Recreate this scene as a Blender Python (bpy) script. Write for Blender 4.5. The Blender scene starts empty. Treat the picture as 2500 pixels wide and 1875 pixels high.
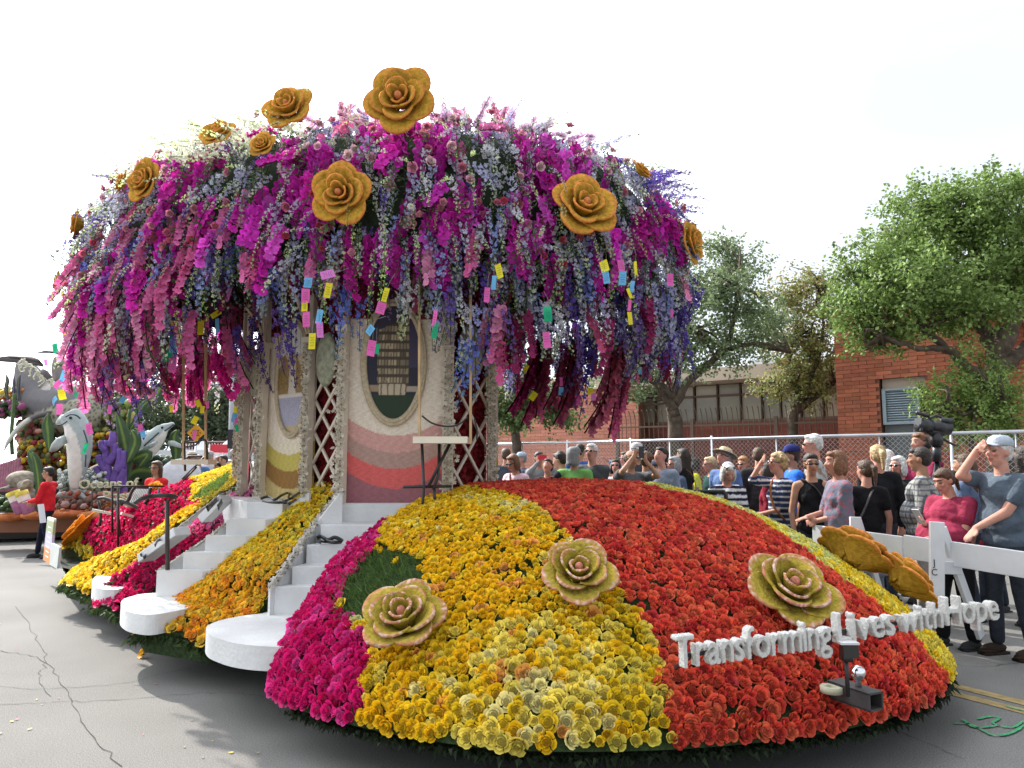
import bpy, math, random
import numpy as np
from mathutils import Vector, Matrix
from math import sin, cos, pi, radians, sqrt, atan2
random.seed(7); RNG = np.random.default_rng(7)
scene = bpy.context.scene
COL = scene.collection
# ---------------------------------------------------------------- camera
FPX, CXP, CYP, CAMH = 1806.0, 1250.0, 937.5, 1.6
PITCH = math.atan((1128 - 937.5) / FPX)
cam = bpy.data.cameras.new('camera'); camo = bpy.data.objects.new('camera', cam); COL.objects.link(camo)
cam.sensor_width = 36.0; cam.lens = 36.0 * FPX / 2500.0
cam.clip_start = 0.05; cam.clip_end = 3000
camo.location = (0, 0, CAMH); camo.rotation_euler = (pi / 2 + PITCH, 0, 0)
scene.camera = camo
# ---------------------------------------------------------------- sky and sun
SUN_EL = radians(39); SUN_AZ = math.atan2(-0.72, 0.69)      # from +Y towards +X
w = bpy.data.worlds.new('World'); scene.world = w; w.use_nodes = True
nt = w.node_tree; nt.nodes.clear()
wo = nt.nodes.new('ShaderNodeOutputWorld'); bg = nt.nodes.new('ShaderNodeBackground')
sk = nt.nodes.new('ShaderNodeTexSky'); sk.sky_type = 'NISHITA'; sk.sun_disc = False
sk.sun_elevation = SUN_EL; sk.sun_rotation = SUN_AZ; sk.air_density = 1.0; sk.dust_density = 4.0; sk.ozone_density = 1.0
SUNV = Vector((math.sin(SUN_AZ) * math.cos(SUN_EL), math.cos(SUN_AZ) * math.cos(SUN_EL), math.sin(SUN_EL)))
mixw = nt.nodes.new('ShaderNodeMix'); mixw.data_type = 'RGBA'; mixw.inputs[0].default_value = 0.80
tc = nt.nodes.new('ShaderNodeTexCoord'); mp = nt.nodes.new('ShaderNodeMapping'); mp.inputs['Scale'].default_value = (1, 1, 3.5)
nz = nt.nodes.new('ShaderNodeTexNoise'); nz.inputs['Scale'].default_value = 2.0; nz.inputs['Detail'].default_value = 7
cr = nt.nodes.new('ShaderNodeValToRGB'); cr.color_ramp.elements[0].position = 0.35; cr.color_ramp.elements[1].position = 0.75
cr.color_ramp.elements[0].color = (5.0, 5.45, 6.0, 1); cr.color_ramp.elements[1].color = (6.2, 6.35, 6.6, 1)
nt.links.new(tc.outputs['Generated'], mp.inputs[0]); nt.links.new(mp.outputs[0], nz.inputs['Vector'])
nt.links.new(nz.outputs['Fac'], cr.inputs[0])
dt = nt.nodes.new('ShaderNodeVectorMath'); dt.operation = 'DOT_PRODUCT'; dt.inputs[1].default_value = SUNV; nt.links.new(tc.outputs['Generated'], dt.inputs[0])
gl = nt.nodes.new('ShaderNodeMapRange'); gl.inputs[1].default_value = 0.45; gl.inputs[2].default_value = 1.0; gl.inputs[3].default_value = 1.0; gl.inputs[4].default_value = 5.0; gl.interpolation_type = 'SMOOTHSTEP'
nt.links.new(dt.outputs['Value'], gl.inputs[0])
vm = nt.nodes.new('ShaderNodeVectorMath'); vm.operation = 'SCALE'; nt.links.new(cr.outputs[0], vm.inputs[0]); nt.links.new(gl.outputs[0], vm.inputs['Scale'])
nt.links.new(sk.outputs[0], mixw.inputs[6]); nt.links.new(vm.outputs[0], mixw.inputs[7])
nt.links.new(mixw.outputs[2], bg.inputs[0]); bg.inputs[1].default_value = 0.15
nt.links.new(bg.outputs[0], wo.inputs[0])
sl = bpy.data.lights.new('sun', 'SUN'); sl.energy = 5.0; sl.angle = radians(0.6); sl.color = (1.0, 0.94, 0.86)
slo = bpy.data.objects.new('sun', sl); COL.objects.link(slo); slo.location = (-20, 25, 30)
SUNDIR = Vector((0.72, -0.69, -math.tan(SUN_EL))).normalized()
slo.rotation_euler = SUNDIR.to_track_quat('-Z', 'Y').to_euler()
scene.view_settings.view_transform = 'Standard'; scene.view_settings.look = 'None'
scene.view_settings.exposure = 0.55; scene.view_settings.gamma = 1; scene.view_settings.use_curve_mapping = False
scene.cycles.max_bounces = 6; scene.cycles.transparent_max_bounces = 12

# ---------------------------------------------------------------- measuring helpers (photograph 2500 px wide)
def ray(px, py):
    x = (px - CXP) / FPX; y = -(py - CYP) / FPX
    return np.array([x, cos(PITCH) - y * sin(PITCH), sin(PITCH) + y * cos(PITCH)])
def WZ(px, py, z):
    r = ray(px, py); t = (z - CAMH) / r[2]; return np.array([r[0] * t, r[1] * t, z])
def WD(px, py, d):
    r = ray(px, py); t = d / r[1]; return np.array([r[0] * t, d, CAMH + r[2] * t])
def PX(p):
    p = np.asarray(p, float); x = p[..., 0]; d = p[..., 1]; z = p[..., 2] - CAMH
    zc = d * cos(PITCH) + z * sin(PITCH); yc = z * cos(PITCH) - d * sin(PITCH)
    return np.stack([CXP + FPX * x / zc, CYP - FPX * yc / zc], -1)
def inpoly(pts, poly):
    x, y = pts[..., 0], pts[..., 1]; r = np.zeros(x.shape, bool); n = len(poly); j = n - 1
    for i in range(n):
        xi, yi = poly[i]; xj, yj = poly[j]
        if yi != yj:
            c = ((yi > y) != (yj > y)) & (x < (xj - xi) * (y - yi) / (yj - yi) + xi); r ^= c
        j = i
    return r
# ---------------------------------------------------------------- geometry accumulator
class Geo:
    def __init__(s): s.V = []; s.F3 = []; s.F4 = []; s.M3 = []; s.M4 = []; s.C = []; s.n = 0
    def add(s, V, F, col=(1, 1, 1), mat=0):
        V = np.asarray(V, float).reshape(-1, 3)
        if len(V) == 0: return s
        C = np.asarray(col, float)
        if C.ndim == 1: C = np.tile(C[:3], (len(V), 1))
        s.V.append(V); s.C.append(C[:, :3])
        if isinstance(F, dict): f3, f4 = F.get(3), F.get(4)
        else:
            if isinstance(F, np.ndarray): f3, f4 = (F, None) if F.shape[1] == 3 else (None, F)
            else:
                t = []; q = []
                for f in F:
                    if len(f) == 3: t.append(f)
                    elif len(f) == 4: q.append(f)
                    else:
                        for i in range(1, len(f) - 1): t.append((f[0], f[i], f[i + 1]))
                f3 = np.array(t).reshape(-1, 3) if t else None; f4 = np.array(q).reshape(-1, 4) if q else None
        if f3 is not None and len(f3): s.F3.append(np.asarray(f3) + s.n); s.M3.append(np.full(len(f3), mat))
        if f4 is not None and len(f4): s.F4.append(np.asarray(f4) + s.n); s.M4.append(np.full(len(f4), mat))
        s.n += len(V); return s
    def merged(s):
        V = np.concatenate(s.V); C = np.concatenate(s.C)
        F = {}
        if s.F3: F[3] = np.concatenate(s.F3)
        if s.F4: F[4] = np.concatenate(s.F4)
        return V, F, C
    def geo(s, g, M=None, mat=0, tint=None):
        V, F, C = g.merged()
        if M is not None:
            M = np.array(M); V = V @ M[:3, :3].T + M[:3, 3]
        if tint is not None: C = C * np.asarray(tint)[None, :3]
        return s.add(V, F, C, mat)
    def many(s, g, Ms, tints=None, mat=0):
        """place a prototype many times; Ms (n,4,4)"""
        Ms = np.asarray(Ms)
        if len(Ms) == 0: return s
        V, F, C = g.merged(); n = len(Ms); k = len(V)
        VV = np.einsum('nij,kj->nki', Ms[:, :3, :3], V) + Ms[:, None, :3, 3]
        CC = np.tile(C[None], (n, 1, 1))
        if tints is not None: CC = CC * np.asarray(tints)[:, None, :3]
        off = (np.arange(n) * k)[:, None, None]
        FF = {a: (F[a][None] + off).reshape(-1, a) for a in F}
        return s.add(VV.reshape(-1, 3), FF, CC.reshape(-1, 3), mat)
    def mesh(s, name, mats, smooth=True):
        me = bpy.data.meshes.new(name)
        V = np.concatenate(s.V); C = np.concatenate(s.C)
        loops = []; tot = []; mi = []
        if s.F3: a = np.concatenate(s.F3); loops.append(a.ravel()); tot.append(np.full(len(a), 3)); mi.append(np.concatenate(s.M3))
        if s.F4: a = np.concatenate(s.F4); loops.append(a.ravel()); tot.append(np.full(len(a), 4)); mi.append(np.concatenate(s.M4))
        loops = np.concatenate(loops); tot = np.concatenate(tot); mi = np.concatenate(mi)
        me.vertices.add(len(V)); me.vertices.foreach_set('co', V.ravel().astype(np.float32))
        me.loops.add(len(loops)); me.loops.foreach_set('vertex_index', loops.astype(np.int32))
        me.polygons.add(len(tot))
        me.polygons.foreach_set('loop_start', np.concatenate([[0], np.cumsum(tot)[:-1]]).astype(np.int32))
        me.polygons.foreach_set('loop_total', tot.astype(np.int32))
        if not isinstance(mats, (list, tuple)): mats = [mats]
        for m in mats: me.materials.append(m)
        me.polygons.foreach_set('material_index', mi.astype(np.int32))
        me.polygons.foreach_set('use_smooth', np.full(len(tot), bool(smooth)))
        me.update(calc_edges=True)
        at = me.color_attributes.new('Col', 'FLOAT_COLOR', 'POINT')
        at.data.foreach_set('color', np.concatenate([C, np.ones((len(C), 1))], 1).ravel().astype(np.float32))
        return me
def link(name, me, parent=None, **props):
    o = bpy.data.objects.new(name, me); COL.objects.link(o)
    if parent is not None: o.parent = parent
    for k, v in props.items(): o[k] = v
    return o
def obj(name, g, mats, parent=None, smooth=True, **props):
    return link(name, g.mesh(name, mats, smooth), parent, **props)
def empty(name, loc=(0, 0, 0), rz=0, label=None, category=None, group=None, parent=None, **props):
    o = bpy.data.objects.new(name, None); COL.objects.link(o); o.location = loc; o.rotation_euler = (0, 0, rz)
    o.empty_display_size = 0.1; o.location = [float(v) for v in loc]
    if parent is not None: o.parent = parent
    if label: o['label'] = label
    if category: o['category'] = category
    if group: o['group'] = group
    for k, v in props.items(): o[k] = v
    return o
def settle(root, loc):
    """move a thing's Empty to its base without moving its children"""
    loc = Vector([float(v) for v in loc])
    for c in root.children: c.location = Vector(c.location) - loc
    root.location = loc
def tag(o, label, category=None, group=None):
    o['label'] = label
    if category: o['category'] = category
    if group: o['group'] = group
    return o
# ---------------------------------------------------------------- matrices and shapes
def frame(p, nrm, spin=0.0, s=1.0, sz=None):
    """4x4 whose z axis is nrm, at p"""
    n = np.asarray(nrm, float); n = n / (np.linalg.norm(n) + 1e-9)
    a = np.array([0, 0, 1.0]) if abs(n[2]) < 0.95 else np.array([1.0, 0, 0])
    x = np.cross(a, n); x /= np.linalg.norm(x); y = np.cross(n, x)
    c, q = cos(spin), sin(spin); x2 = x * c + y * q; y2 = -x * q + y * c
    M = np.eye(4); M[:3, 0] = x2 * s; M[:3, 1] = y2 * s; M[:3, 2] = n * (s if sz is None else sz); M[:3, 3] = p
    return M
def frames(P, N, spin, s):
    P = np.asarray(P, float); N = np.asarray(N, float); N = N / (np.linalg.norm(N, axis=1, keepdims=True) + 1e-9)
    A = np.where(np.abs(N[:, 2:3]) < 0.95, np.array([[0, 0, 1.0]]), np.array([[1.0, 0, 0]]))
    X = np.cross(A, N); X /= np.linalg.norm(X, axis=1, keepdims=True); Y = np.cross(N, X)
    c = np.cos(spin)[:, None]; q = np.sin(spin)[:, None]
    X2 = X * c + Y * q; Y2 = -X * q + Y * c
    M = np.zeros((len(P), 4, 4)); s = np.broadcast_to(np.asarray(s, float), (len(P),))[:, None]
    M[:, :3, 0] = X2 * s; M[:, :3, 1] = Y2 * s; M[:, :3, 2] = N * s; M[:, :3, 3] = P; M[:, 3, 3] = 1
    return M
BOXF = np.array([(0, 3, 2, 1), (4, 5, 6, 7), (0, 1, 5, 4), (1, 2, 6, 5), (2, 3, 7, 6), (3, 0, 4, 7)])
def box(g, x0, x1, y0, y1, z0, z1, col=(1, 1, 1), mat=0):
    V = [(x0, y0, z0), (x1, y0, z0), (x1, y1, z0), (x0, y1, z0), (x0, y0, z1), (x1, y0, z1), (x1, y1, z1), (x0, y1, z1)]
    return g.add(V, BOXF, col, mat)
def bar(g, a, b, wx, wy=None, col=(1, 1, 1), mat=0, up=(0, 0, 1)):
    """rectangular bar from a to b"""
    wy = wy or wx; a = np.asarray(a, float); b = np.asarray(b, float); d = b - a; d /= np.linalg.norm(d) + 1e-9
    u = np.asarray(up, float)
    if abs(d @ u) > 0.95: u = np.array([1.0, 0, 0])
    s = np.cross(d, u); s /= np.linalg.norm(s); t = np.cross(s, d)
    V = [q + s * i * wx / 2 + t * j * wy / 2 for q in (a, b) for i, j in ((-1, -1), (1, -1), (1, 1), (-1, 1))]
    return g.add(V, BOXF, col, mat)
def tube(g, pts, rad, n=8, col=(1, 1, 1), mat=0, cap=True, flat=1.0):
    pts = np.asarray(pts, float); m = len(pts); rad = np.broadcast_to(np.asarray(rad, float), (m,))
    T = np.gradient(pts, axis=0); T /= np.linalg.norm(T, axis=1, keepdims=True) + 1e-9
    up = np.array([0, 0, 1.0]) if abs(T[0][2]) < 0.9 else np.array([1.0, 0, 0])
    V = []; N = np.cross(T[0], up); N /= np.linalg.norm(N)
    for i in range(m):
        N = N - T[i] * (N @ T[i]); N /= np.linalg.norm(N) + 1e-9; B = np.cross(T[i], N)
        for k in range(n):
            a = 2 * pi * k / n; V.append(pts[i] + rad[i] * (cos(a) * N + flat * sin(a) * B))
    k = np.arange(n); k2 = (k + 1) % n
    F = np.concatenate([np.stack([i * n + k, i * n + k2, (i + 1) * n + k2, (i + 1) * n + k], 1) for i in range(m - 1)])
    d = {4: F}
    if cap:
        V += [pts[0], pts[-1]]; a = m * n; b = a + 1
        d[3] = np.concatenate([np.stack([np.full(n, a), k2, k], 1), np.stack([np.full(n, b), (m - 1) * n + k, (m - 1) * n + k2], 1)])
    C = col
    if np.ndim(col) == 2: C = np.concatenate([np.repeat(np.asarray(col), n, 0)] + ([[col[0]], [col[-1]]] if cap else []))
    return g.add(V, d, C, mat)
def lathe(g, prof, n=16, M=None, col=(1, 1, 1), mat=0):
    V = []; m = len(prof)
    for r, z in prof:
        for k in range(n): a = 2 * pi * k / n; V.append((r * cos(a), r * sin(a), z))
    V = np.array(V)
    if M is not None: M = np.array(M); V = V @ M[:3, :3].T + M[:3, 3]
    k = np.arange(n); k2 = (k + 1) % n
    F = np.concatenate([np.stack([i * n + k, i * n + k2, (i + 1) * n + k2, (i + 1) * n + k], 1) for i in range(m - 1)])
    return g.add(V, F, col, mat)
def ball(g, c, r, n=10, m=7, col=(1, 1, 1), mat=0, M=None):
    r = np.broadcast_to(np.asarray(r, float), (3,))
    th = np.linspace(0, pi, m); V = []
    for t in th:
        for k in range(n): a = 2 * pi * k / n; V.append((sin(t) * cos(a), sin(t) * sin(a), cos(t)))
    V = np.array(V) * r
    if M is not None: V = V @ np.array(M)[:3, :3].T
    V = V + np.asarray(c, float)
    k = np.arange(n); k2 = (k + 1) % n
    F = np.concatenate([np.stack([i * n + k, (i + 1) * n + k, (i + 1) * n + k2, i * n + k2], 1) for i in range(m - 1)])
    return g.add(V, F, col, mat)
def sheet(g, P, col=(1, 1, 1), mat=0, thick=0.0, closed=False):
    """grid of points (nu,nv,3)"""
    P = np.asarray(P, float); nu, nv = P.shape[:2]
    i, j = np.meshgrid(np.arange(nu - (0 if closed else 1)), np.arange(nv - 1), indexing='ij'); i = i.ravel(); j = j.ravel(); i2 = (i + 1) % nu
    F = np.stack([i * nv + j, i2 * nv + j, i2 * nv + j + 1, i * nv + j + 1], 1)
    C = np.asarray(col, float)
    if C.ndim == 3: C = C.reshape(-1, 3)
    if thick:
        du = np.gradient(P, axis=0); dv = np.gradient(P, axis=1); N = np.cross(du, dv); N /= np.linalg.norm(N, axis=2, keepdims=True) + 1e-9
        n = nu * nv; V = np.concatenate([(P + N * thick / 2).reshape(-1, 3), (P - N * thick / 2).reshape(-1, 3)])
        ring = [a * nv for a in range(nu)] + [(nu - 1) * nv + b for b in range(1, nv)] + [a * nv + nv - 1 for a in range(nu - 2, -1, -1)] + [b for b in range(nv - 2, 0, -1)]
        ring = np.array(ring); r2 = np.roll(ring, -1)
        S = np.stack([ring, ring + n, r2 + n, r2], 1)
        F = np.concatenate([F, F[:, ::-1] + n, S])
        if C.ndim == 2: C = np.concatenate([C, C])
        return g.add(V, F, C, mat)
    return g.add(P.reshape(-1, 3), F, C, mat)
def catmull(pts, n=8):
    P = np.asarray(pts, float); P = np.concatenate([[2 * P[0] - P[1]], P, [2 * P[-1] - P[-2]]]); out = []
    for i in range(1, len(P) - 2):
        for t in np.linspace(0, 1, n, endpoint=False):
            a, b, c, d = P[i - 1], P[i], P[i + 1], P[i + 2]
            out.append(0.5 * (2 * b + (c - a) * t + (2 * a - 5 * b + 4 * c - d) * t * t + (3 * b - a - 3 * c + d) * t ** 3))
    out.append(P[-2]); return np.array(out)
def scatter(P, spacing, tries=26, lift=0.0):
    """points on a quad grid surface (nu,nv,3): blue-noise-like"""
    P = np.asarray(P, float)
    a = P[:-1, :-1].reshape(-1, 3); b = P[1:, :-1].reshape(-1, 3); c = P[1:, 1:].reshape(-1, 3); d = P[:-1, 1:].reshape(-1, 3)
    T = np.concatenate([np.stack([a, b, c], 1), np.stack([a, c, d], 1)])
    return scatter_t(T, spacing, tries)
def scatter_t(T, spacing, tries=26):
    N = np.cross(T[:, 1] - T[:, 0], T[:, 2] - T[:, 0]); A = np.linalg.norm(N, axis=1) / 2; N = N / (2 * A[:, None] + 1e-12)
    n = int(A.sum() / spacing ** 2 * 1.1 * tries / 4) + 10
    idx = RNG.choice(len(T), n, p=A / A.sum()); u = RNG.random(n); v = RNG.random(n); f = u + v > 1; u[f] = 1 - u[f]; v[f] = 1 - v[f]
    P = T[idx, 0] + (T[idx, 1] - T[idx, 0]) * u[:, None] + (T[idx, 2] - T[idx, 0]) * v[:, None]
    grid = {}; keep = []; s2 = spacing ** 2; K = np.floor(P / spacing).astype(int).tolist(); PL = P.tolist()
    for i in range(n):
        kx, ky, kz = K[i]; p = PL[i]; ok = True
        for dx in (-1, 0, 1):
            for dy in (-1, 0, 1):
                for dz in (-1, 0, 1):
                    for q in grid.get((kx + dx, ky + dy, kz + dz), ()):
                        if (p[0] - q[0]) ** 2 + (p[1] - q[1]) ** 2 + (p[2] - q[2]) ** 2 < s2: ok = False; break
                    if not ok: break
                if not ok: break
            if not ok: break
        if ok: grid.setdefault((kx, ky, kz), []).append(p); keep.append(i)
    return P[keep], N[idx[keep]]
# ---------------------------------------------------------------- materials
_M = {}
def mat(name, col=None, rough=0.7, noise=0.0, nscale=8.0, bump=0.0, bscale=60.0, trans=0.0, metal=0.0, rnd=0.0, bdist=0.01, spec=0.3, coat=0.0, dark=None, emit=0.0):
    """col None: colour from the 'Col' attribute"""
    if name in _M: return _M[name]
    m = bpy.data.materials.new(name); m.use_nodes = True; t = m.node_tree; N = t.nodes; L = t.links
    b = N['Principled BSDF']; out = N['Material Output']
    b.inputs['Roughness'].default_value = rough; b.inputs['Metallic'].default_value = metal
    b.inputs['Specular IOR Level'].default_value = spec; b.inputs['Coat Weight'].default_value = coat
    if col is None:
        a = N.new('ShaderNodeAttribute'); a.attribute_name = 'Col'; src = a.outputs['Color']
    else:
        a = N.new('ShaderNodeRGB'); a.outputs[0].default_value = (*col, 1); src = a.outputs[0]
    tcn = N.new('ShaderNodeTexCoord')
    if noise or rnd:
        hs = N.new('ShaderNodeHueSaturation'); L.new(src, hs.inputs['Color']); val = None
        if noise:
            nn = N.new('ShaderNodeTexNoise'); nn.inputs['Scale'].default_value = nscale; nn.inputs['Detail'].default_value = 5
            L.new(tcn.outputs['Object'], nn.inputs['Vector'])
            mr = N.new('ShaderNodeMapRange'); mr.inputs[1].default_value = 0.3; mr.inputs[2].default_value = 0.7
            mr.inputs[3].default_value = 1 - noise; mr.inputs[4].default_value = 1 + noise; L.new(nn.outputs['Fac'], mr.inputs[0]); val = mr.outputs[0]
        if rnd:
            oi = N.new('ShaderNodeObjectInfo'); m2 = N.new('ShaderNodeMapRange'); m2.inputs[3].default_value = 1 - rnd; m2.inputs[4].default_value = 1 + rnd
            L.new(oi.outputs['Random'], m2.inputs[0])
            if val is not None:
                mu = N.new('ShaderNodeMath'); mu.operation = 'MULTIPLY'; L.new(val, mu.inputs[0]); L.new(m2.outputs[0], mu.inputs[1]); val = mu.outputs[0]
            else: val = m2.outputs[0]
        L.new(val, hs.inputs['Value']); src = hs.outputs[0]
    L.new(src, b.inputs['Base Color'])
    if bump:
        n2 = N.new('ShaderNodeTexNoise'); n2.inputs['Scale'].default_value = bscale; n2.inputs['Detail'].default_value = 4
        L.new(tcn.outputs['Object'], n2.inputs['Vector']); bp = N.new('ShaderNodeBump'); bp.inputs['Strength'].default_value = bump; bp.inputs['Distance'].default_value = bdist
        L.new(n2.outputs['Fac'], bp.inputs['Height']); L.new(bp.outputs[0], b.inputs['Normal'])
    if trans:
        tr = N.new('ShaderNodeBsdfTranslucent'); L.new(src, tr.inputs['Color']); mx = N.new('ShaderNodeMixShader'); mx.inputs[0].default_value = trans
        L.new(b.outputs[0], mx.inputs[1]); L.new(tr.outputs[0], mx.inputs[2]); L.new(mx.outputs[0], out.inputs['Surface'])
    if emit: L.new(src, b.inputs['Emission Color']); b.inputs['Emission Strength'].default_value = emit
    _M[name] = m; return m
PETAL = mat('petal', None, rough=0.55, trans=0.38, noise=0.10, nscale=30, rnd=0.08)
LEAF = mat('leaf', None, rough=0.5, trans=0.35, noise=0.15, nscale=3)
PAINT = mat('painted', None, rough=0.6, noise=0.04, nscale=6)
CLOTH = mat('cloth', None, rough=0.85, noise=0.16, nscale=7, bump=1.0, bscale=9, bdist=.035, spec=0.12)
SKIN = mat('skin', None, rough=0.62, noise=0.12, nscale=11, spec=0.22, bump=.3, bscale=45)
HAIR = mat('hair', None, rough=0.5, noise=0.35, nscale=38, bump=1.0, bscale=70, bdist=.012, spec=0.4)
WHITE = mat('white_paint', (0.66, 0.66, 0.65), rough=0.65, noise=0.14, nscale=2.6, bump=0.5, bscale=35)
BLACKM = mat('black_metal', (0.022, 0.021, 0.02), rough=0.4, spec=0.5)
STEEL = mat('galvanised_steel', (0.62, 0.63, 0.65), rough=0.33, metal=0.85, noise=0.1, nscale=5)
WOOD = mat('pale_wood', (0.52, 0.36, 0.19), rough=0.6, noise=0.22, nscale=7, bump=0.2)
BARK = mat('bark', (0.10, 0.075, 0.055), rough=0.9, noise=0.4, nscale=9, bump=1.0, bscale=22)
# ================================================================ ground
def make_asphalt():
    m = bpy.data.materials.new('asphalt'); m.use_nodes = True; t = m.node_tree; N = t.nodes; L = t.links; b = N['Principled BSDF']
    tcn = N.new('ShaderNodeTexCoord'); o = tcn.outputs['Object']
    n1 = N.new('ShaderNodeTexNoise'); n1.inputs['Scale'].default_value = 0.7; n1.inputs['Detail'].default_value = 6; L.new(o, n1.inputs['Vector'])
    n2 = N.new('ShaderNodeTexNoise'); n2.inputs['Scale'].default_value = 130; n2.inputs['Detail'].default_value = 3; L.new(o, n2.inputs['Vector'])
    c1 = N.new('ShaderNodeValToRGB'); L.new(n1.outputs['Fac'], c1.inputs[0]); e = c1.color_ramp.elements
    e[0].position = .3; e[0].color = (.135, .130, .121, 1); e[1].position = .7; e[1].color = (.188, .181, .168, 1)
    c2 = N.new('ShaderNodeMapRange'); c2.inputs[1].default_value = .3; c2.inputs[2].default_value = .7; c2.inputs[3].default_value = .62; c2.inputs[4].default_value = 1.38; L.new(n2.outputs['Fac'], c2.inputs[0])
    mx = N.new('ShaderNodeMix'); mx.data_type = 'RGBA'; mx.blend_type = 'MULTIPLY'; mx.inputs[0].default_value = 1; L.new(c1.outputs[0], mx.inputs[6]); L.new(c2.outputs[0], mx.inputs[7])
    L.new(mx.outputs[2], b.inputs['Base Color']); b.inputs['Roughness'].default_value = .85; b.inputs['Specular IOR Level'].default_value = .2
    bp = N.new('ShaderNodeBump'); bp.inputs['Strength'].default_value = .5; bp.inputs['Distance'].default_value = .006; L.new(n2.outputs['Fac'], bp.inputs['Height']); L.new(bp.outputs[0], b.inputs['Normal'])
    return m
ASPH = make_asphalt()
g = Geo(); g.add([(-400, -60, 0), (400, -60, 0), (400, 900, 0), (-400, 900, 0)], [(0, 1, 2, 3)]); obj('road', g, ASPH, smooth=False, kind='structure')
# kerb and grass verge beyond the fence
GRASSG = mat('verge', (0.10, 0.11, 0.05), rough=.9, noise=.5, nscale=2.5, bump=.6, bscale=30)
CONC = mat('concrete', (0.42, 0.40, 0.37), rough=.85, noise=.12, nscale=2, bump=.2, bscale=40)
# crack lines: dark recessed sealed cracks on the road
CRACK = mat('crack', (0.05, 0.048, 0.046), rough=.9)
def crack(pts, w0=.008):
    P = [WZ(x, y, 0.004) for x, y in pts]; Q = catmull(P, 9); out = []
    for i, p in enumerate(Q):
        j = RNG.normal(0, .011, 2); out.append(p + [j[0], j[1], 0])
    Q = np.array(out); T = np.gradient(Q, axis=0); T /= np.linalg.norm(T, axis=1, keepdims=True); S = np.stack([-T[:, 1], T[:, 0], 0 * T[:, 0]], 1)
    w = (w0 * (.4 + .8 * RNG.random(len(Q))))[:, None]
    g = Geo(); sheet(g, np.stack([Q - S * w / 2, Q + S * w / 2], 1)); obj('road_crack', g, CRACK, smooth=False, kind='structure')
crack([(0, 1588), (110, 1612), (165, 1690), (210, 1780), (300, 1870)], .006)
crack([(-60, 1672), (120, 1680), (300, 1668), (400, 1643), (470, 1632)], .005)
crack([(-30, 1720), (140, 1713), (330, 1705), (520, 1690), (640, 1700)], .005)
crack([(40, 1480), (90, 1560), (112, 1612), (95, 1650), (120, 1700)], .005)
crack([(2300, 1620), (2400, 1626), (2520, 1612)], .006)
crack([(2020, 1760), (2200, 1790), (2350, 1850)], .006)
YEL = mat('yellow_line_paint', (0.26, 0.19, 0.08), rough=.7, noise=.3, nscale=14)
for dx in (0, .19):
    a = WZ(2060, 1625, 0); b = WZ(2500, 1738, 0); d = (b - a) / np.linalg.norm(b - a); s = np.array([-d[1], d[0], 0])
    g = Geo(); p0 = a - d * 6 + s * dx; p1 = b + d * 3 + s * dx
    g.add([q + [0, 0, .004] for q in (p0 - s * .055, p1 - s * .055, p1 + s * .055, p0 + s * .055)], [(0, 1, 2, 3)]); obj('yellow_road_line', g, YEL, smooth=False, kind='structure')
GREENP = mat('green_spray', (0.04, 0.27, 0.11), rough=.7, noise=.35, nscale=40)
gs = empty('spray_marking', WZ(2410, 1770, 0), 0, 'loose green spray paint squiggle on the asphalt beside the yellow lines', 'spray paint')
for pts in [[(2330, 1765), (2370, 1768), (2400, 1783), (2430, 1795), (2470, 1788), (2500, 1770)], [(2385, 1755), (2420, 1748), (2440, 1752), (2425, 1765), (2470, 1775), (2498, 1760)], [(2455, 1723), (2480, 1730), (2520, 1738)], [(2350, 1755), (2380, 1775), (2440, 1770)]]:
    P = catmull([WZ(x, y, 0.009) for x, y in pts], 6) - np.array(gs.location); T = np.gradient(P, axis=0); T /= np.linalg.norm(T, axis=1, keepdims=True); S = np.stack([-T[:, 1], T[:, 0], 0 * T[:, 0]], 1)
    w = (.017 * (.5 + .9 * RNG.random(len(P))))[:, None]; g = Geo(); sheet(g, np.stack([P - S * w / 2, P + S * w / 2], 1)); obj('paint_stroke', g, GREENP, gs, smooth=False)
# far terrain wedge behind the fence: pavement + lawn
g = Geo(); box(g, -6, 60, 21.5, 60, -.05, .12); obj('pavement', g, CONC, smooth=False, kind='structure')
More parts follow.
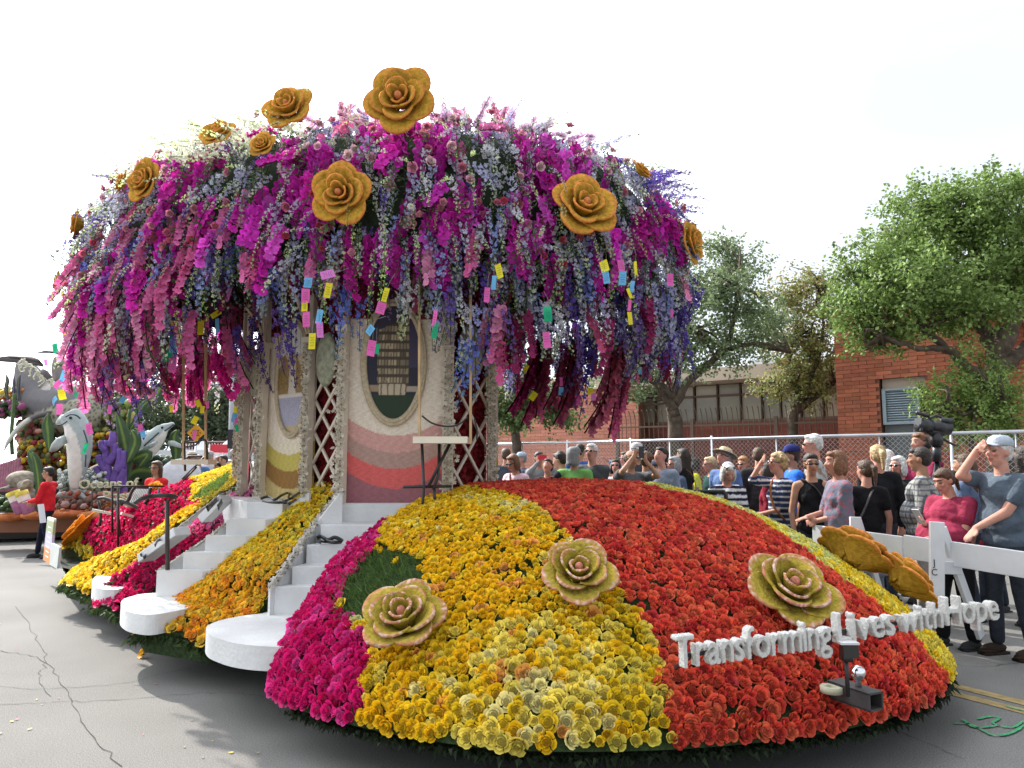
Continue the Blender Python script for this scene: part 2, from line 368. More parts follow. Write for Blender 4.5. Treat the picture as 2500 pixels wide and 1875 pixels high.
# ================================================================ brick walls
BRICK = mat('brick', None, rough=.85, noise=.10, nscale=12, bump=.3, bscale=50, rnd=.14)
MORTAR = mat('mortar', (0.17, 0.075, 0.05), rough=.95)
def brick_wall(parent, A, B, z0, z1, holes, base, bw=.30, bh=.075, single=0, jit=.12, seed=1, band=None):
    """A->B is the foot line seen from the camera side; holes in (s0,s1,z0,z1). Returns after adding mortar slab + bricks."""
    r = np.random.default_rng(seed); A = np.array([A[0], A[1], 0.]); B = np.array([B[0], B[1], 0.]); L = np.linalg.norm(B - A); u = (B - A) / L; n = np.array([u[1], -u[0], 0])
    # mortar slab pieces around holes
    ss = sorted({0, L} | {h[0] for h in holes} | {h[1] for h in holes}); g = Geo()
    for a, b in zip(ss[:-1], ss[1:]):
        cuts = sorted([(h[2], h[3]) for h in holes if h[0] <= a + 1e-6 and h[1] >= b - 1e-6]); z = z0
        for c0, c1 in cuts + [(z1, z1)]:
            if c0 > z + 1e-4:
                P = [A + u * a - n * .01, A + u * b - n * .01, A + u * b - n * .3, A + u * a - n * .3]
                g.add([p + [0, 0, z] for p in P] + [p + [0, 0, c0] for p in P], BOXF)
            z = max(z, c1)
    obj('mortar', g, MORTAR, parent, smooth=False)
    U = np.eye(4); cells = []
    nr = int((z1 - z0) / bh)
    for row in range(nr):
        off = (row % 2) * bw / 2; z = z0 + row * bh
        for k in range(-1, int(L / bw) + 1):
            s0 = max(0, k * bw + off); s1 = min(L, k * bw + off + bw)
            if s1 - s0 < .05: continue
            if any(h[0] - .01 < (s0 + s1) / 2 < h[1] + .01 and h[2] - .01 < z + bh / 2 < h[3] + .01 for h in holes): continue
            for h in holes:
                if h[2] - .01 < z + bh / 2 < h[3] + .01:
                    if s0 < h[0] < s1: s1 = h[0]
                    elif s0 < h[1] < s1: s0 = h[1]
            if s1 - s0 > .04: cells.append((s0, s1, z))
    g = Geo(); protos = {}; P = []
    for s0, s1, z in cells:
        p = A + u * ((s0 + s1) / 2) + [0, 0, z + bh / 2]; P.append(p)
    P = np.array(P); q = PX(P); inv = (q[:, 0] > -20) & (q[:, 0] < 2520) & (q[:, 1] < 1100)
    order = np.argsort(np.linalg.norm(P - [0, 0, CAMH], axis=1) + (~inv) * 1000)
    sing = set(order[:single].tolist())
    c1, m = .005, .004
    for i, (s0, s1, z) in enumerate(cells):
        t = base * (1 + jit * (2 * r.random() - 1)) * (1 + .06 * (2 * r.random(3) - 1)); t = np.clip(t, 0, 1)
        w2 = (s1 - s0) / 2 - m; h2 = bh / 2 - m * .9; pr = .003 + .006 * r.random()
        M = np.eye(4); M[:3, 0] = u; M[:3, 1] = -n; M[:3, 2] = [0, 0, 1]; M[:3, 3] = P[i]
        key = (round(w2, 3), int(r.integers(0, 4)))
        if i in sing:
            if key not in protos:
                gg = Geo(); box(gg, -w2, w2, -pr, .02, -h2, h2, t); protos[key] = gg.mesh('brick', BRICK, False)
            o = link('brick', protos[key], parent); o.matrix_basis = Matrix(M.tolist())
        else:
            gg = Geo(); box(gg, -w2, w2, -pr, .02, -h2, h2, t); g.geo(gg, M)
    if g.n: obj('brickwork', g, BRICK, parent, smooth=False, kind='stuff')
    return A, u, n, L
WINF = mat('window_frame', (0.17, 0.11, 0.08), rough=.6)
BUFF = mat('buff_stucco', (0.50, 0.40, 0.31), rough=.9, noise=.06, nscale=1.5)
GLASSW = mat('window_pane', (0.36, 0.33, 0.28), rough=.15, spec=.6, noise=.25, nscale=1.2)
# ---- right brick hall
C0 = WD(2047, 1060, 16.0); C1 = WD(2560, 1060, 13.3)
hall = empty('brick_hall', (0, 0, 0), 0, 'tall red brick building with a louvred window, behind the large green tree', 'building')
def hallw(s, z): return np.array([C0[0], C0[1], 0]) + UU * s + [0, 0, z]
UU = np.array([C1[0] - C0[0], C1[1] - C0[1], 0]); LL = np.linalg.norm(UU); UU /= LL; NN = np.array([UU[1], -UU[0], 0])
def s_at(px):  # along hall facade
    x = (px - CXP) / FPX; # solve C0+U s on ray
    r = ray(px, 1000); return (C0[0] * r[1] - C0[1] * r[0]) / (UU[1] * r[0] - UU[0] * r[1])
def shift(parent, *objs):
    pass
hw = hall
sw0, sw1 = s_at(2150), s_at(2262)
zt = 1.6 + (1128 - 925) / FPX * 15.4
Lh = LL + 2.5
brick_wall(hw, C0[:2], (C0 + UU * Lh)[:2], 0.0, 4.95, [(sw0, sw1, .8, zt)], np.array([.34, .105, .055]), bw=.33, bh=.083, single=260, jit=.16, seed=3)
g = Geo(); 
for a, b, z0, z1 in [(-.05, Lh, 4.95, 5.05)]:
    P = [hallw(a, 0) + NN * .04, hallw(b, 0) + NN * .04, hallw(b, 0) - NN * .4, hallw(a, 0) - NN * .4]; g.add([p + [0, 0, z0] for p in P] + [p + [0, 0, z1] for p in P], BOXF, (.5, .42, .36))
obj('coping', g, PAINT, hw, smooth=False)
g = Geo(); P = [hallw(.0, 0) - NN * .01, hallw(.0, 0) - NN * 9, hallw(Lh, 0) - NN * 9, hallw(Lh, 0) - NN * .3]
g.add([hallw(0.004, 0) - NN * .3, hallw(.004, 0) - NN * 9, hallw(.2, 0) - NN * 9, hallw(.2, 0) - NN * .3] + [p + [0, 0, 4.95] for p in (hallw(0.004, 0) - NN * .3, hallw(.004, 0) - NN * 9, hallw(.2, 0) - NN * 9, hallw(.2, 0) - NN * .3)], BOXF, (.22, .07, .04))
obj('side_wall', g, PAINT, hw, smooth=False)
lw = empty('louvre_window', (0, 0, 0), 0, parent=hw)
LG = mat('louvre_paint', (0.27, 0.33, 0.37), rough=.5, noise=.06)
zt2 = zt - .22; zb = 1.6 + (1128 - 1032) / FPX * 15.4
def fbar(g, s0, s1, z0, z1, y0, y1, col=(1, 1, 1)):
    P = [hallw(s0, 0) - NN * y0, hallw(s1, 0) - NN * y0, hallw(s1, 0) - NN * y1, hallw(s0, 0) - NN * y1]; g.add([p + [0, 0, z0] for p in P] + [p + [0, 0, z1] for p in P], BOXF, col)
g = Geo(); fbar(g, sw0 + .03, sw1, zt2, zt - .01, .08, .16, (.42, .33, .26)); fbar(g, sw0 + .03, sw1, .8, zb, .1, .16, (.12, .13, .13)); obj('window_panel', g, PAINT, hw, smooth=False)
n = 14
for k in range(n):
    z = zb + (zt2 - zb) * (k + .5) / n; g = Geo(); s0, s1 = sw0 + .10, s_at(2238)
    V = [hallw(s0, z - .035) - NN * .04, hallw(s1, z - .035) - NN * .04, hallw(s1, z + .03) - NN * .12, hallw(s0, z + .03) - NN * .12]; g.add(V + [v + [0, 0, .012] for v in V], BOXF); obj('louvre_slat', g, LG, lw, smooth=False)
g = Geo(); fbar(g, sw0 + .03, sw0 + .10, zb, zt2, .02, .15); fbar(g, s_at(2238), s_at(2245), zb, zt2, .02, .15); fbar(g, sw0 + .03, s_at(2245), zb - .05, zb, .02, .15); fbar(g, sw0 + .03, s_at(2245), zt2 - .04, zt2, .02, .15); obj('frame', g, LG, lw, smooth=False)
g = Geo(); fbar(g, sw0, Lh if False else sw1, .8, zt, .25, .29, (.05, .05, .05)); obj('window_recess', g, PAINT, hw, smooth=False)
settle(hall, (C0[0], C0[1], 0))
# ---- low wing with flat fascia and window bays
low = empty('low_wing', (0, 0, 0), 0, 'low flat roofed classroom wing with tan fascia behind the iron bars', 'building')
lwp = low
def Lp(px, d, z): r = WD(px, 1000, d); return np.array([r[0], r[1], z])
dL, dR = 22.5, 18.5
def lowp(px, z):
    t = (px - 1490) / (2060 - 1490); a = Lp(1490, dL, z); b = Lp(2060, dR, z)
    r = ray(px, 1000); e = b - a; s = (a[0] * r[1] - a[1] * r[0]) / (e[1] * r[0] - e[0] * r[1]); return a + e * s
LU = lowp(2060, 0) - lowp(1490, 0); LU /= np.linalg.norm(LU); LN = np.array([LU[1], -LU[0], 0])
def zlow(px, py): d = lowp(px, 0)[1]; return WD(px, py, d)[2]
zf0, zf1 = zlow(1750, 938), zlow(1750, 908)
def lbox(g, a, b, z0, z1, y0, y1, col=(1, 1, 1)):
    P = [lowp(a, 0) - LN * y0, lowp(b, 0) - LN * y0, lowp(b, 0) - LN * y1, lowp(a, 0) - LN * y1]; g.add([p + [0, 0, z0] for p in P] + [p + [0, 0, z1] for p in P], BOXF, col)
g = Geo(); lbox(g, 1470, 2075, zf0, zf1, -.9, 5, (1, 1, 1)); obj('fascia', g, BUFF, lwp, smooth=False)
zwb = zlow(1750, 1031)
g = Geo(); lbox(g, 1480, 2075, 0, zwb, 0, .3); g2 = Geo(); lbox(g2, 1480, 2075, zwb, zf0, .25, .4, (.10, .085, .07)); obj('back_wall', g2, PAINT, lwp, smooth=False)
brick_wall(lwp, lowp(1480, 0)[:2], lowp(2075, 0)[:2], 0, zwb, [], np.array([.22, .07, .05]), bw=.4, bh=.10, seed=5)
xs = [1500, 1552, 1600, 1645, 1695, 1752, 1808, 1860, 1905, 1955, 2010, 2060]
for a, b in zip(xs[:-1], xs[1:]):
    wf = empty('window', (0, 0, 0), 0, parent=lwp)
    g = Geo(); wb = 4
    for q in (a, b): lbox(g, q - wb / 2, q + wb / 2, zwb, zf0, .0, .12)
    zm = zlow(1750, 966); 
    for z in (zwb + .03, zm): lbox(g, a + 2, b - 2, z - .03, z + .03, .01, .1)
    obj('window_frame', g, WINF, wf, smooth=False)
    for z0, z1, c in ((zwb + .06, zm - .03, .9), (zm + .03, zf0 - .02, 1.0)):
        k = random.uniform(.55, 1.15); g = Geo(); lbox(g, a + 3, b - 3, z0, z1, .06, .08, np.array([.40, .36, .28]) * k * c); obj('pane', g, mat('window_pane2', None, rough=.2, spec=.6, noise=.3, nscale=.8), wf, smooth=False)
settle(low, WD(1800, 1100, 20.5) * [1, 1, 0])
# pale block far behind (roof equipment)
g = Geo(); a = WD(1875, 900, 34); box(g, a[0] - .9, a[0] + 3.8, 34, 38, 0, WD(1875, 878, 34)[2], (.62, .64, .66)); o = obj('rooftop_block', g, PAINT, smooth=False); tag(o, 'pale grey building block showing above the flat roof of the low wing', 'building')
# ---- left brick wing (behind the pavilion), its sunlit look put into the brick colour
lb = empty('brick_wing', (0, 0, 0), 0, 'pinkish red brick wing behind the small round tree', 'building')
lbp = lb
A = WD(1130, 1060, 25.5); B = WD(1560, 1060, 21.0)
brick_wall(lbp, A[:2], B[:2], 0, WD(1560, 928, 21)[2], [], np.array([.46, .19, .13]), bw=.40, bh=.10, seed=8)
g = Geo(); P = [A * [1, 1, 0], B * [1, 1, 0], B * [1, 1, 0] + [1.5, 6, 0], A * [1, 1, 0] + [1.5, 6, 0]]; z0 = WD(1560, 928, 21)[2] ; g.add([p + [0, 0, z0] for p in P] + [p + [0, 0, z0 + .25] for p in P], BOXF, (.55, .42, .34)); obj('roof_edge', g, PAINT, lbp, smooth=False)
settle(lb, WD(1400, 1100, 21) * [1, 1, 0])
# ================================================================ iron fence
IRON = mat('brown_iron', (0.14, 0.10, 0.075), rough=.6)
fe = empty('iron_fence', WD(1780, 1100, 18.5) * [1, 1, 0], 0, 'tall brown iron bar fence with curved tops in front of the low wing', 'fence')
fp = np.array([*fe.location])
fa, fb = WD(1508, 1060, 19.5) * [1, 1, 0], WD(2052, 1060, 16.6) * [1, 1, 0]
L = np.linalg.norm(fb - fa); u = (fb - fa) / L; n = np.array([u[1], -u[0], 0]); zt3 = 2.92
gp = Geo(); tube(gp, [(0, 0, .1), (0, 0, zt3 - .35), (0, -.02, zt3 - .18), (0, -.10, zt3 - .04), (0, -.17, zt3)], .011, 5); pk = gp.mesh('picket', IRON)
ang = atan2(u[1], u[0]); N = int(L / .125)
for k in range(N + 1):
    if k % 16 == 0:
        g = Geo(); box(g, -.04, .04, -.04, .04, 0, zt3 - .25); o = obj('fence_post', g, IRON, fe, smooth=False)
    else: o = link('picket', pk, fe)
    o.location = fa + u * L * k / N - fp; o.rotation_euler = (0, 0, ang)
for z in (.3, 1.25, zt3 - .42):
    g = Geo(); bar(g, fa + [0, 0, z] - fp, fb + [0, 0, z] - fp, .05, .04); obj('rail', g, IRON, fe, smooth=False)
# ================================================================ chain link fence
cf = empty('chain_link_fence', WD(1900, 1128, 12.3) * [1, 1, 0], 0, 'galvanised chain link fence with bright top rail behind the crowd', 'fence')
cp = np.array([*cf.location]); H = 2.0
def cdep(px, py): return (H - CAMH) / (ray(px, py)[2] / ray(px, py)[1])
a = WZ(1215, 1084, H) * [1, 1, 0]; b = WZ(2500, 1053, H) * [1, 1, 0]; u = (b - a) / np.linalg.norm(b - a); a = a - u * 3; b = b + u * 2.5; L = np.linalg.norm(b - a)
g = Geo(); tube(g, [a + [0, 0, H] - cp, b + [0, 0, H] - cp], .024, 8); obj('top_rail', g, STEEL, cf)
g = Geo(); p = .075; nn = int(L / p); r = .0030; up = np.array([0, 0, 1.]); nrm = np.array([u[1], -u[0], 0]); m = int((H - .05) / (p / 2))
V = []; F = []
for k in range(nn):
    for sgn in (0, 1):
        pts = []
        for j in range(m + 1):
            s = (k + .5 * sgn + .5 * ((j + sgn) % 2)) * p
            pts.append(a + u * s + [0, 0, .03 + j * p / 2])
        pts = np.array(pts) - cp; nb = len(V) and sum(len(x) for x in V)
        base = k * 2 * (m + 1) * 3 + sgn * (m + 1) * 3
        W = np.stack([pts + nrm * r, pts - nrm * r + u * r, pts - nrm * r - u * r], 1).reshape(-1, 3); V.append(W)
        j = np.arange(m); 
        for c in range(3): c2 = (c + 1) % 3; F.append(np.stack([base + j * 3 + c, base + j * 3 + c2, base + (j + 1) * 3 + c2, base + (j + 1) * 3 + c], 1))
g.add(np.concatenate(V), np.concatenate(F)); obj('wire_mesh', g, mat('fence_wire', (.62, .62, .62), rough=.45, metal=.3), cf, kind='stuff')
for px in [1275, 1385, 1540, 1635, 1738, 1895, 2147, 2322, 2480]:
    r_ = ray(px, 1080); s = (a[0] * r_[1] - a[1] * r_[0]) / (u[1] * r_[0] - u[0] * r_[1]); q = a + u * s - cp
    w_ = .022 if px in (1385, 1540, 1738, 2322) else .011
    g = Geo(); tube(g, [q, q + [0, 0, H + (.05 if w_ > .02 else -.02)]], w_, 8); obj('fence_post', g, STEEL, cf)
# ================================================================ trees
def leaf_proto(w=.35, n=1):
    g = Geo(); g.add([(0, 0, 0), (w, .45, .08), (0, 1, -.06), (-w, .45, .08)], [(0, 1, 2, 3)]); return g
def tree(label, base, trunk, limbs, blobs, nleaf, size, cols, group=None, name='tree', trunk_r=.2, inner=.35, seed=1, density_core=.5, category='tree', sprays=0):
    """trunk: list of pts; limbs: list of (pts, r0, r1); blobs: (centre, radii) ellipsoids of the crown, world coords"""
    r = np.random.default_rng(seed)
    root = empty(name, (0, 0, 0), 0, label, category, group)
    g = Geo(); P = catmull(trunk, 6); rr = np.interp(np.linspace(0, 1, len(P)), [0, .12, 1], [trunk_r * 1.35, trunk_r, trunk_r * .62])
    P = P + r.normal(0, trunk_r * .05, P.shape); tube(g, P, rr, 9); obj('trunk', g, BARK, root)
    for pts, r0, r1 in limbs:
        g = Geo(); P = catmull(pts, 6); P = P + r.normal(0, .015, P.shape); tube(g, P, np.linspace(r0, r1, len(P)), 7); obj('limb', g, BARK, root)
    # twigs into blobs
    g = Geo()
    for c, rad in blobs:
        c = np.array(c); rad = np.array(rad); ends = [np.array(l[0][-1]) for l in limbs] + [np.array(trunk[-1])]; e = min(ends, key=lambda q: np.linalg.norm(q - c))
        for _ in range(4):
            t = c + r.normal(0, .45, 3) * rad; mid = (e + t) / 2 + r.normal(0, .12, 3); tube(g, catmull([e, mid, t], 4), np.linspace(.035, .008, 9), 4)
    obj('twigs', g, BARK, root, kind='stuff')
    # leaf clumps
    vol = np.array([np.prod(b[1]) ** (2 / 3) for b in blobs]); nc = (vol / vol.sum() * nleaf).astype(int); g = Geo(); lp = leaf_proto()
    P = []; Nn = []
    for (c, rad), n in zip(blobs, nc):
        n = max(n, 30); k = max(6, n // 26)     # sprigs, then leaves round each
        d = r.normal(size=(k, 3)); d /= np.linalg.norm(d, axis=1, keepdims=True); rho = (1 - density_core * r.random(k) ** 1.6)[:, None] * (1 + .14 * r.normal(size=(k, 1)))
        S = np.array(c) + d * rho * np.array(rad); m = n // k
        # each sprig is a short twig of leaves
        dirn = d * np.array([1, 1, .6]) + r.normal(0, .45, (k, 3)) + [0, 0, .25]; dirn /= np.linalg.norm(dirn, axis=1, keepdims=True)
        t = r.random((k, m, 1)); Q = S[:, None] + dirn[:, None] * t * size * 5 + r.normal(0, size * .8, (k, m, 3))
        P.append(Q.reshape(-1, 3)); Nn.append((dirn[:, None] * .6 + r.normal(0, .8, (k, m, 3)) + [0, 0, .5]).reshape(-1, 3))
    P = np.concatenate(P); Nn = np.concatenate(Nn)
    cc = np.array(cols); ci = r.integers(0, len(cc), len(P)); T = cc[ci] * (.75 + .5 * r.random((len(P), 1)))
    M = frames(P, Nn, r.random(len(P)) * 6.28, size * (.7 + .6 * r.random(len(P)))); g.many(lp, M, T)
    obj('crown', g, LEAF, root, smooth=False, kind='stuff'); settle(root, base); return root
def blobs_px(lst, d):
    out = []
    for x, y, rx, ry, *dd in lst:
        D = d + (dd[0] if dd else 0); c = WD(x, y, D); out.append((c, (rx * D / FPX, rx * D / FPX * .8, ry * D / FPX)))
    return out
G1 = [(.15, .23, .055), (.20, .30, .075), (.11, .17, .04), (.26, .36, .11)]
# big tree on the right
D = 12.6
B = blobs_px([(2380, 530, 110, 80), (2250, 560, 110, 80, .3), (2160, 660, 90, 75), (2100, 730, 55, 70, .2), (2120, 780, 50, 60, -.3), (2230, 700, 120, 90, -.6), (2360, 650, 120, 95, .8), (2480, 520, 90, 80, .4), (2480, 640, 80, 90, -.5), (2300, 760, 100, 60, .4), (2185, 815, 60, 40, -.2), (2400, 760, 80, 50, -.8), (2120, 850, 34, 24, 0), (2560, 620, 90, 130, 0), (2080, 650, 30, 45, 0), (2330, 490, 60, 45, .2), (2440, 475, 60, 40, 0), (2070, 780, 28, 50, .1), (2240, 505, 45, 45, .5), (2500, 720, 60, 50, .3)], D)
tb = WZ(2440, 1380, 0); tb = WD(2440, 1128, D) * [1, 1, 0]
def w(x, y, dd=0): return WD(x, y, D + dd)
tree('large dense bright green tree overhanging the tall brick building', tb, [tb, w(2438, 1050), w(2432, 930), w(2436, 860), w(2460, 800)],
     [([w(2432, 930), w(2370, 905, -.2), w(2310, 850, -.3), w(2250, 800, -.3)], .13, .05), ([w(2436, 880), w(2400, 800, .3), w(2340, 740, .4), w(2270, 690, .4)], .15, .05), ([w(2436, 870), w(2480, 760), w(2480, 640)], .16, .05), ([w(2436, 900, 0), w(2500, 850, .2), w(2560, 760, .4)], .15, .06), ([w(2310, 850, -.3), w(2240, 850, -.5), w(2150, 820, -.4)], .06, .03), ([w(2400, 790, .3), w(2400, 700, .2), w(2370, 560, 0)], .08, .03)],
     B, 46000, .072, G1, trunk_r=.22, seed=2, density_core=.75)
# small bushy tree in front of the hall
D = 11.6
B = blobs_px([(2390, 1000, 95, 55), (2330, 960, 60, 40, .2), (2400, 930, 50, 40), (2460, 990, 55, 60, .3), (2300, 1000, 45, 35, 0), (2350, 1050, 60, 30, 0), (2450, 1060, 50, 30, .2), (2380, 880, 28, 30), (2275, 965, 25, 25)], D)
tb = WD(2372, 1128, D) * [1, 1, 0]
tree('small bushy young tree in front of the brick building, beside the video camera', tb, [tb, w(2372, 1110), w(2376, 1060), w(2382, 1000)], [([w(2376, 1060), w(2420, 1010), w(2450, 980)], .03, .012), ([w(2376, 1070), w(2340, 1030), w(2310, 1000)], .03, .012)], B, 9000, .055, [(.20, .30, .07), (.15, .24, .055), (.26, .36, .10)], trunk_r=.045, seed=3, density_core=.9)
# small round tree left
D = 16.0
B = blobs_px([(1270, 1000, 75, 45), (1230, 950, 55, 60), (1320, 1000, 60, 40), (1370, 1030, 35, 22), (1250, 900, 45, 40), (1225, 1020, 35, 30), (1290, 950, 40, 40)], D)
tb = WD(1262, 1128, D) * [1, 1, 0]
tree('small round dark green tree against the pinkish brick wing', tb, [tb, w(1262, 1110), w(1258, 1060), w(1255, 1010)], [([w(1258, 1060), w(1290, 1020), w(1340, 1000)], .05, .02)], B, 9000, .075, [(.11, .17, .055), (.15, .22, .07), (.09, .14, .045)], trunk_r=.12, seed=4, density_core=.8)
# forked tree behind the canopy
D = 15.0
B = blobs_px([(1800, 650, 60, 50, 1), (1760, 720, 70, 60), (1830, 760, 60, 55), (1740, 820, 50, 50), (1880, 780, 45, 45, 1), (1700, 700, 60, 60, .5), (1680, 850, 60, 50), (1600, 900, 70, 40), (1770, 880, 55, 30), (1540, 860, 60, 50), (1500, 920, 55, 35), (1850, 830, 60, 40, .4), (1620, 800, 60, 60, .4), (1550, 960, 40, 25), (1760, 600, 40, 30, 1)], D)
tb = WD(1655, 1128, D) * [1, 1, 0]
tree('forked trunk tree with sparse grey green crown behind the hanging flowers', tb, [tb, w(1650, 1060), w(1645, 1010), w(1640, 980)],
     [([w(1640, 990), w(1612, 940), w(1560, 900), w(1520, 850)], .12, .05), ([w(1648, 985), w(1680, 930), w(1740, 880), w(1790, 800), w(1800, 700)], .11, .03), ([w(1745, 878), w(1800, 845), w(1870, 840), w(1930, 860)], .06, .025), ([w(1640, 980), w(1660, 900), w(1690, 800)], .07, .03)],
     B, 21000, .072, [(.19, .25, .12), (.23, .30, .14), (.15, .20, .10)], trunk_r=.17, seed=5, density_core=.95)
# leaning thin tree near the hall corner
D = 17.2
B = blobs_px([(1960, 760, 60, 45), (1930, 830, 60, 50), (2000, 830, 60, 60), (1940, 900, 60, 45), (2010, 900, 50, 45), (1890, 950, 40, 30), (1980, 960, 60, 30), (2030, 760, 35, 50), (1960, 690, 45, 35), (2030, 690, 25, 30), (1900, 720, 35, 35)], D)
tb = WD(1935, 1128, D) * [1, 1, 0]
tree('thin multi stemmed tree with olive brown leaves beside the corner of the brick building', tb, [tb, w(1935, 1040), w(1950, 990), w(1940, 940)], [([w(1950, 1000), w(2000, 960), w(2040, 930)], .10, .05), ([w(1940, 950), w(1925, 900), w(1940, 820)], .07, .02), ([w(1950, 990), w(1990, 900), w(2010, 800), w(2000, 700)], .07, .015)], B, 15000, .070, [(.25, .29, .08), (.32, .30, .10), (.19, .25, .09), (.32, .23, .11)], trunk_r=.13, seed=6, density_core=.95)
# far trees at the left
TC = [(.09, .12, .065), (.12, .15, .08), (.075, .10, .055)]  # leaf greens lightened: distance haze put into the colour
D = 55
i = 0
for x, y, rx, ry, dd, lab in [(300, 1010, 70, 60, 0, 'dark tree behind the leaping dolphin, nearest the whale'), (390, 1020, 75, 55, 8, 'wide dark tree left of the swing poles, beyond the tents'), (470, 1020, 60, 60, 3, 'dark tree seen between the two swing poles'), (540, 1000, 50, 75, 0, 'tall dark tree right of the swing poles, beside the lamp post'), (240, 1020, 60, 50, 12, 'far dark tree behind the whale and coral'), (600, 1010, 60, 80, 6, 'far dark tree half hidden by the pavilion columns')]:
    D0 = D + dd; D, Ds = D0, D
    tb = WD(x, 1128, D0) * [1, 1, 0]
    B = blobs_px([(x, y, rx, ry), (x - rx * .6, y + 20, rx * .6, ry * .6), (x + rx * .6, y + 15, rx * .6, ry * .65), (x + 5, y - ry * .45, rx * .5, ry * .5), (x, y + ry * .8, rx * .9, ry * .4)], D0)
    tree(lab, tb, [tb, w(x, 1100), w(x, y + 20)], [([w(x, 1090), w(x + 20, y + 10), w(x + 30, y)], .2, .08)], B, 5000, .30, TC, group='far trees left of the pavilion', trunk_r=.35, seed=20 + i, density_core=.6); D = Ds; i += 1
# ================================================================ flower prototypes
def rose_proto(rings, nu, nv, core=True, seed=0):
    r = np.random.default_rng(seed); g = Geo()
    for (n, rt, rb, h, wid, curl, sh) in rings:
        a0 = r.random() * 6.28
        for k in range(n):
            a = a0 + 2 * pi * k / n + r.normal(0, .10); u = np.linspace(-1, 1, nu)[:, None]; v = np.linspace(0, 1, nv)[None, :]
            pk_ = 1 + r.normal(0, .13); hh = h * (1 + r.normal(0, .10)); rad = rb + (rt - rb) * v ** .75 + curl * np.clip(v - .7, 0, 1) * 1.2 - .05 * u * u * v
            wd = wid * (.55 + .45 * v) * (1 - .18 * v ** 4); ang = a + u * wd + .12 * v; rad = rad * (1 + .10 * (1 - np.abs(u)) * v ** 3)
            z = hh * v * (1 - .16 * (u ** 2) * v) - .35 * curl * np.clip(v - .75, 0, 1)
            P = np.stack([rad * np.cos(ang), rad * np.sin(ang), z * np.ones_like(rad)], -1)
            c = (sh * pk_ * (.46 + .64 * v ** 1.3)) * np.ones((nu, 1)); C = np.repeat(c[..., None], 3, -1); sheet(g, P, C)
    if core:
        t = np.linspace(0, 4.5 * pi, 13); rr = .05 + .20 * t / t[-1]; A = np.stack([rr * np.cos(t), rr * np.sin(t), .84 + 0 * t], -1); B = A + [0, 0, .18]; B[:, :2] *= 1.12
        sheet(g, np.stack([A, B], 1), (.62, .60, .58))
    g.add([(0.0, 0, .70)] + [(.62 * cos(a), .62 * sin(a), .45) for a in np.arange(6) * pi / 3], [(0, i + 1, (i + 1) % 6 + 1) for i in range(6)], (.5, .5, .5))
    return g
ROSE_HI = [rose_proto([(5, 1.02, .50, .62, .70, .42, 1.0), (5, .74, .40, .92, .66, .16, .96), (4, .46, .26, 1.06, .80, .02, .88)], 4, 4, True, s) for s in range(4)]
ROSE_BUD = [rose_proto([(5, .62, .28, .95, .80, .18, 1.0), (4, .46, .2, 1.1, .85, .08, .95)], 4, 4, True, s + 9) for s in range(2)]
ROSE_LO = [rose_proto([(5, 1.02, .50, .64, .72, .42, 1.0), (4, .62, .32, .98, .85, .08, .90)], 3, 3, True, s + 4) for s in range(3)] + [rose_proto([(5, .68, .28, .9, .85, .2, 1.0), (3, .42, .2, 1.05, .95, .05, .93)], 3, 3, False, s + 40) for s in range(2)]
DKGREEN = mat('float_greenery', (0.030, 0.055, 0.018), rough=.9, noise=.5, nscale=30, bump=1.0, bscale=90)
SKIRT = mat('float_skirt', (0.012, 0.016, 0.010), rough=.95)
FLOAT = empty('parade_float', (0, 0, 0), 0, 'parade float with domed orchid canopy, oval pictures and white lettering on a rose mound', 'parade float')
def yel(n, pale=.25, r=RNG):
    base = np.array([[.80, .50, .015], [.84, .60, .05], [.86, .72, .22], [.80, .36, .02]]); i = r.choice(4, n, p=[.5, .3, .16 , .04]); return base[i] * (.9 + .2 * r.random((n, 1)))
def cmix(n, cols, p=None, v=.12):
    c = np.array(cols, float); i = RNG.choice(len(c), n, p=p); return c[i] * (1 - v + 2 * v * RNG.random((n, 1)))
ROSES = []    # (P, N, tint, size, kind)
# ---------------------------------------------------------------- the great mound
MC = np.array([.5, 6.9]); 
def mR(th):  # radius of the rose mound by direction (radians from +X)
    return np.interp(np.degrees(th) % 360, [0, 60, 90, 180, 215, 235, 260, 280, 300, 320, 335, 350, 360], [2.75, 2.5, 2.3, 2.8, 3.05, 3.14, 3.30, 3.24, 3.19, 3.04, 2.86, 2.76, 2.70])
SXY = np.array([(-.70, 8.0), (-.72, 6.42), (-.80, 6.15), (-1.02, 5.85), (-1.16, 5.65), (-1.25, 5.5), (-1.32, 5.42), (-1.36, 5.2), (-1.37, 4.6), (-1.45, 4.2), (-1.5, 3)])
SZ = np.array([1.30, 1.28, 1.27, 1.13, .99, .86, .76, .60, .50, .36, .3])
def prof(t): return np.interp(t, [0, .3, .5, .62, .7, .78, .85, .92, .97, 1.0], [1.41, 1.37, 1.235, 1.09, .975, .84, .70, .54, .40, .28])
def mound_z(x, y):
    dx, dy = x - MC[0], y - MC[1]; rho = np.hypot(dx, dy) / mR(np.arctan2(dy, dx)); z = prof(rho)
    xl = np.interp(-y, -SXY[:, 1], SXY[:, 0]); zl = np.interp(-y, -SXY[:, 1], SZ); d = np.clip(x - xl, 0, 9)
    return np.minimum(z, zl + .07 + .95 * d)
th = np.linspace(0, 2 * pi, 145); rr = np.linspace(0, 1, 34)
TH, RR = np.meshgrid(th, rr, indexing='ij'); RA = RR * mR(TH); X = MC[0] + RA * np.cos(TH); Y = MC[1] + RA * np.sin(TH); XL = np.interp(-Y, -SXY[:, 1], SXY[:, 0]); X = np.maximum(X, XL)
MP = np.stack([X, Y, mound_z(X, Y)], -1)
g = Geo(); sheet(g, MP - [0, 0, .03]); obj('mound_base', g, DKGREEN, FLOAT)
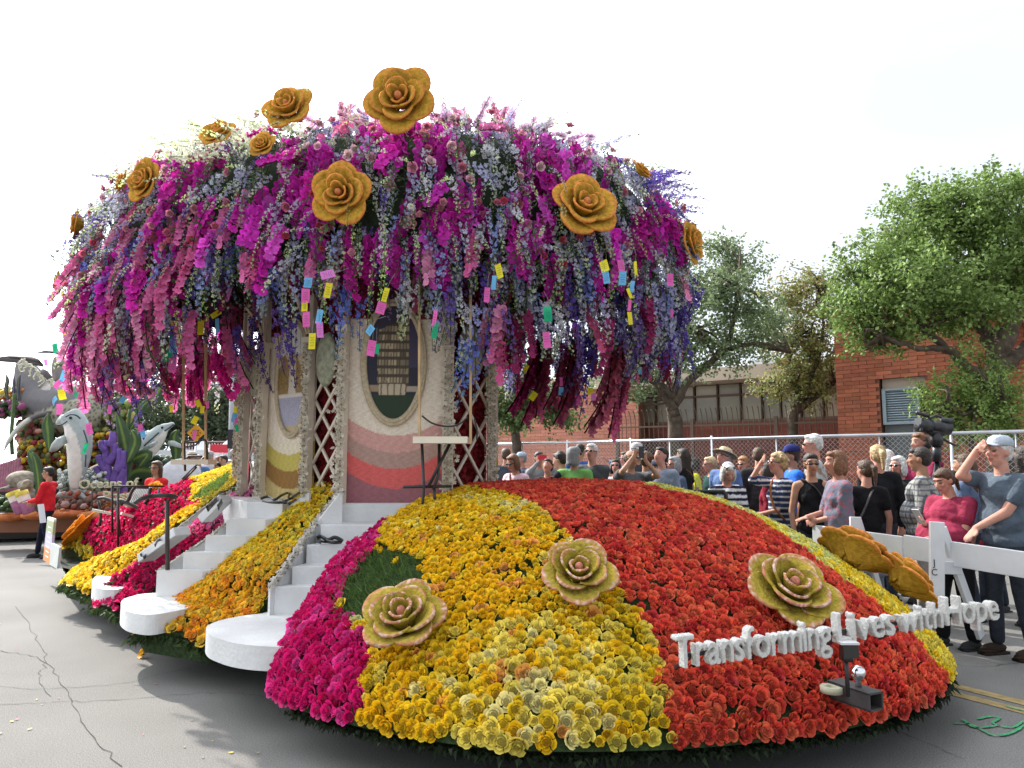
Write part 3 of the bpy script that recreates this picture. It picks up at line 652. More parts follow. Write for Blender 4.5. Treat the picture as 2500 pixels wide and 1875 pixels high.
a = MP[:-1, :-1].reshape(-1, 3); b = MP[1:, :-1].reshape(-1, 3); c = MP[1:, 1:].reshape(-1, 3); d = MP[:-1, 1:].reshape(-1, 3)
T = np.concatenate([np.stack([a, b, c], 1), np.stack([a, c, d], 1)]); A = np.linalg.norm(np.cross(T[:, 1] - T[:, 0], T[:, 2] - T[:, 0]), axis=1); T = T[A > 1e-7]
cen = T.mean(1); N = np.cross(T[:, 1] - T[:, 0], T[:, 2] - T[:, 0]); N *= np.sign(N[:, 2:3]); N /= np.linalg.norm(N, axis=1, keepdims=True)
T = T[(((np.array([0, 0, CAMH]) - cen) * N).sum(1) > -1.2)]
P, N = scatter_t(T, .0455, 40); N = N * np.sign(N[:, 2:3])
rho = np.hypot(P[:, 0] - MC[0], P[:, 1] - MC[1]) / mR(np.arctan2(P[:, 1] - MC[1], P[:, 0] - MC[0]))
out = np.stack([P[:, 0] - MC[0], P[:, 1] - MC[1], 0 * P[:, 0]], 1); out /= np.linalg.norm(out, axis=1, keepdims=True) + 1e-6
q = PX(P); K = 1.1302
def poly(l): return [(x * K, y * K) for x, y in l]
RED = poly([(900, 1000), (925, 1040), (1020, 1058), (1110, 1074), (1170, 1108), (1225, 1155), (1330, 1262), (1385, 1345), (1412, 1400), (1425, 1480), (1445, 1560), (1455, 1800), (2200, 1800), (2045, 1478), (2005, 1430), (1960, 1370), (1860, 1290), (1800, 1245), (1740, 1198), (1620, 1118), (1500, 1078), (1400, 1058), (1300, 1000)])
MAG = poly([(838, 1120), (812, 1185), (760, 1255), (735, 1310), (760, 1345), (815, 1390), (800, 1430), (785, 1475), (783, 1700), (300, 1700), (500, 1400), (820, 1090)])
GRN = [(905, 1345), (960, 1350), (1040, 1372), (1018, 1410), (1025, 1460), (1000, 1500), (900, 1535), (845, 1515), (832, 1470), (860, 1410)]
red = inpoly(q, RED); magm = inpoly(q, MAG); grn = inpoly(q, GRN)
n = len(P); tint = np.zeros((n, 3)); kind = np.array(['yellow_rose'] * n, dtype=object)
nzv = np.sin(P[:, 0] * 3.1 + 1.2 * np.sin(P[:, 1] * 2.3)) + np.sin(P[:, 1] * 3.7 + P[:, 0] * 1.9) + RNG.normal(0, 1.3, n)
Yc = np.array([[.90, .56, .012], [.92, .66, .03], [.92, .76, .14], [.92, .82, .36], [.86, .42, .10]])
ci = np.where(nzv > 2.7, 3, np.where(nzv > 1.4, 2, np.where(nzv > -.4, 1, 0))); ci = np.where(RNG.random(n) < .035, 4, ci)
tint = Yc[ci] * (.9 + .2 * RNG.random((n, 1)))
rightside = (q[:, 0] > 1500) & ~red
tint[rightside] = cmix(rightside.sum(), [(.80, .74, .16), (.78, .78, .28), (.84, .62, .04), (.72, .74, .30)])
lowr = rightside & (P[:, 2] < .85); tint[lowr] = cmix(lowr.sum(), [(.84, .60, .02), (.82, .68, .10)])
tint[red] = cmix(red.sum(), [(.80, .115, .060), (.72, .075, .05), (.84, .17, .08), (.60, .045, .045)], [.4, .3, .2, .1]); kind[red] = 'red_rose'
tint[magm & ~red] = cmix((magm & ~red).sum(), [(.74, .015, .20), (.64, .010, .15), (.80, .06, .32), (.56, .006, .10)], [.4, .3, .15, .15]); kind[magm & ~red] = 'magenta_rose'
Nn = N * .8 + out * .30 * (rho[:, None] ** 2) + RNG.normal(0, .17, (n, 3)); low = rho > .95; Nn[low] = Nn[low] + [0, 0, -.15] + out[low] * .3; szk = np.where(P[:, 2] < .75, 1.13, 1.0)
keep = ~grn | magm | (RNG.random(n) < .02)
front = (q[:, 1] > 1000) 
ROSES.append((P[keep] + N[keep] * .006, Nn[keep], tint[keep], (.0300 + .0115 * RNG.random(keep.sum())) * szk[keep], kind[keep]))
gp = P[grn]; gn = N[grn]
# ---------------------------------------------------------------- strips between the stairs
def edge(l): return np.array([WZ(x, y, z) for x, y, z in l])
def resamp(E, n):
    s = np.concatenate([[0], np.cumsum(np.linalg.norm(np.diff(E, axis=0), axis=1))]); s /= s[-1]; t = np.linspace(0, 1, n); return np.stack([np.interp(t, s, E[:, k]) for k in range(3)], -1)
def strip(L, R, bulge=.07, n=26, m=7):
    L = resamp(edge(L), n); R = resamp(edge(R), n); u = np.linspace(0, 1, m)[None, :, None]; P = L[:, None] * (1 - u) + R[:, None] * u; P[..., 2] += bulge * np.sin(pi * u[..., 0]); return P
SA = strip([(760, 1201, 1.32), (670, 1260, 1.11), (592, 1322, .89), (533, 1373, .73), (490, 1420, .60), (451, 1451, .50), (384, 1483, .40), (333, 1545, .31)],
           [(824, 1191, 1.37), (764, 1279, 1.09), (713, 1350, .90), (670, 1405, .75), (650, 1452, .60), (628, 1499, .48), (502, 1573, .31)])
SB = strip([(635, 1175, 1.38), (552, 1220, 1.20), (474, 1279, .97), (419, 1326, .80), (357, 1361, .68), (278, 1412, .48), (240, 1444, .34), (234, 1478, .25)],
           [(650, 1180, 1.38), (603, 1228, 1.18), (533, 1291, .94), (474, 1334, .78), (419, 1369, .64), (384, 1393, .56), (382, 1432, .42), (292, 1495, .26)], .05)
SC = strip([(575, 1172, 1.36), (500, 1218, 1.17), (430, 1262, .98), (350, 1325, .72), (270, 1352, .60), (190, 1385, .42), (150, 1425, .31)],
           [(582, 1182, 1.34), (505, 1230, 1.14), (440, 1280, .93), (385, 1318, .77), (335, 1378, .55), (290, 1405, .42), (218, 1452, .28)], .05)
SD = strip([(575, 1138, 1.54), (480, 1165, 1.41), (400, 1195, 1.26), (330, 1225, 1.10), (250, 1262, .87), (175, 1305, .62), (150, 1345, .42)],
           [(585, 1178, 1.38), (520, 1215, 1.2), (470, 1245, 1.07), (420, 1290, .85), (370, 1325, .7), (300, 1355, .5), (222, 1378, .30)], .10, 26, 11)
def skirt(P, name='greenery_side', z=.16, inset=.06):
    """dark green sides hanging below the edge of a strip"""
    ring = np.concatenate([P[:, 0], P[-1, 1:], P[::-1, -1][1:]]); c = P.reshape(-1, 3).mean(0); low = ring.copy(); d = (c - ring) * [1, 1, 0]; d /= np.linalg.norm(d, axis=1, keepdims=True) + 1e-9
    low += d * inset; low[:, 2] = np.minimum(z, ring[:, 2] - .05); g = Geo(); sheet(g, np.stack([ring - [0, 0, .02], low], 1)); obj(name, g, DKGREEN, FLOAT)
for S in (SA, SB, SC, SD):
    g = Geo(); sheet(g, S - [0, 0, .03]); obj('strip_base', g, DKGREEN, FLOAT); skirt(S)
def strip_roses(S, colf, sp=.0445, kindname='yellow_rose', gfilt=None, size=.0365):
    P, N = scatter(S, sp); N = N * np.sign(N[:, 2:3]); qq = PX(P); n = len(P); t, kd = colf(P, qq, n); keep = np.ones(n, bool) if gfilt is None else ~inpoly(qq, gfilt)
    low = P[:, 2] < .42; Nn = N + RNG.normal(0, .2, (n, 3)); Nn[low] += np.array([-.35, -.55, -.1])
    ROSES.append((P[keep], Nn[keep], t[keep], size * (.85 + .3 * RNG.random(keep.sum())), kd[keep])); return P[~keep], N[~keep]
def fill(n, k): a = np.empty(n, object); a[:] = k; return a
def colA(P, qq, n):
    t = np.clip((qq[:, 1] - 1330) / 130 + RNG.normal(0, .25, n), 0, 1)[:, None]; a = cmix(n, [(.90, .68, .04), (.88, .74, .10), (.90, .58, .03)]); b = cmix(n, [(.92, .50, .02), (.90, .42, .025), (.92, .60, .06), (.88, .34, .03)]); return a * (1 - t) + b * t, np.where(t[:, 0] > .5, 'orange_rose', 'yellow_rose').astype(object)
strip_roses(SA, colA)
def colB(P, qq, n):
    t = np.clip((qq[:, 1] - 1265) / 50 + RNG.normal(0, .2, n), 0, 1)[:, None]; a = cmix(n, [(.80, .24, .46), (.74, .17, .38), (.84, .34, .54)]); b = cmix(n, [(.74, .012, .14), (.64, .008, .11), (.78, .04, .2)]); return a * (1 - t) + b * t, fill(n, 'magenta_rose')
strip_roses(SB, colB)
def colC(P, qq, n): return cmix(n, [(.86, .60, .03), (.86, .70, .12), (.84, .50, .02)]), fill(n, 'yellow_rose')
strip_roses(SC, colC)
def colD(P, qq, n):
    t = cmix(n, [(.62, .006, .09), (.54, .004, .06), (.72, .03, .14)]); k = fill(n, 'magenta_rose'); y = (qq[:, 0] > 470) & (qq[:, 1] < 1228 - (qq[:, 0] - 470) * .3) | (qq[:, 0] < 205) | ((qq[:, 0] < 235) & (qq[:, 1] > 1330)); t[y] = cmix(y.sum(), [(.86, .60, .03), (.86, .70, .10)]); k[y] = 'yellow_rose'; return t, k
gD1 = [(478, 1220), (490, 1200), (520, 1180), (560, 1155), (575, 1160), (545, 1190), (510, 1222)]; gD2 = [(215, 1300), (240, 1285), (275, 1280), (262, 1298), (228, 1304)]
p1_, n1_ = strip_roses(SD, colD, .052, gfilt=gD1); 
# grass in the green patches
GRASSM = mat('fine_grass', None, rough=.7, trans=.3)
def grass(Ps, Ns, name, n_per=14, L=.055, c=(.07, .13, .03), bw=.05):
    Ps = np.repeat(Ps, n_per, 0) + RNG.normal(0, .03, (len(Ps) * n_per, 3)) * [1, 1, .2]; Ns = np.repeat(Ns, n_per, 0) + RNG.normal(0, .5, (len(Ps), 3)); bl = Geo(); bl.add([(-bw, 0, 0), (bw, 0, 0), (0, .3, 1)], [(0, 1, 2)])
    g = Geo(); g.many(bl, frames(Ps, Ns, RNG.random(len(Ps)) * 6, L * (.6 + .8 * RNG.random(len(Ps)))), cmix(len(Ps), [c, (c[0] * 1.5, c[1] * 1.4, c[2] * 1.3)], v=.3)); obj(name, g, GRASSM, FLOAT, smooth=False, kind='stuff')
grass(gp, gn, 'grass_patch', 26); grass(p1_, n1_, 'grass_patch', 26, c=(.16, .26, .06))
# ---------------------------------------------------------------- place the roses: 300 nearest single, the rest as one mass
P = np.concatenate([r[0] for r in ROSES]); N = np.concatenate([r[1] for r in ROSES]); Tt = np.concatenate([r[2] for r in ROSES]); S = np.concatenate([r[3] for r in ROSES]); Kd = np.concatenate([r[4] for r in ROSES])
print('roses', len(P))
spin = RNG.random(len(P)) * 6.28; N = N / np.linalg.norm(N, axis=1, keepdims=True)
dist = np.linalg.norm(P - [0, 0, CAMH], axis=1); facing = ((np.array([0, 0, CAMH]) - P) * N).sum(1) / dist
order = np.argsort(dist / S * .034 + (facing < .15) * 50); single = order[:298]; rest = order[298:]
rm = {}
for i in single:
    k = Kd[i]; v = int(RNG.integers(0, 4)); tq = tuple(np.round(Tt[i] * 14) / 14 if False else np.round(Tt[i], 1)); key = (k, v, tq, RNG.random() < .25)
    if key not in rm:
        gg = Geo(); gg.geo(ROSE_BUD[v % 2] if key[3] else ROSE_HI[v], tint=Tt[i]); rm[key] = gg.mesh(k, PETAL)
    o = link(str(k), rm[key], FLOAT); M = frame(P[i], N[i], spin[i], S[i]); o.matrix_basis = Matrix(M.tolist())
near = rest[dist[rest] < 4.9]; far = rest[dist[rest] >= 4.9]
g = Geo()
v = RNG.integers(0, 6, len(near))
for k in range(6):
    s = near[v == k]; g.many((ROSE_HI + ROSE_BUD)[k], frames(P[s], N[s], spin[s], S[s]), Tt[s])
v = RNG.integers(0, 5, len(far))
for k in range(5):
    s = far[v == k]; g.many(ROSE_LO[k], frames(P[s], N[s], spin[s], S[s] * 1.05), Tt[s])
obj('rose_covering', g, PETAL, FLOAT, kind='stuff')
# ---------------------------------------------------------------- dark skirt below the flowers
ring = [WZ(*p) for p in [(1950, 1690, .2)]]
outl = [tuple(SC[-1, 0][:2]), tuple(SC[-1, -1][:2]), tuple(SB[-1, 0][:2]), tuple(SB[-1, -1][:2]), tuple(SA[-1, 0][:2]), tuple(SA[-1, -1][:2]), (-1.55, 4.95), (-1.35, 4.45)]
for dg in np.linspace(238, 358, 26): t = radians(dg); outl.append((MC[0] + mR(t) * cos(t), MC[1] + mR(t) * sin(t)))
outl += [(3.2, 7.6), (2.0, 9.3), (0, 10.6), (-2.5, 11.0), (-4.5, 10.6), (-6.1, 10.0), (-5.6, 9.2), (-4.6, 8.4)]
O = np.array(outl); cc = np.array([-.8, 7.4]); dd = cc - O; dl = np.linalg.norm(dd, axis=1, keepdims=True); I1 = O + dd / dl * .16; I2 = O + dd / dl * .30; I3 = O + dd / dl * .5
g = Geo(); P0 = np.stack([np.c_[I1, np.full(len(O), .33)], np.c_[I2, np.full(len(O), .17)], np.c_[I3, np.full(len(O), .02)]], 1); sheet(g, P0, closed=True)
g.add(np.c_[I1, np.full(len(O), .33)], [tuple(range(len(O)))]); obj('skirt', g, SKIRT, FLOAT)
# shaggy greenery under the rose edge
gg = Geo(); t = np.radians(np.linspace(236, 360, 900)); R_ = mR(t) - .04; Pg = np.stack([MC[0] + R_ * np.cos(t), MC[1] + R_ * np.sin(t), .22 + 0 * t], 1); Pg[:, 0] = np.maximum(Pg[:, 0], np.interp(-Pg[:, 1], -SXY[:, 1], SXY[:, 0]))
grass(Pg, np.stack([np.cos(t) * .6, np.sin(t) * .6, -1 + 0 * t], 1), 'greenery_fringe', 5, .035, (.012, .022, .008), .30)
for S_ in (SA, SB, SC):
    E = np.concatenate([S_[-8:, 0], S_[-1], S_[-6:, -1]]); E = resamp(E, 120) - [0, 0, .05]; grass(E, np.tile([-.5, -.6, -1.], (120, 1)), 'greenery_fringe', 6, .05, (.03, .055, .016), .25)
# ================================================================ stairs
def prism(g, quad, z0, z1, col=(1, 1, 1)):
    q = np.array([[p[0], p[1]] for p in quad]); n = len(q); V = np.concatenate([np.c_[q, np.full(n, z0)], np.c_[q, np.full(n, z1)]]); F = [tuple(range(n))[::-1], tuple(range(n, 2 * n))] + [(i, (i + 1) % n, n + (i + 1) % n, n + i) for i in range(n)]
    A = sum(q[i][0] * q[(i + 1) % n][1] - q[(i + 1) % n][0] * q[i][1] for i in range(n))
    if A < 0: F = [f[::-1] for f in F]
    return g.add(V, F, col)
def stair(steps, back, plat, plat_z, zlow=.36):
    st = empty('staircase', (0, 0, 0), parent=FLOAT); prev = back
    for k, (L, R, z) in enumerate(steps):
        l = WZ(L[0], L[1], z); r = WZ(R[0], R[1], z); g = Geo(); bl, br = prev; e = np.array([0, .012, 0]) if k else 0
        prism(g, [l, r, br + e * 1.0 if k else br, bl + e * 1.0 if k else bl], zlow, z); o = obj('step', g, WHITE, st, smooth=False)
        bm = o.modifiers.new('bevel', 'BEVEL'); bm.width = .006; bm.segments = 2
        prev = (l - [0, .006, 0], r - [0, .006, 0])
    g = Geo(); prism(g, [WZ(x, y, plat_z) for x, y in catmull(plat, 4)], plat_z - .145, plat_z); o = obj('platform', g, WHITE, st, smooth=False); bm = o.modifiers.new('bevel', 'BEVEL'); bm.width = .008; bm.segments = 2; bm.limit_method = 'ANGLE'; bm.angle_limit = radians(50)
    return st
stair([((812, 1229), (1075, 1229), 1.25), ((783, 1281), (1015, 1281), 1.10), ((748, 1330), (985, 1330), .96), ((713, 1383), (960, 1383), .82), ((664, 1432), (930, 1432), .69)],
      (np.array([-1.7, 7.0, 0]), np.array([-.3, 7.0, 0])), [(664, 1490), (640, 1497), (600, 1502), (560, 1509), (526, 1518), (508, 1527), (503, 1536), (510, 1548), (528, 1557), (560, 1567), (600, 1574), (650, 1578), (720, 1578), (800, 1560), (960, 1490)], .49)
stair([((603, 1225), (690, 1226), 1.25), ((552, 1268), (648, 1268), 1.11), ((501, 1307), (600, 1307), .98), ((447, 1348), (550, 1348), .85), ((382, 1391), (496, 1391), .71)],
      (np.array([-3.0, 7.7, 0]), np.array([-1.9, 7.3, 0])), [(382, 1447), (345, 1450), (316, 1457), (300, 1464), (295, 1472), (298, 1482), (312, 1492), (335, 1498), (365, 1501), (400, 1497), (470, 1480), (520, 1440)], .49)
stair([((588, 1196), (640, 1196), 1.25), ((535, 1222), (585, 1222), 1.14), ((495, 1250), (545, 1250), 1.02), ((455, 1285), (505, 1285), .88), ((400, 1325), (455, 1325), .74), ((333, 1378), (400, 1378), .58)],
      (np.array([-3.6, 9.0, 0]), np.array([-2.6, 8.6, 0])), [(335, 1398), (285, 1400), (250, 1403), (232, 1409), (225, 1418), (227, 1428), (240, 1436), (262, 1439), (300, 1436), (350, 1410)], .42, .3)
# deck and side walls
g = Geo(); hull = [(-.25, 7.1), (-.62, 6.38), (-1.5, 6.32), (-1.95, 6.75), (-2.6, 7.35), (-3.0, 7.9), (-3.3, 8.6), (-3.2, 9.6), (-2, 10), (-.8, 9.6), (-.1, 8.6)]
prism(g, hull, .4, 1.238); obj('deck', g, WHITE, FLOAT, smooth=False)
# white blossom borders beside the stairs
BLOS = Geo()
for k in range(5):
    a = 2 * pi * k / 5; BLOS.add([(0, 0, 0), (cos(a - .5) * .8, sin(a - .5) * .8, .5), (cos(a) * 1.1, sin(a) * 1.1, .35), (cos(a + .5) * .8, sin(a + .5) * .8, .5)], [(0, 1, 2, 3)])
CREAM = mat('cream_blossom', None, rough=.8, trans=.15, noise=.1, nscale=30)
def ruffle(parent, pts, rad, n, name='blossom_border', col=(.74, .70, .62), size=.016, z0=None):
    P = catmull(pts, 10) if len(pts) > 2 else resamp(np.array(pts, float), 20); P = resamp(P, n) + RNG.normal(0, rad * .6, (n, 3)); N = RNG.normal(0, 1, (n, 3)) + [-.2, -1.0, .4]
    g = Geo(); tube(g, resamp(P * 0 + catmull(pts, 10)[np.linspace(0, len(catmull(pts, 10)) - 1, n).astype(int)] if len(pts) > 2 else resamp(np.array(pts, float), n), 12), rad * .8, 6, tuple(np.array(col) * .7))
    g.many(BLOS, frames(P, N, RNG.random(n) * 6, size * (.7 + .6 * RNG.random(n))), cmix(n, [col, tuple(np.array(col) * .85), tuple(np.array(col) * 1.08)]))
    k = n // 4; Q = P[RNG.integers(0, n, k)] + RNG.normal(0, rad * .5, (k, 3)) + [-.006, -.012, 0]; sd = Geo(); ball(sd, (0, 0, 0), 1, 5, 4); g.many(sd, frames(Q, RNG.normal(size=(k, 3)), RNG.random(k), size * .32), np.tile([.10, .09, .06], (k, 1)))
    return obj(name, g, CREAM, parent, kind='stuff')
ruffle(FLOAT, [WZ(836, 1196, 1.37), WZ(800, 1240, 1.22), WZ(770, 1279, 1.10), WZ(720, 1350, .91), WZ(684, 1402, .77), WZ(658, 1434, .69)], .022, 420)
ruffle(FLOAT, [WZ(757, 1201, 1.34), WZ(668, 1262, 1.11), WZ(590, 1322, .90), WZ(531, 1375, .73), WZ(497, 1408, .66)], .013, 300, size=.011)
ruffle(FLOAT, [WZ(652, 1182, 1.38), WZ(606, 1232, 1.17), WZ(536, 1292, .95), WZ(477, 1335, .79), WZ(424, 1370, .66), WZ(386, 1393, .58)], .016, 320, size=.012)
ruffle(FLOAT, [WZ(584, 1186, 1.34), WZ(508, 1233, 1.14), WZ(443, 1283, .93), WZ(390, 1320, .78), WZ(350, 1362, .63)], .014, 220, size=.011)
g = Geo()
for pts in ([(757, 1201, 1.34), (668, 1262, 1.11), (590, 1322, .90), (531, 1375, .73), (497, 1408, .66)], [(836, 1196, 1.37), (770, 1279, 1.10), (720, 1350, .91), (684, 1402, .77), (658, 1434, .69)], [(652, 1182, 1.38), (606, 1232, 1.17), (536, 1292, .95), (477, 1335, .79), (386, 1393, .58)], [(584, 1186, 1.34), (508, 1233, 1.14), (443, 1283, .93), (390, 1320, .78), (350, 1362, .63)]):
    E = edge(pts); B_ = E.copy(); B_[:, 2] = .36; sheet(g, np.stack([E, B_], 1), thick=.02)
_=obj('stair_cheek', g, WHITE, FLOAT, smooth=False)
# ================================================================ pavilion
CR = (.66, .58, .47)
def wall_pt(a, b, s, z, off=0):
    a = np.array([*a, 0.]); b = np.array([*b, 0.]); d = b - a; n = np.array([d[1], -d[0], 0]) / np.linalg.norm(d); n = n if n @ (np.array([0, 0, 0]) - a) > 0 else -n; return a + d * s + n * off + [0, 0, z]
NP_ = lambda x, d: ((x - CXP) / FPX * d * 1.0, d)
v0, v1, v2, v3, v4, v5, v6 = (-.22, 7.15), (-.60, 6.50), (-1.43, 6.46), (-1.83, 6.86), (-2.44, 7.42), (-2.80, 7.95), (-3.06, 8.55)
v7 = (-.16, 7.95)
def pgrid(a, b, z0, z1, nu, nv, colf, off, name, parent, matl=None, thick=.0):
    u = np.linspace(0, 1, nu); z = np.linspace(z0, z1, nv); P = np.array([[wall_pt(a, b, s, zz, off) for zz in z] for s in u]); U, Zz = np.meshgrid(u, z, indexing='ij'); C = colf(U, Zz); g = Geo(); sheet(g, P, C, thick=thick); return obj(name, g, matl or PAINT, parent, smooth=False)
def waves(bands, amp, top):
    def f(U, Z):
        C = np.tile(np.array(CR) * 1.12, U.shape + (1,)); arc = amp * (1 - (2 * U - 1) ** 2)
        for z, c in bands: C[Z < z - arc] = c
        C[Z > top] = (.20, .015, .012); return C * (1 + .06 * np.sin(60 * U + 11 * np.sin(50 * Z)))[..., None] * (.94 + .12 * RNG.random(U.shape))[..., None]
    return f
MOSAIC = mat('seed_mosaic', None, rough=.9, noise=.10, nscale=90, bump=.3, bscale=160)
pink = [(1.98, (.60, .33, .29)), (1.83, (.43, .28, .23)), (1.69, (.66, .13, .12)), (1.52, (.32, .13, .145))]
gold = [(1.92, (.72, .64, .48)), (1.80, (.52, .42, .10)), (1.64, (.29, .15, .04)), (1.47, (.55, .42, .17))]
pan3 = pgrid(v2, v1, 1.25, 2.9, 76, 150, waves(pink, .15, 2.86), .0, 'painted_panel', FLOAT, MOSAIC, .02)
pan2 = pgrid(v4, v3, 1.25, 2.9, 56, 130, waves(gold, .13, 2.86), .0, 'painted_panel', FLOAT, MOSAIC, .02)
pan1 = pgrid(v6, v5, 1.25, 2.9, 22, 110, waves(pink, .13, 2.86), .0, 'painted_panel', FLOAT, MOSAIC, .02)
pan4 = pgrid(v0, v7, 1.25, 2.9, 22, 110, waves(gold, .13, 2.86), .0, 'painted_panel', FLOAT, MOSAIC, .02)
def lattice(a, b, pitch, nm):
    la = empty('lattice_panel', (0, 0, 0), parent=FLOAT)
    pgrid(a, b, 1.25, 4.1, 3, 3, lambda U, Z: np.tile(np.array([.16, .008, .010]), U.shape + (1,)), -.06, 'red_backing', la, MOSAIC, .01)
    n = 1300; s = RNG.random(n); z = 1.25 + 2.0 * RNG.random(n); Pp = np.array([wall_pt(a, b, ss, zz, -.045) for ss, zz in zip(s, z)]); nrm = wall_pt(a, b, 0, 0, 1) - wall_pt(a, b, 0, 0, 0)
    gq = Geo(); gq.many(BLOS, frames(Pp, nrm + RNG.normal(0, .6, (n, 3)), RNG.random(n) * 6, .020), cmix(n, [(.22, .006, .012), (.13, .004, .008), (.32, .012, .02)], v=.3)); obj('red_blossoms', gq, PETAL, la, kind='stuff')
    L = np.linalg.norm(np.array(b) - np.array(a)); W = 1.0; zb, zt = 1.28, 2.62; h = L * 1.05; nb = int((zt - zb) / (h * .5)) + 1
    for k in range(-3, nb + 1):
        for sg in (0, 1):
            z0 = zb + k * h * .5; z1_ = z0 + h; s0, s1 = 0., 1.
            za, zz = (z0, z1_) if sg else (z1_, z0)
            # clip to z range
            t0, t1 = 0., 1.
            lo, hi = min(za, zz), max(za, zz)
            if hi <= zb + .03 or lo >= zt - .03: continue
            def zt_(t): return za + (zz - za) * t
            if lo < zb: tt = (zb - za) / (zz - za); (t0, t1) = (tt, t1) if zz > za else (t0, tt)
            if hi > zt: tt = (zt - za) / (zz - za); (t0, t1) = (t0, min(t1, tt)) if zz > za else (max(t0, tt), t1)
            g = Geo(); bar(g, wall_pt(a, b, t0, zt_(t0), .0 + .012 * sg), wall_pt(a, b, t1, zt_(t1), .0 + .012 * sg), .028, .016, CR, up=nrm); obj('slat', g, PAINT, la, smooth=False)
    # round moss disc at the top
    g = Geo(); cM = wall_pt(a, b, .55 if nm else .5, 2.62 if nm else 2.52, .07); M = frame(cM, nrm, 0, 1.0); M[:3, 0] *= .17 * min(1.3, L / .62); M[:3, 1] *= .25; 
    lathe(g, [(0, .03), (.6, .028), (.93, .015), (1.0, -.01), (.9, -.03), (0, -.03)], 28, M, (.30, .31, .22)); obj('moss_disc', g, mat('moss', None, rough=.95, noise=.35, nscale=18, bump=1.0, bscale=35), la)
lattice(v1, v0, .2, True) if False else lattice(v0, v1, .2, True); lattice(v3, v2, .2, False); lattice(v5, v4, .2, False)
# columns
def column(c, nrm, ztop, w=.075, d=.07, sd=1):
    co = empty('column', (0, 0, 0), parent=FLOAT); n = np.array([*nrm, 0.]); n /= np.linalg.norm(n); s = np.array([-n[1], n[0], 0]); c = np.array([*c, 0.])
    g = Geo(); bar(g, c + n * .03 + [0, 0, 1.25], c + n * .03 + [0, 0, ztop], w, d, CR, up=n); bar(g, c + n * .03 + [0, 0, ztop], c + n * .03 + [0, 0, ztop + .05], w * 1.5, d * 1.5, CR, up=n); obj('shaft', g, PAINT, co, smooth=False)
    e = n * .075 + s * 0
    n_ = 330; t = RNG.random(n_); P = c + e + np.outer(1.27 + (ztop - 1.27) * t, [0, 0, 1]) + s * RNG.normal(0, w * .33, (n_, 1)); g = Geo(); N = n + RNG.normal(0, .55, (n_, 3)); g.many(BLOS, frames(P, N, RNG.random(n_) * 6, .019 * (.7 + .5 * RNG.random(n_))), cmix(n_, [(.68, .62, .50), (.60, .53, .41), (.73, .68, .56)]))
    k = 60; P = c + n * .088 + np.outer(1.3 + (ztop - 1.3) * np.arange(k) / k, [0, 0, 1]) + s * w * .3 * np.where(np.arange(k) % 2, 1, -1)[:, None]; sdv = Geo(); ball(sdv, (0, 0, 0), 1, 5, 4); g.many(sdv, frames(P, RNG.normal(size=(k, 3)), RNG.random(k), .006), np.tile([.13, .13, .10], (k, 1))); obj('blossom_facing', g, CREAM, co, kind='stuff')
    # taller slim post continuing into the canopy
    g = Geo(); bar(g, c + [0, 0, ztop], c + [0, 0, 4.2], .05, .05, CR, up=n); obj('upper_post', g, PAINT, co, smooth=False)
column((-.20, 7.06), (.2, -1), 2.72); column((-.56, 6.46), (.1, -1), 2.76, .095); column((-1.46, 6.42), (-.3, -1), 2.74, .075); column((-1.86, 6.82), (-.6, -1), 2.70); column((-2.47, 7.38), (-.6, -1), 2.74); column((-2.83, 7.9), (-.8, -.9), 2.75); column((-3.10, 8.5), (-.9, -.6), 2.75)
g = Geo(); prism(g, [(-.3, 7.3), (-.62, 6.62), (-1.4, 6.58), (-1.8, 6.98), (-2.4, 7.5), (-2.7, 8.0), (-2.95, 8.6), (-2.2, 9.6), (-1, 9.6), (-.3, 8.7)], 1.25, 4.2, (.13, .02, .02)); obj('inner_core', g, PAINT, FLOAT, smooth=False)
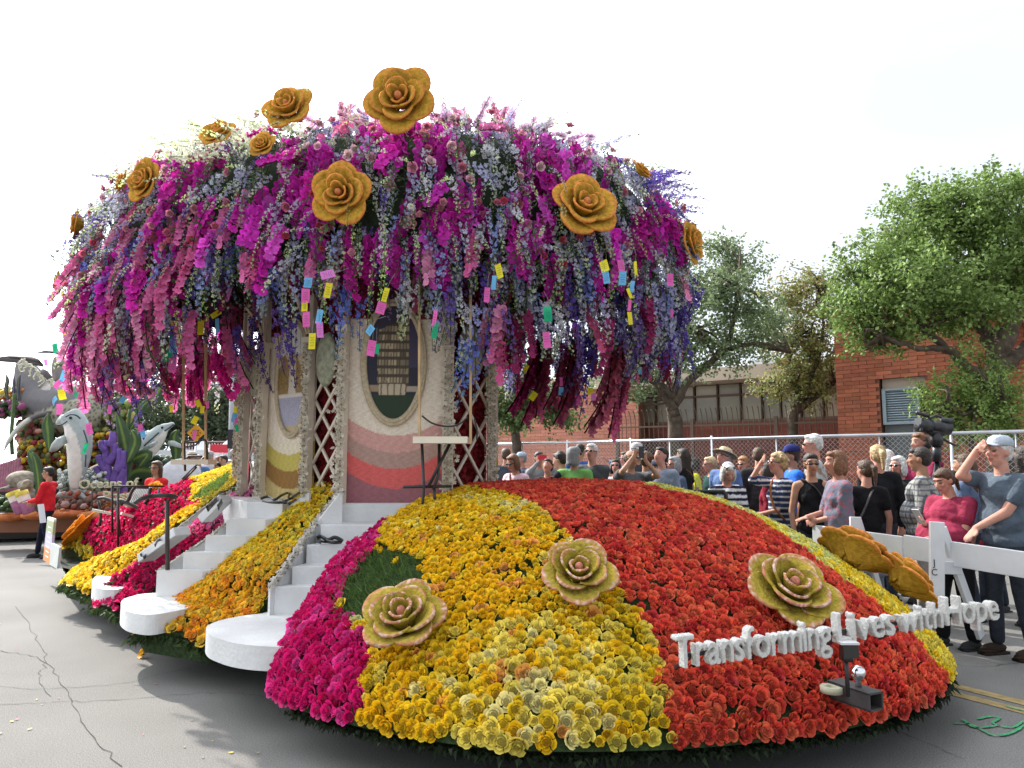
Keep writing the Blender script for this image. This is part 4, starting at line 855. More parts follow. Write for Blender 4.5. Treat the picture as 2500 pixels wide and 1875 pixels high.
# oval pictures
FRAMEM = mat('woven_frame', (.47, .39, .26), rough=.8, noise=.2, nscale=40, bump=.6, bscale=90)
def oval(a, b, s, zc, rx, rz, colf, ftype='picture'):
    ov = empty('oval_picture', (0, 0, 0), parent=FLOAT); nrm = wall_pt(a, b, 0, 0, 1) - wall_pt(a, b, 0, 0, 0); c = wall_pt(a, b, s, zc, .03); d = np.array([*b, 0.]) - np.array([*a, 0.]); d /= np.linalg.norm(d); d = d if d[0] > 0 else -d
    nu, nv = 72, 108; U, Vv = np.meshgrid(np.linspace(-1, 1, nu), np.linspace(-1, 1, nv), indexing='ij'); X = U * np.sqrt(np.clip(1 - Vv ** 2, 0, 1)); P = c + X[..., None] * d * rx + Vv[..., None] * np.array([0, 0, rz]); C = colf(X, Vv); g = Geo(); sheet(g, P, C); obj('painting', g, mat('painting', None, rough=.5, noise=.08, nscale=60), ov, smooth=False)
    for r_, w_ in ((1.0, .022), (1.075, .016)):
        t = np.linspace(0, 2 * pi, 97)[:-1]; g = Geo(); ctr = [c + d * rx * r_ * cos(x) + np.array([0, 0, rz * (1 + (r_ - 1) * .8) * sin(x)]) + nrm * .005 for x in t]; P = np.array(ctr); T_ = np.roll(P, -1, 0) - np.roll(P, 1, 0); T_ /= np.linalg.norm(T_, axis=1, keepdims=True); B_ = np.cross(T_, nrm); k = np.arange(8) * 2 * pi / 8; wv = w_ * (1 + .18 * np.sin(t * 48))
        Rg = P[:, None] + wv[:, None, None] * (np.cos(k)[None, :, None] * B_[:, None] + .8 * np.sin(k)[None, :, None] * nrm); V = Rg.reshape(-1, 3); m = len(t); i, j = np.meshgrid(np.arange(m), np.arange(8), indexing='ij'); i = i.ravel(); j = j.ravel(); F = np.stack([i * 8 + j, (i + 1) % m * 8 + j, (i + 1) % m * 8 + (j + 1) % 8, i * 8 + (j + 1) % 8], 1); g.add(V, F); obj('oval_frame', g, FRAMEM, ov)
def paint_tower(X, Z):
    C = np.zeros(X.shape + (3,)); C[:] = (.020, .018, .035); C[Z > .1] = (.035, .028, .055); sky = (X > .1) & (Z > -.1); C[sky] = np.array([.045, .035, .075])
    x0, x1 = -.62, .52; top = .72 + .0 * X; face = (X > x0 + .06) & (X < x1) & (Z < .78 - .22 * (x1 - X)) & (Z > -.52); C[face] = (.06, .045, .03)
    fl = np.floor((Z + .52) / .145); fz = (Z + .52) / .145 - fl; fx = (X + 2) / .105; fxx = fx - np.floor(fx); side = X > .16
    lit = face & (fz > .18) & (fz < .80) & (fxx > .12) & ((fxx < .88)); rnd = (np.sin(fl * 12.9 + np.floor(fx) * 7.3) * 43758.5) % 1; Cl = np.array([.50, .40, .24]); C[lit] = (Cl * (.25 + .65 * rnd[..., None]))[lit]
    C[face & side & lit] *= .75
    lob = (Z < -.38) & (Z > -.56) & (X > -.5) & (X < .4); C[lob] = np.array([.46, .38, .26]) * (.35 + .65 * ((X[lob] * 4.5) % 1 > .25))[:, None]; C[(Z > -.5) & (Z < -.40) & (X < -.5)] = (.30, .22, .13)
    C[Z < -.56] = (.018, .035, .014); C[(Z > -.50) & (Z < -.42) & (X > .45)] = (.36, .30, .22); return C
def paint_fountain(X, Z):
    C = np.zeros(X.shape + (3,)); C[:] = (.50, .40, .26); up = Z > .42; C[up] = (.60, .60, .57); C[up & (np.abs((X * 3.2) % 1 - .5) < .04)] = (.2, .2, .2); tr = (Z < .32 + .12 * np.sin(9 * X)) & (Z > -.28) & (np.abs(X) > .22); C[tr] = np.array([.26, .17, .06]) * (.5 + 1.0 * RNG.random(tr.sum()))[:, None]
    j = (np.abs(X) < .12 + .28 * np.clip(.15 - Z, 0, 1)) & (Z < .30) & (Z > -.3); C[j] = np.array([.62, .55, .47]) * (.7 + .4 * RNG.random(j.sum()))[:, None]; C[(np.abs(X) < .14) & (Z > .2) & (Z < .5) & (RNG.random(X.shape) < .5)] = (.10, .08, .05)
    p = Z < -.3; C[p] = np.array([.34, .33, .42]) * (.8 + .35 * RNG.random(p.sum()))[:, None]; C[(Z < -.3) & (Z > -.36)] = (.6, .56, .5); C[Z < -.86] = (.45, .33, .17); return C
def paint_plain(X, Z):
    C = np.zeros(X.shape + (3,)); C[:] = (.35, .30, .22); C[Z < 0] = (.18, .13, .07); return C
oval(v2, v1, .47, 2.475, .255, .52, paint_tower); oval(v4, v3, .56, 2.41, .275, .54, paint_fountain); oval(v6, v5, .5, 2.45, .22, .5, paint_plain)
# cream twig branches fanning out above the columns
TWIG = mat('cream_twig', (.58, .48, .36), rough=.8, noise=.12)
def fan(c, targets, z=2.78, r=.013):
    for t in targets:
        p0 = np.array([c[0] + RNG.normal(0, .015), c[1], z]); p3 = WD(*t); m = (p0 + p3) / 2; m = m + np.array([(p0[0] - p3[0]) * .12, 0, .04]); g = Geo(); tube(g, catmull([p0, m, p3], 6), r, 6); obj('twig', g, TWIG, FLOAT)
fan((-.17, 7.02), [(1250, 700, 6.9), (1270, 670, 6.8), (1290, 640, 6.7), (1305, 615, 6.6), (1240, 660, 6.9), (1225, 640, 7)])
fan((-.56, 6.4), [(1130, 650, 6.2), (1085, 640, 6.2), (1020, 640, 6.3), (1040, 620, 6.3)])
fan((-1.46, 6.36), [(850, 680, 6.3), (880, 640, 6.2), (790, 700, 6.3)])
fan((-1.86, 6.75), [(745, 720, 6.5), (700, 690, 6.4), (690, 670, 6.4)])
fan((-2.47, 7.3), [(640, 710, 7), (620, 700, 7), (600, 750, 7)])
# ================================================================ canopy
CC = np.array([-1.46, 7.85]); AX = np.array([7.1, -1.25]); AX = AX / np.linalg.norm(AX); AY = np.array([AX[1], -AX[0]])   # AY towards the viewer
CA, CB, CZ, CH, CPW = 3.22, 2.10, 3.26, 1.58, 3.1
def tilt(s): return np.where(s > 0, .13 * s, -.05 * s)       # left end a little higher
def dome(s, t, k=1.0):
    """s,t in units of half axes -> world point (surface) """
    rho = np.sqrt(s * s + t * t); z = CZ + CH * np.clip(1 - rho ** CPW, 0, 1) ** (1 / CPW) * k
    xy = CC + np.multiply.outer(s * CA * k, AX) + np.multiply.outer(t * CB * k, AY); return np.concatenate([xy, (z + tilt(s))[..., None]], -1)
def domegrid(nth, nr, k=1.0, drop=0.0):
    th = np.linspace(0, 2 * pi, nth); ph = np.linspace(0, 1, nr); rho = np.sin(ph * pi / 2) ** .85; TH, RH = np.meshgrid(th, rho, indexing='ij'); P = dome(RH * np.cos(TH), RH * np.sin(TH), k)
    if drop:
        e = P[:, -1:].copy(); P = np.concatenate([P, e - [0, 0, drop / 2], e - [0, 0, drop]], 1)
    return P
CAN = empty('canopy', (0, 0, 0), parent=FLOAT)
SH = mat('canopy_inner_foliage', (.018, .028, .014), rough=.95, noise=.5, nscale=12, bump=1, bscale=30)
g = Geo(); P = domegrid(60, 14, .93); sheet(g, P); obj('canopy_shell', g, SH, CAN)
# ---- strand prototypes. local: z = start direction, y = towards the ground, unit length
def bend(t, b): return np.stack([0 * t, b * t * t, t - .33 * b * b * t ** 3], -1)
def spike(nf, b, w0, w1, sz0, sz1, seed, petals=4, tipgreen=.25, base=.12):
    r = np.random.default_rng(seed); g = Geo(); t = np.linspace(0, 1, 7); tube(g, bend(t, b), .006, 3, (.16, .26, .09), cap=False)
    fl = Geo()
    for k in range(petals): a = 2 * pi * k / petals; fl.add([(0, 0, 0), (cos(a - .6), sin(a - .6), .55), (cos(a) * 1.15, sin(a) * 1.15, .5), (cos(a + .6), sin(a + .6), .55)], [(0, 1, 2, 3)])
    tt = base + (1 - base) * (np.arange(nf) + .5) / nf; ph = np.arange(nf) * 2.4 + r.random() * 6; w = w0 + (w1 - w0) * tt; c = bend(tt, b)
    P = c + np.stack([np.cos(ph) * w, np.sin(ph) * w * .8, 0 * w], -1) + r.normal(0, .006, (nf, 3)); N = (P - c) / w[:, None] + [0, .25, .25] + r.normal(0, .25, (nf, 3)); sz = sz0 + (sz1 - sz0) * tt
    C = np.ones((nf, 3)) * (.8 + .35 * r.random((nf, 1))); gr = tt > 1 - tipgreen; C[gr] = C[gr] * 0 + np.array([1.0, 1.12, .60]) ; g.many(fl, frames(P, N, r.random(nf) * 6, sz * (.8 + .4 * r.random(nf))), C); return g
DEL = [spike(25, b, .055, .02, .052, .022, s) for s, b in ((1, .12), (2, .3), (3, .5))]
DELT = [spike(22, b, .035, .015, .034, .018, s, 3, .5, .12) for s, b in ((4, .2), (5, .6))]           # wispy green tipped
def orchid(nf, b, sz, seed):
    r = np.random.default_rng(seed); g = Geo(); t = np.linspace(0, 1, 6); tube(g, bend(t, b), .010, 3, (.10, .16, .05), cap=False)
    fl = Geo()
    for k, (rad, wd) in enumerate([(1.0, .75), (.85, .42), (.85, .42), (1.0, .75), (.85, .42)]):
        a = 2 * pi * k / 5 + .3; u = np.linspace(-1, 1, 3)[:, None]; v = np.array([.05, .5, .85, 1.0])[None]; ww = wd * np.array([.25, .85, .8, .35])[None]; x = rad * v * np.cos(a) - u * ww * np.sin(a) * .8; y = rad * v * np.sin(a) + u * ww * np.cos(a) * .8; z = .30 * v * v - .22 * u * u * v + 0 * x; sh = (.78 + .3 * v + 0 * u); sheet(fl, np.stack([x, y, z], -1), np.repeat(sh[..., None], 3, -1))
    fl.add([(0, 0, .1), (.16, .05, .3), (0, .2, .34), (-.16, .05, .3)], [(0, 1, 2, 3)], (1.1, .9, .8))
    tt = .12 + .88 * (np.arange(nf) + .5) / nf; ph = np.where(np.arange(nf) % 2, .4, 2.7) + r.normal(0, .5, nf); w = .05 + 0 * tt; c = bend(tt, b); P = c + np.stack([np.cos(ph) * w, -.05 + 0 * w, 0 * w], -1); N = np.stack([np.cos(ph) * .9, -.9 + .2 * r.normal(size=nf), .15 + 0 * w], -1) + r.normal(0, .3, (nf, 3)); s_ = sz * (1.1 - .35 * tt) * (.85 + .3 * r.random(nf)); g.many(fl, frames(P, N, r.random(nf) * 6, s_), np.ones((nf, 3)) * (.6 + .62 * r.random((nf, 1)))); return g
ORC = [orchid(11, b, .150, s) for s, b in ((1, .15), (2, .35), (3, .55))]
ORCL = [orchid(14, b, .100, s) for s, b in ((6, .1), (7, .3))]
def leafy(seed, b):
    r = np.random.default_rng(seed); g = Geo(); t = np.linspace(0, 1, 6); tube(g, bend(t, b), .008, 3, (.10, .17, .05), cap=False); n = 16; lp = leaf_proto(.18); tt = r.random(n); P = bend(tt, b); g.many(lp, frames(P, r.normal(size=(n, 3)) + [0, .5, .8], r.random(n) * 6, .14), np.ones((n, 3))); return g
LEA = [leafy(1, .2), leafy(2, .5)]
def framesd(P, D, s):
    D = D / np.linalg.norm(D, axis=1, keepdims=True); G = np.array([0, 0, -1.]) + 0 * D; G = np.where((D[:, 2:3] < -.97), np.array([[.3, -.9, -.2]]), G); G = np.where((D[:, 2:3] < -.90), np.c_[CC[None] - P[:, :2], np.full(len(P), -.1)], G); Yv = G - D * (G * D).sum(1, keepdims=True); Yv /= np.linalg.norm(Yv, axis=1, keepdims=True) + 1e-9; Xv = np.cross(Yv, D); M = np.zeros((len(P), 4, 4)); s = np.broadcast_to(np.asarray(s, float), (len(P),))[:, None]; M[:, :3, 0] = Xv * s; M[:, :3, 1] = Yv * s; M[:, :3, 2] = D * s; M[:, :3, 3] = P; M[:, 3, 3] = 1; return M
MAGC = [(.72, .04, .56), (.62, .02, .42), (.76, .10, .62), (.54, .015, .32), (.70, .03, .46)]
PNKC = [(.68, .16, .38), (.62, .12, .30), (.74, .28, .46)]
PALE = [(.80, .50, .72), (.82, .62, .76), (.84, .46, .60)]
LAV = [(.46, .46, .58), (.54, .55, .62), (.40, .40, .58), (.62, .62, .64)]
BLU = [(.17, .23, .62), (.26, .32, .66), (.34, .38, .68)]
PUR = [(.10, .06, .34), (.14, .08, .38), (.20, .12, .42)]
WHG = [(.72, .76, .58), (.66, .72, .50), (.78, .80, .68)]
CRM = [(.36, .03, .12), (.30, .02, .11), (.46, .08, .18)]
STR = []   # (P, D, len, proto kind, colour)
def addst(P, D, L, kind, cols, nm):
    n = len(P)
    if n: STR.append((P, D, np.broadcast_to(L, (n,)) * (.8 + .4 * RNG.random(n)), kind, cmix(n, cols, v=.14), nm))
Pd = domegrid(73, 22, 1.0); Ps, Ns = scatter(Pd, .100, 30); c0 = np.array([*CC, 3.4]); Ns = Ns * np.sign(((Ps - c0) * Ns).sum(1))[:, None]
q = PX(Ps); toc = np.array([0, 0, CAMH]) - Ps; vis = (toc * Ns).sum(1) / np.linalg.norm(toc, axis=1) > -.35
Ps, Ns, q = Ps[vis], Ns[vis], q[vis]; n = len(Ps); print('canopy strands', n)
st = np.stack([(Ps[:, :2] - CC) @ AX / CA, (Ps[:, :2] - CC) @ AY / CB], 1); hz = (Ps[:, 2] - CZ) / CH; rad = np.stack([*(AX[:, None] * st[:, 0] * CB + AY[:, None] * st[:, 1] * CA), 0 * st[:, 0]], 1); rad /= np.linalg.norm(rad, axis=1, keepdims=True) + 1e-6
nz1 = np.sin(q[:, 0] / 47 + 2 * np.sin(q[:, 1] / 90)) + np.sin(q[:, 1] / 38 + q[:, 0] / 83) + RNG.normal(0, .8, n); R1 = RNG.random(n)
left = (q[:, 0] < 760) & (q[:, 1] < 360 + (760 - q[:, 0]) * .18)
kind = np.zeros(n, int)   # 0 magenta orchid 1 lavender delph 2 pale pink orchid 3 purple 4 white green 5 pink 6 blue 7 leafy
topz = hz > .90
kind = np.where(nz1 > .12, 0, np.where(R1 < .76, 1, np.where(R1 < .81, 5, np.where(R1 < .86, 3, 7))))
kind = np.where(topz & (R1 < .55) & (q[:, 0] > 760), 2, kind); kind = np.where(left & (R1 < .50), 4, kind)
rt = (q[:, 0] > 1560) & (q[:, 1] < 520) & (R1 < .5); kind = np.where(rt, 3, kind); kind = np.where((q[:, 0] > 1350) & (q[:, 0] < 1580) & topz & (R1 < .35), 4, kind)
lowf = (hz < .38); kind = np.where(lowf & (nz1 < .9) & (R1 < .5), 1, np.where(lowf & (nz1 < .9) & (R1 < .65), 6, kind)); lowl = (hz < .42) & (q[:, 0] < 650); kind = np.where(lowl & (R1 < .30), 5, np.where(lowl & (R1 < .5), 3, kind))
down = np.array([0, 0, -1.]); J = lambda m, a: RNG.normal(0, a, (m, 3))
def D_(i, up, dn): return Ns[i] * up + rad[i] * .18 + down * dn + J(i.sum(), .24)
for k, (kd, cols, L, up, dn) in enumerate([('orc', MAGC, .40, .24, 1.0), ('del', LAV, .42, .45, .75), ('orc', PALE, .30, .7, .3), ('del', PUR, .40, .55, .55), ('del', WHG, .44, .8, .15), ('orl', PNKC, .42, .3, .9), ('del', BLU, .42, .3, .9), ('lea', [(.09, .15, .05)], .40, .4, .8)]):
    i = kind == k
    if k in (4,): D = Ns[i] * .75 + np.array([-.75, 0, .30]) + J(i.sum(), .30)
    elif k == 3: D = Ns[i] * .6 + np.where(rt[i][:, None], np.array([[.7, 0, .25]]), np.array([[0, 0, -.7]])) + J(i.sum(), .2)
    else: D = D_(i, up, dn)
    addst(Ps[i] - Ns[i] * .05, D, L, kd, cols, 'flower_spike')
# roses & leaves infill on the surface
i = RNG.random(n) < .18; Pr, Nr = Ps[i] + Ns[i] * .03 + J(i.sum(), .05), Ns[i] + down * .4 + J(i.sum(), .3); qr = PX(Pr); okr = (np.hypot(qr[:, 0] - 830, qr[:, 1] - 472) > 85) & (np.hypot(qr[:, 0] - 1428, qr[:, 1] - 500) > 95) & (np.hypot(qr[:, 0] - 975, qr[:, 1] - 240) > 95); Pr, Nr = Pr[okr], Nr[okr]; rosec = cmix(len(Pr), [(.66, .26, .34), (.72, .38, .44), (.60, .16, .24), (.76, .52, .52)])
i = RNG.random(n) < .5; addst(Ps[i] - Ns[i] * .02 + J(i.sum(), .04), D_(i, .25, .9), .34, 'lea', [(.09, .15, .05), (.13, .19, .08), (.07, .12, .045)], 'foliage_strand')
i = RNG.random(n) < .25; addst(Ps[i] + J(i.sum(), .04), D_(i, .55, .45), .34, 'wis', [(.55, .60, .50), (.48, .50, .58), (.60, .68, .45)], 'flower_spike')
# extra upright wisps on the skyline
i = (hz > .8) & (RNG.random(n) < .10); addst(Ps[i], Ns[i] + J(i.sum(), .35) + [0, 0, .3], .24, 'wis', [(.40, .40, .62), (.70, .74, .56), (.62, .30, .42)], 'flower_spike')
# ---- rim curtain
def rim(th, k=1.0): return dome(k * np.cos(th), k * np.sin(th))
def curtain(nn, k0, k1, z0, z1, L, choices, th0=0, th1=2 * pi, out=.30):
    for (kd, cols, frac, lf) in choices:
        m = int(nn * frac); th = th0 + (th1 - th0) * RNG.random(m); k = k0 + (k1 - k0) * RNG.random(m); P = dome(k * np.cos(th), k * np.sin(th)); P[:, 2] = CZ + z0 + (z1 - z0) * RNG.random(m) + tilt(k * np.cos(th)); rv = P[:, :2] - CC; rv = np.c_[rv, 0 * rv[:, 0]]; rv /= np.linalg.norm(rv, axis=1, keepdims=True); addst(P, down + rv * out + J(m, .13), L * lf, kd, cols, 'hanging_spray')
def at_px(x0, x1): pass
TWO = 2 * pi
curtain(230, .90, 1.0, -.02, .30, .46, [('del', LAV, .46, 1.0), ('orl', PNKC, .08, 1.0), ('del', PUR, .14, 1.05), ('orc', MAGC, .20, .8), ('del', BLU, .12, 1), ('wis', [(.5, .6, .4)], .22, 1.1), ('lea', [(.08, .13, .05)], .5, .9)])
curtain(110, .70, .90, -.15, .15, .45, [('del', PUR, .4, 1.0), ('del', BLU, .3, 1), ('orl', CRM, .15, 1)])
curtain(120, .88, 1.0, -.40, .10, .52, [('del', LAV, .5, 1.0), ('orl', PNKC, .25, 1.0), ('orc', MAGC, .25, .8), ('lea', [(.07, .11, .04)], .5, 1)], 1.9, 4.3)
curtain(120, .88, 1.0, -.40, .10, .52, [('del', LAV, .5, 1.0), ('del', BLU, .25, 1.0), ('del', PUR, .25, 1.0), ('lea', [(.07, .11, .04)], .5, 1)], -1.2, 1.2)
# deeper curtain at both ends
curtain(170, .84, 1.0, -.55, -.05, .48, [('orl', CRM, .16, 1.0), ('del', PUR, .40, 1.0), ('del', LAV, .30, 1), ('del', BLU, .12, 1)], -1.25, 1.15)
curtain(170, .84, 1.0, -.55, -.05, .48, [('orl', PNKC, .44, 1.0), ('del', PUR, .20, 1.0), ('del', LAV, .18, 1), ('orc', MAGC, .14, .8)], 1.9, 4.3)
# hidden inside: dark foliage and crimson flowers hanging under the dome
curtain(260, .45, .88, .1, .75, .50, [('lea', [(.05, .08, .03)], .8, 1.1), ('orl', CRM, .3, .9), ('del', PUR, .3, .9)], 0, TWO, 0)
# front fringe: long pale blue sprays over the pavilion
curtain(60, .93, 1.02, -.05, .25, .50, [('del', [(.46, .50, .72), (.55, .58, .70), (.32, .38, .72)], .8, 1.0), ('del', BLU, .2, .9), ('wis', [(.55, .66, .4)], .5, 1.1)], .55, 2.4)
# ---- clusters that hang lowest, one by one
for (x, y, d, L, kd, cols, m) in [(1315, 830, 8.6, .85, 'orl', CRM, 6), (1400, 820, 8.4, .85, 'orl', CRM, 5), (1500, 830, 8.0, .9, 'orl', [(.50, .10, .18), (.60, .16, .26)], 7), (1435, 800, 7.6, .85, 'del', [(.10, .07, .42)], 3), (1625, 720, 7.4, .8, 'del', [(.12, .09, .46)], 3), (1675, 690, 7.1, .85, 'del', PUR, 4), (1160, 800, 6.0, .5, 'del', [(.16, .26, .72), (.36, .44, .76)], 5), (835, 690, 5.9, .55, 'del', [(.16, .24, .70)], 5), (1210, 740, 6.0, .5, 'orl', PNKC, 4), (540, 850, 7.6, .6, 'orc', [(.66, .02, .28)], 2), (480, 900, 8.3, .4, 'orc', [(.68, .02, .30)], 2), (395, 890, 8.8, .5, 'orc', [(.68, .02, .30)], 2), (205, 800, 8.6, .75, 'orl', PNKC, 6), (300, 780, 8.4, .85, 'orl', PNKC, 5), (250, 820, 8.3, .9, 'del', PUR, 4), (345, 860, 8.3, .8, 'del', PUR, 3), (1250, 800, 8.8, .6, 'orc', [(.60, .02, .22)], 3), (560, 730, 7.2, .7, 'orl', PNKC, 4), (600, 790, 7.0, .6, 'del', PUR, 4), (700, 720, 6.4, .6, 'del', PUR, 3), (1090, 640, 5.9, .6, 'del', LAV, 4), (985, 660, 5.8, .5, 'del', LAV, 3)]:
    P = np.tile(WD(x, y, d), (m, 1)) + J(m, .05); addst(P, down + J(m, .10), L, kd, cols, 'hanging_spray')
PR = {'orc': ORC, 'del': DEL, 'orl': ORCL, 'lea': LEA, 'wis': DELT}
allS = []
for (P, D, L, kd, C, nm) in STR:
    v = RNG.integers(0, len(PR[kd]), len(P))
    for i in range(len(P)): allS.append((P[i], D[i], L[i], kd, int(v[i]), C[i], nm))
print('strands total', len(allS))
# the 280 that show largest: single objects
Pm = np.array([a[0] for a in allS]); dist = np.linalg.norm(Pm - [0, 0, CAMH], axis=1); out_ = ((Pm[:, 0] - CC[0]) / 3.4) ** 2 + ((Pm[:, 1] - CC[1]) / 2.1) ** 2
score = np.array([a[2] for a in allS]) / dist * np.array([{'orc': 1.6, 'orl': 1.3, 'del': 1.1}.get(a[3], .3) for a in allS]) * (1 if True else 0); score[(Pm[:, 1] > 8.2) | (out_ < .6)] *= .3
top = set(np.argsort(-score)[:285].tolist()); mcache = {}; rest = {}
for i, a in enumerate(allS):
    if i in top:
        c = tuple(np.round(np.array(a[5]) * 8) / 8 if a[3] == 'xx' else np.round(a[5], 1)); key = (a[3], a[4], c)
        if key not in mcache: gg = Geo(); gg.geo(PR[a[3]][a[4]], tint=a[5]); mcache[key] = gg.mesh(a[6], PETAL, False)
        o = link({'orc': 'orchid_spray', 'orl': 'orchid_spray', 'del': 'delphinium_spike'}.get(a[3], 'leafy_strand'), mcache[key], CAN); o.matrix_basis = Matrix(framesd(a[0][None], a[1][None], a[2])[0].tolist())
    else: rest.setdefault((a[3], a[4]), []).append(a)
g = Geo(); gl = Geo()
for (kd, v), l in rest.items(): (gl if kd == 'lea' else g).many(PR[kd][v], framesd(np.array([a[0] for a in l]), np.array([a[1] for a in l]), np.array([a[2] for a in l])), np.array([a[5] for a in l]))
obj('hanging_flowers', g, PETAL, CAN, smooth=False, kind='stuff'); obj('hanging_leaves', gl, LEAF, CAN, smooth=False, kind='stuff')
g = Geo(); g.many(ROSE_LO[0], frames(Pr, Nr, RNG.random(len(Pr)) * 6, .030 + .012 * RNG.random(len(Pr))), rosec)
m = 60; th = .5 + 2.1 * RNG.random(m); P = rim(th); P[:, 2] += RNG.random(m) * .5 - .1; g.many(ROSE_LO[3], frames(P + J(m, .05) + [0, -.06, 0], np.tile([-.1, -1, -.3], (m, 1)) + J(m, .3), RNG.random(m) * 6, .042), cmix(m, [(.68, .16, .24), (.72, .30, .36), (.62, .08, .14)]))
obj('small_roses', g, PETAL, CAN, kind='stuff')
# ================================================================ giant sculpted roses
GR = mat('rose_crumb', None, rough=.97, noise=.28, nscale=34, bump=1.0, bscale=75, spec=.05)
def gpetal(a0, r0, r1, h, wid, curl, rot, cin, crim, rimw, scal=0, nu=13, nv=10, seed=0, point=.12, th=.022):
    if scal: nu, nv = 27, 19
    r = np.random.default_rng(seed); u = np.linspace(-1, 1, nu)[:, None]; v = np.linspace(0, 1, nv)[None, :]
    V = v * (1 - .30 * u ** 4) + 0 * u; wv = wid * np.sin(np.clip(.22 + V * 1.9, 0, pi * .86)) ** .75
    rad = r0 + (r1 - r0) * V ** 1.05 + curl * np.clip(V - .72, 0, 1) ** 1.3 * 2.2; rad = rad * (1 + point * (1 - np.abs(u)) * V ** 6) - .10 * u * u * V * r1
    ang = a0 + u * wv; z = h * V ** .9 - curl * 1.0 * np.clip(V - .8, 0, 1) * 1.5 + .02 * np.sin(4 * ang + a0 * 3) * V
    P = np.stack([rad * np.cos(ang), rad * np.sin(ang), z], -1)
    e = np.maximum(np.abs(u) * (V > .35), V / V.max()) + 0 * V; e = np.where(V > .35, np.maximum(np.abs(u) ** 1.0 * .98, V), V * .8); m = np.clip((e - (1 - rimw)) / .05, 0, 1)
    if scal: m = m * (.55 + .45 * (RNG.random(m.shape)))
    C = np.array(cin) * (1 - m[..., None]) + np.array(crim) * m[..., None]
    if scal: w_ = (m > .4) & (RNG.random(m.shape) < .35); C[w_] = (.66, .44, .36)
    return P, C
def giant_rose(c, nrm, R, style='gold', spin=0, seed=0, open_=1.0, back=False):
    r = np.random.default_rng(seed); gr = empty('giant_rose', (0, 0, 0), parent=FLOAT); M = frame(c, nrm, spin, R)
    if style == 'gold': cin, rim, rw, sc = (.50, .29, .040), (.68, .26, .06), .10, 0
    elif style == 'orange': cin, rim, rw, sc = (.62, .26, .02), (.66, .22, .03), .10, 0
    else: cin, rim, rw, sc = (.36, .27, .040), (.56, .21, .15), .065, 1
    lay = [(5, .24, .98 * open_, .46, .92, .13), (4, .20, .74 * open_, .64, 1.0, .05), (3, .16, .50, .74, 1.15, .0), (3, .10, .28, .74, 1.25, -.02)]
    for li, (n, r0, r1, h, w_, cu) in enumerate(lay):
        a0 = r.random() * 6.28
        for k in range(n):
            P, C = gpetal(a0 + 2 * pi * k / n + r.normal(0, .08), r0, r1 * (1 + r.normal(0, .04)), h * (1 + r.normal(0, .05)), w_, cu, 0, np.array(cin) * (1 + .1 * r.normal()), rim, rw * (1.2 if sc else 1), sc, seed=seed + k + li * 7)
            g = Geo(); sheet(g, P @ M[:3, :3].T + M[:3, 3], C, thick=.018 * R / .3); obj('petal', g, GR, gr)
    g = Geo(); ball(g, (0, 0, .55), (.12, .12, .17), 12, 9, (.52, .20, .14) if sc else (.66, .24, .10)); gg = Geo(); gg.geo(g, M); obj('heart', gg, GR, gr)
    return gr
cam0 = np.array([0, 0, CAMH])
def gr_at(px, py, d, rpx, nrm, **k):
    c = WD(px, py, d); R = rpx / FPX * d; n = np.array(nrm, float); n /= np.linalg.norm(n); giant_rose(c - n * R * .4, n, R, **k)
def canopy_front(px, py, dflt, lift=.22):
    """distance at which the line of sight first meets the flowered dome"""
    for d in np.linspace(4.5, 10, 900):
        p = WD(px, py, d); v = p[:2] - CC; s = v @ AX / CA; t = v @ AY / CB; rho = np.hypot(s, t)
        if rho < 1.04 and p[2] < CZ + CH * max(0, 1 - min(rho, 1) ** CPW) ** (1 / CPW) + tilt(s) + .10 and p[2] > CZ - .7: return d - lift
    return dflt
_gr = gr_at
def gr_at(px, py, d, rpx, nrm, **k):
    if 'style' not in k and py < 800: d = canopy_front(px, py + rpx * .5, d)
    return _gr(px, py, d, rpx, nrm, **k)
# on the canopy
gr_at(975, 240, 6.6, 86, (-.1, -1, .12), seed=1, spin=1.4)
gr_at(702, 258, 6.9, 62, (-.2, -1, .35), seed=2, spin=.3)
gr_at(530, 322, 6.8, 44, (-.2, -.9, .5), seed=3)
gr_at(350, 440, 6.9, 52, (-.5, -1, .1), seed=4, spin=2)
gr_at(296, 444, 7.4, 30, (-.9, -.6, .3), seed=5)
gr_at(188, 545, 7.1, 36, (-1, -.5, .1), seed=6)
gr_at(143, 692, 8.4, 28, (-1, -.4, 0), seed=7)
gr_at(830, 472, 5.6, 76, (-.15, -1, -.02), seed=8, spin=.6)
gr_at(1428, 500, 5.75, 84, (.25, -.9, .35), seed=9, spin=1.1)
gr_at(1690, 592, 6.9, 52, (.9, -.6, .1), seed=10)
gr_at(1568, 415, 7.4, 32, (.7, -.4, .6), seed=11)
gr_at(640, 352, 7.4, 34, (-.2, -1, .3), seed=12)
# on the mound
def mound_hit(px, py, lift=0):
    for d in np.linspace(2.8, 9, 1500):
        p = WD(px, py, d)
        if p[2] <= mound_z(p[0], p[1]) + lift and np.hypot(*(p[:2] - MC)) < 3.6: return d
    return 5.0
for (x, y, rp, n, kw) in [(983, 1503, 96, (-.15, -.62, .85), dict(seed=21, spin=.4)), (1412, 1392, 84, (.05, -.72, .75), dict(seed=22, spin=1.2)), (1935, 1432, 102, (.12, -.66, .8), dict(seed=23, spin=.2))]:
    d = mound_hit(x, y + 25, .14); gr_at(x, y, d, rp, n, style='rimmed', **kw)
gr_at(2085, 1345, 5.9, 100, (.55, .25, .75), seed=24, spin=.5, open_=.8); gr_at(2215, 1412, 5.75, 84, (.75, .05, .6), seed=25, spin=1.9, open_=.85)
gr_at(192, 1292, 10.0, 48, (-.6, -.2, .5), style='orange', seed=26)
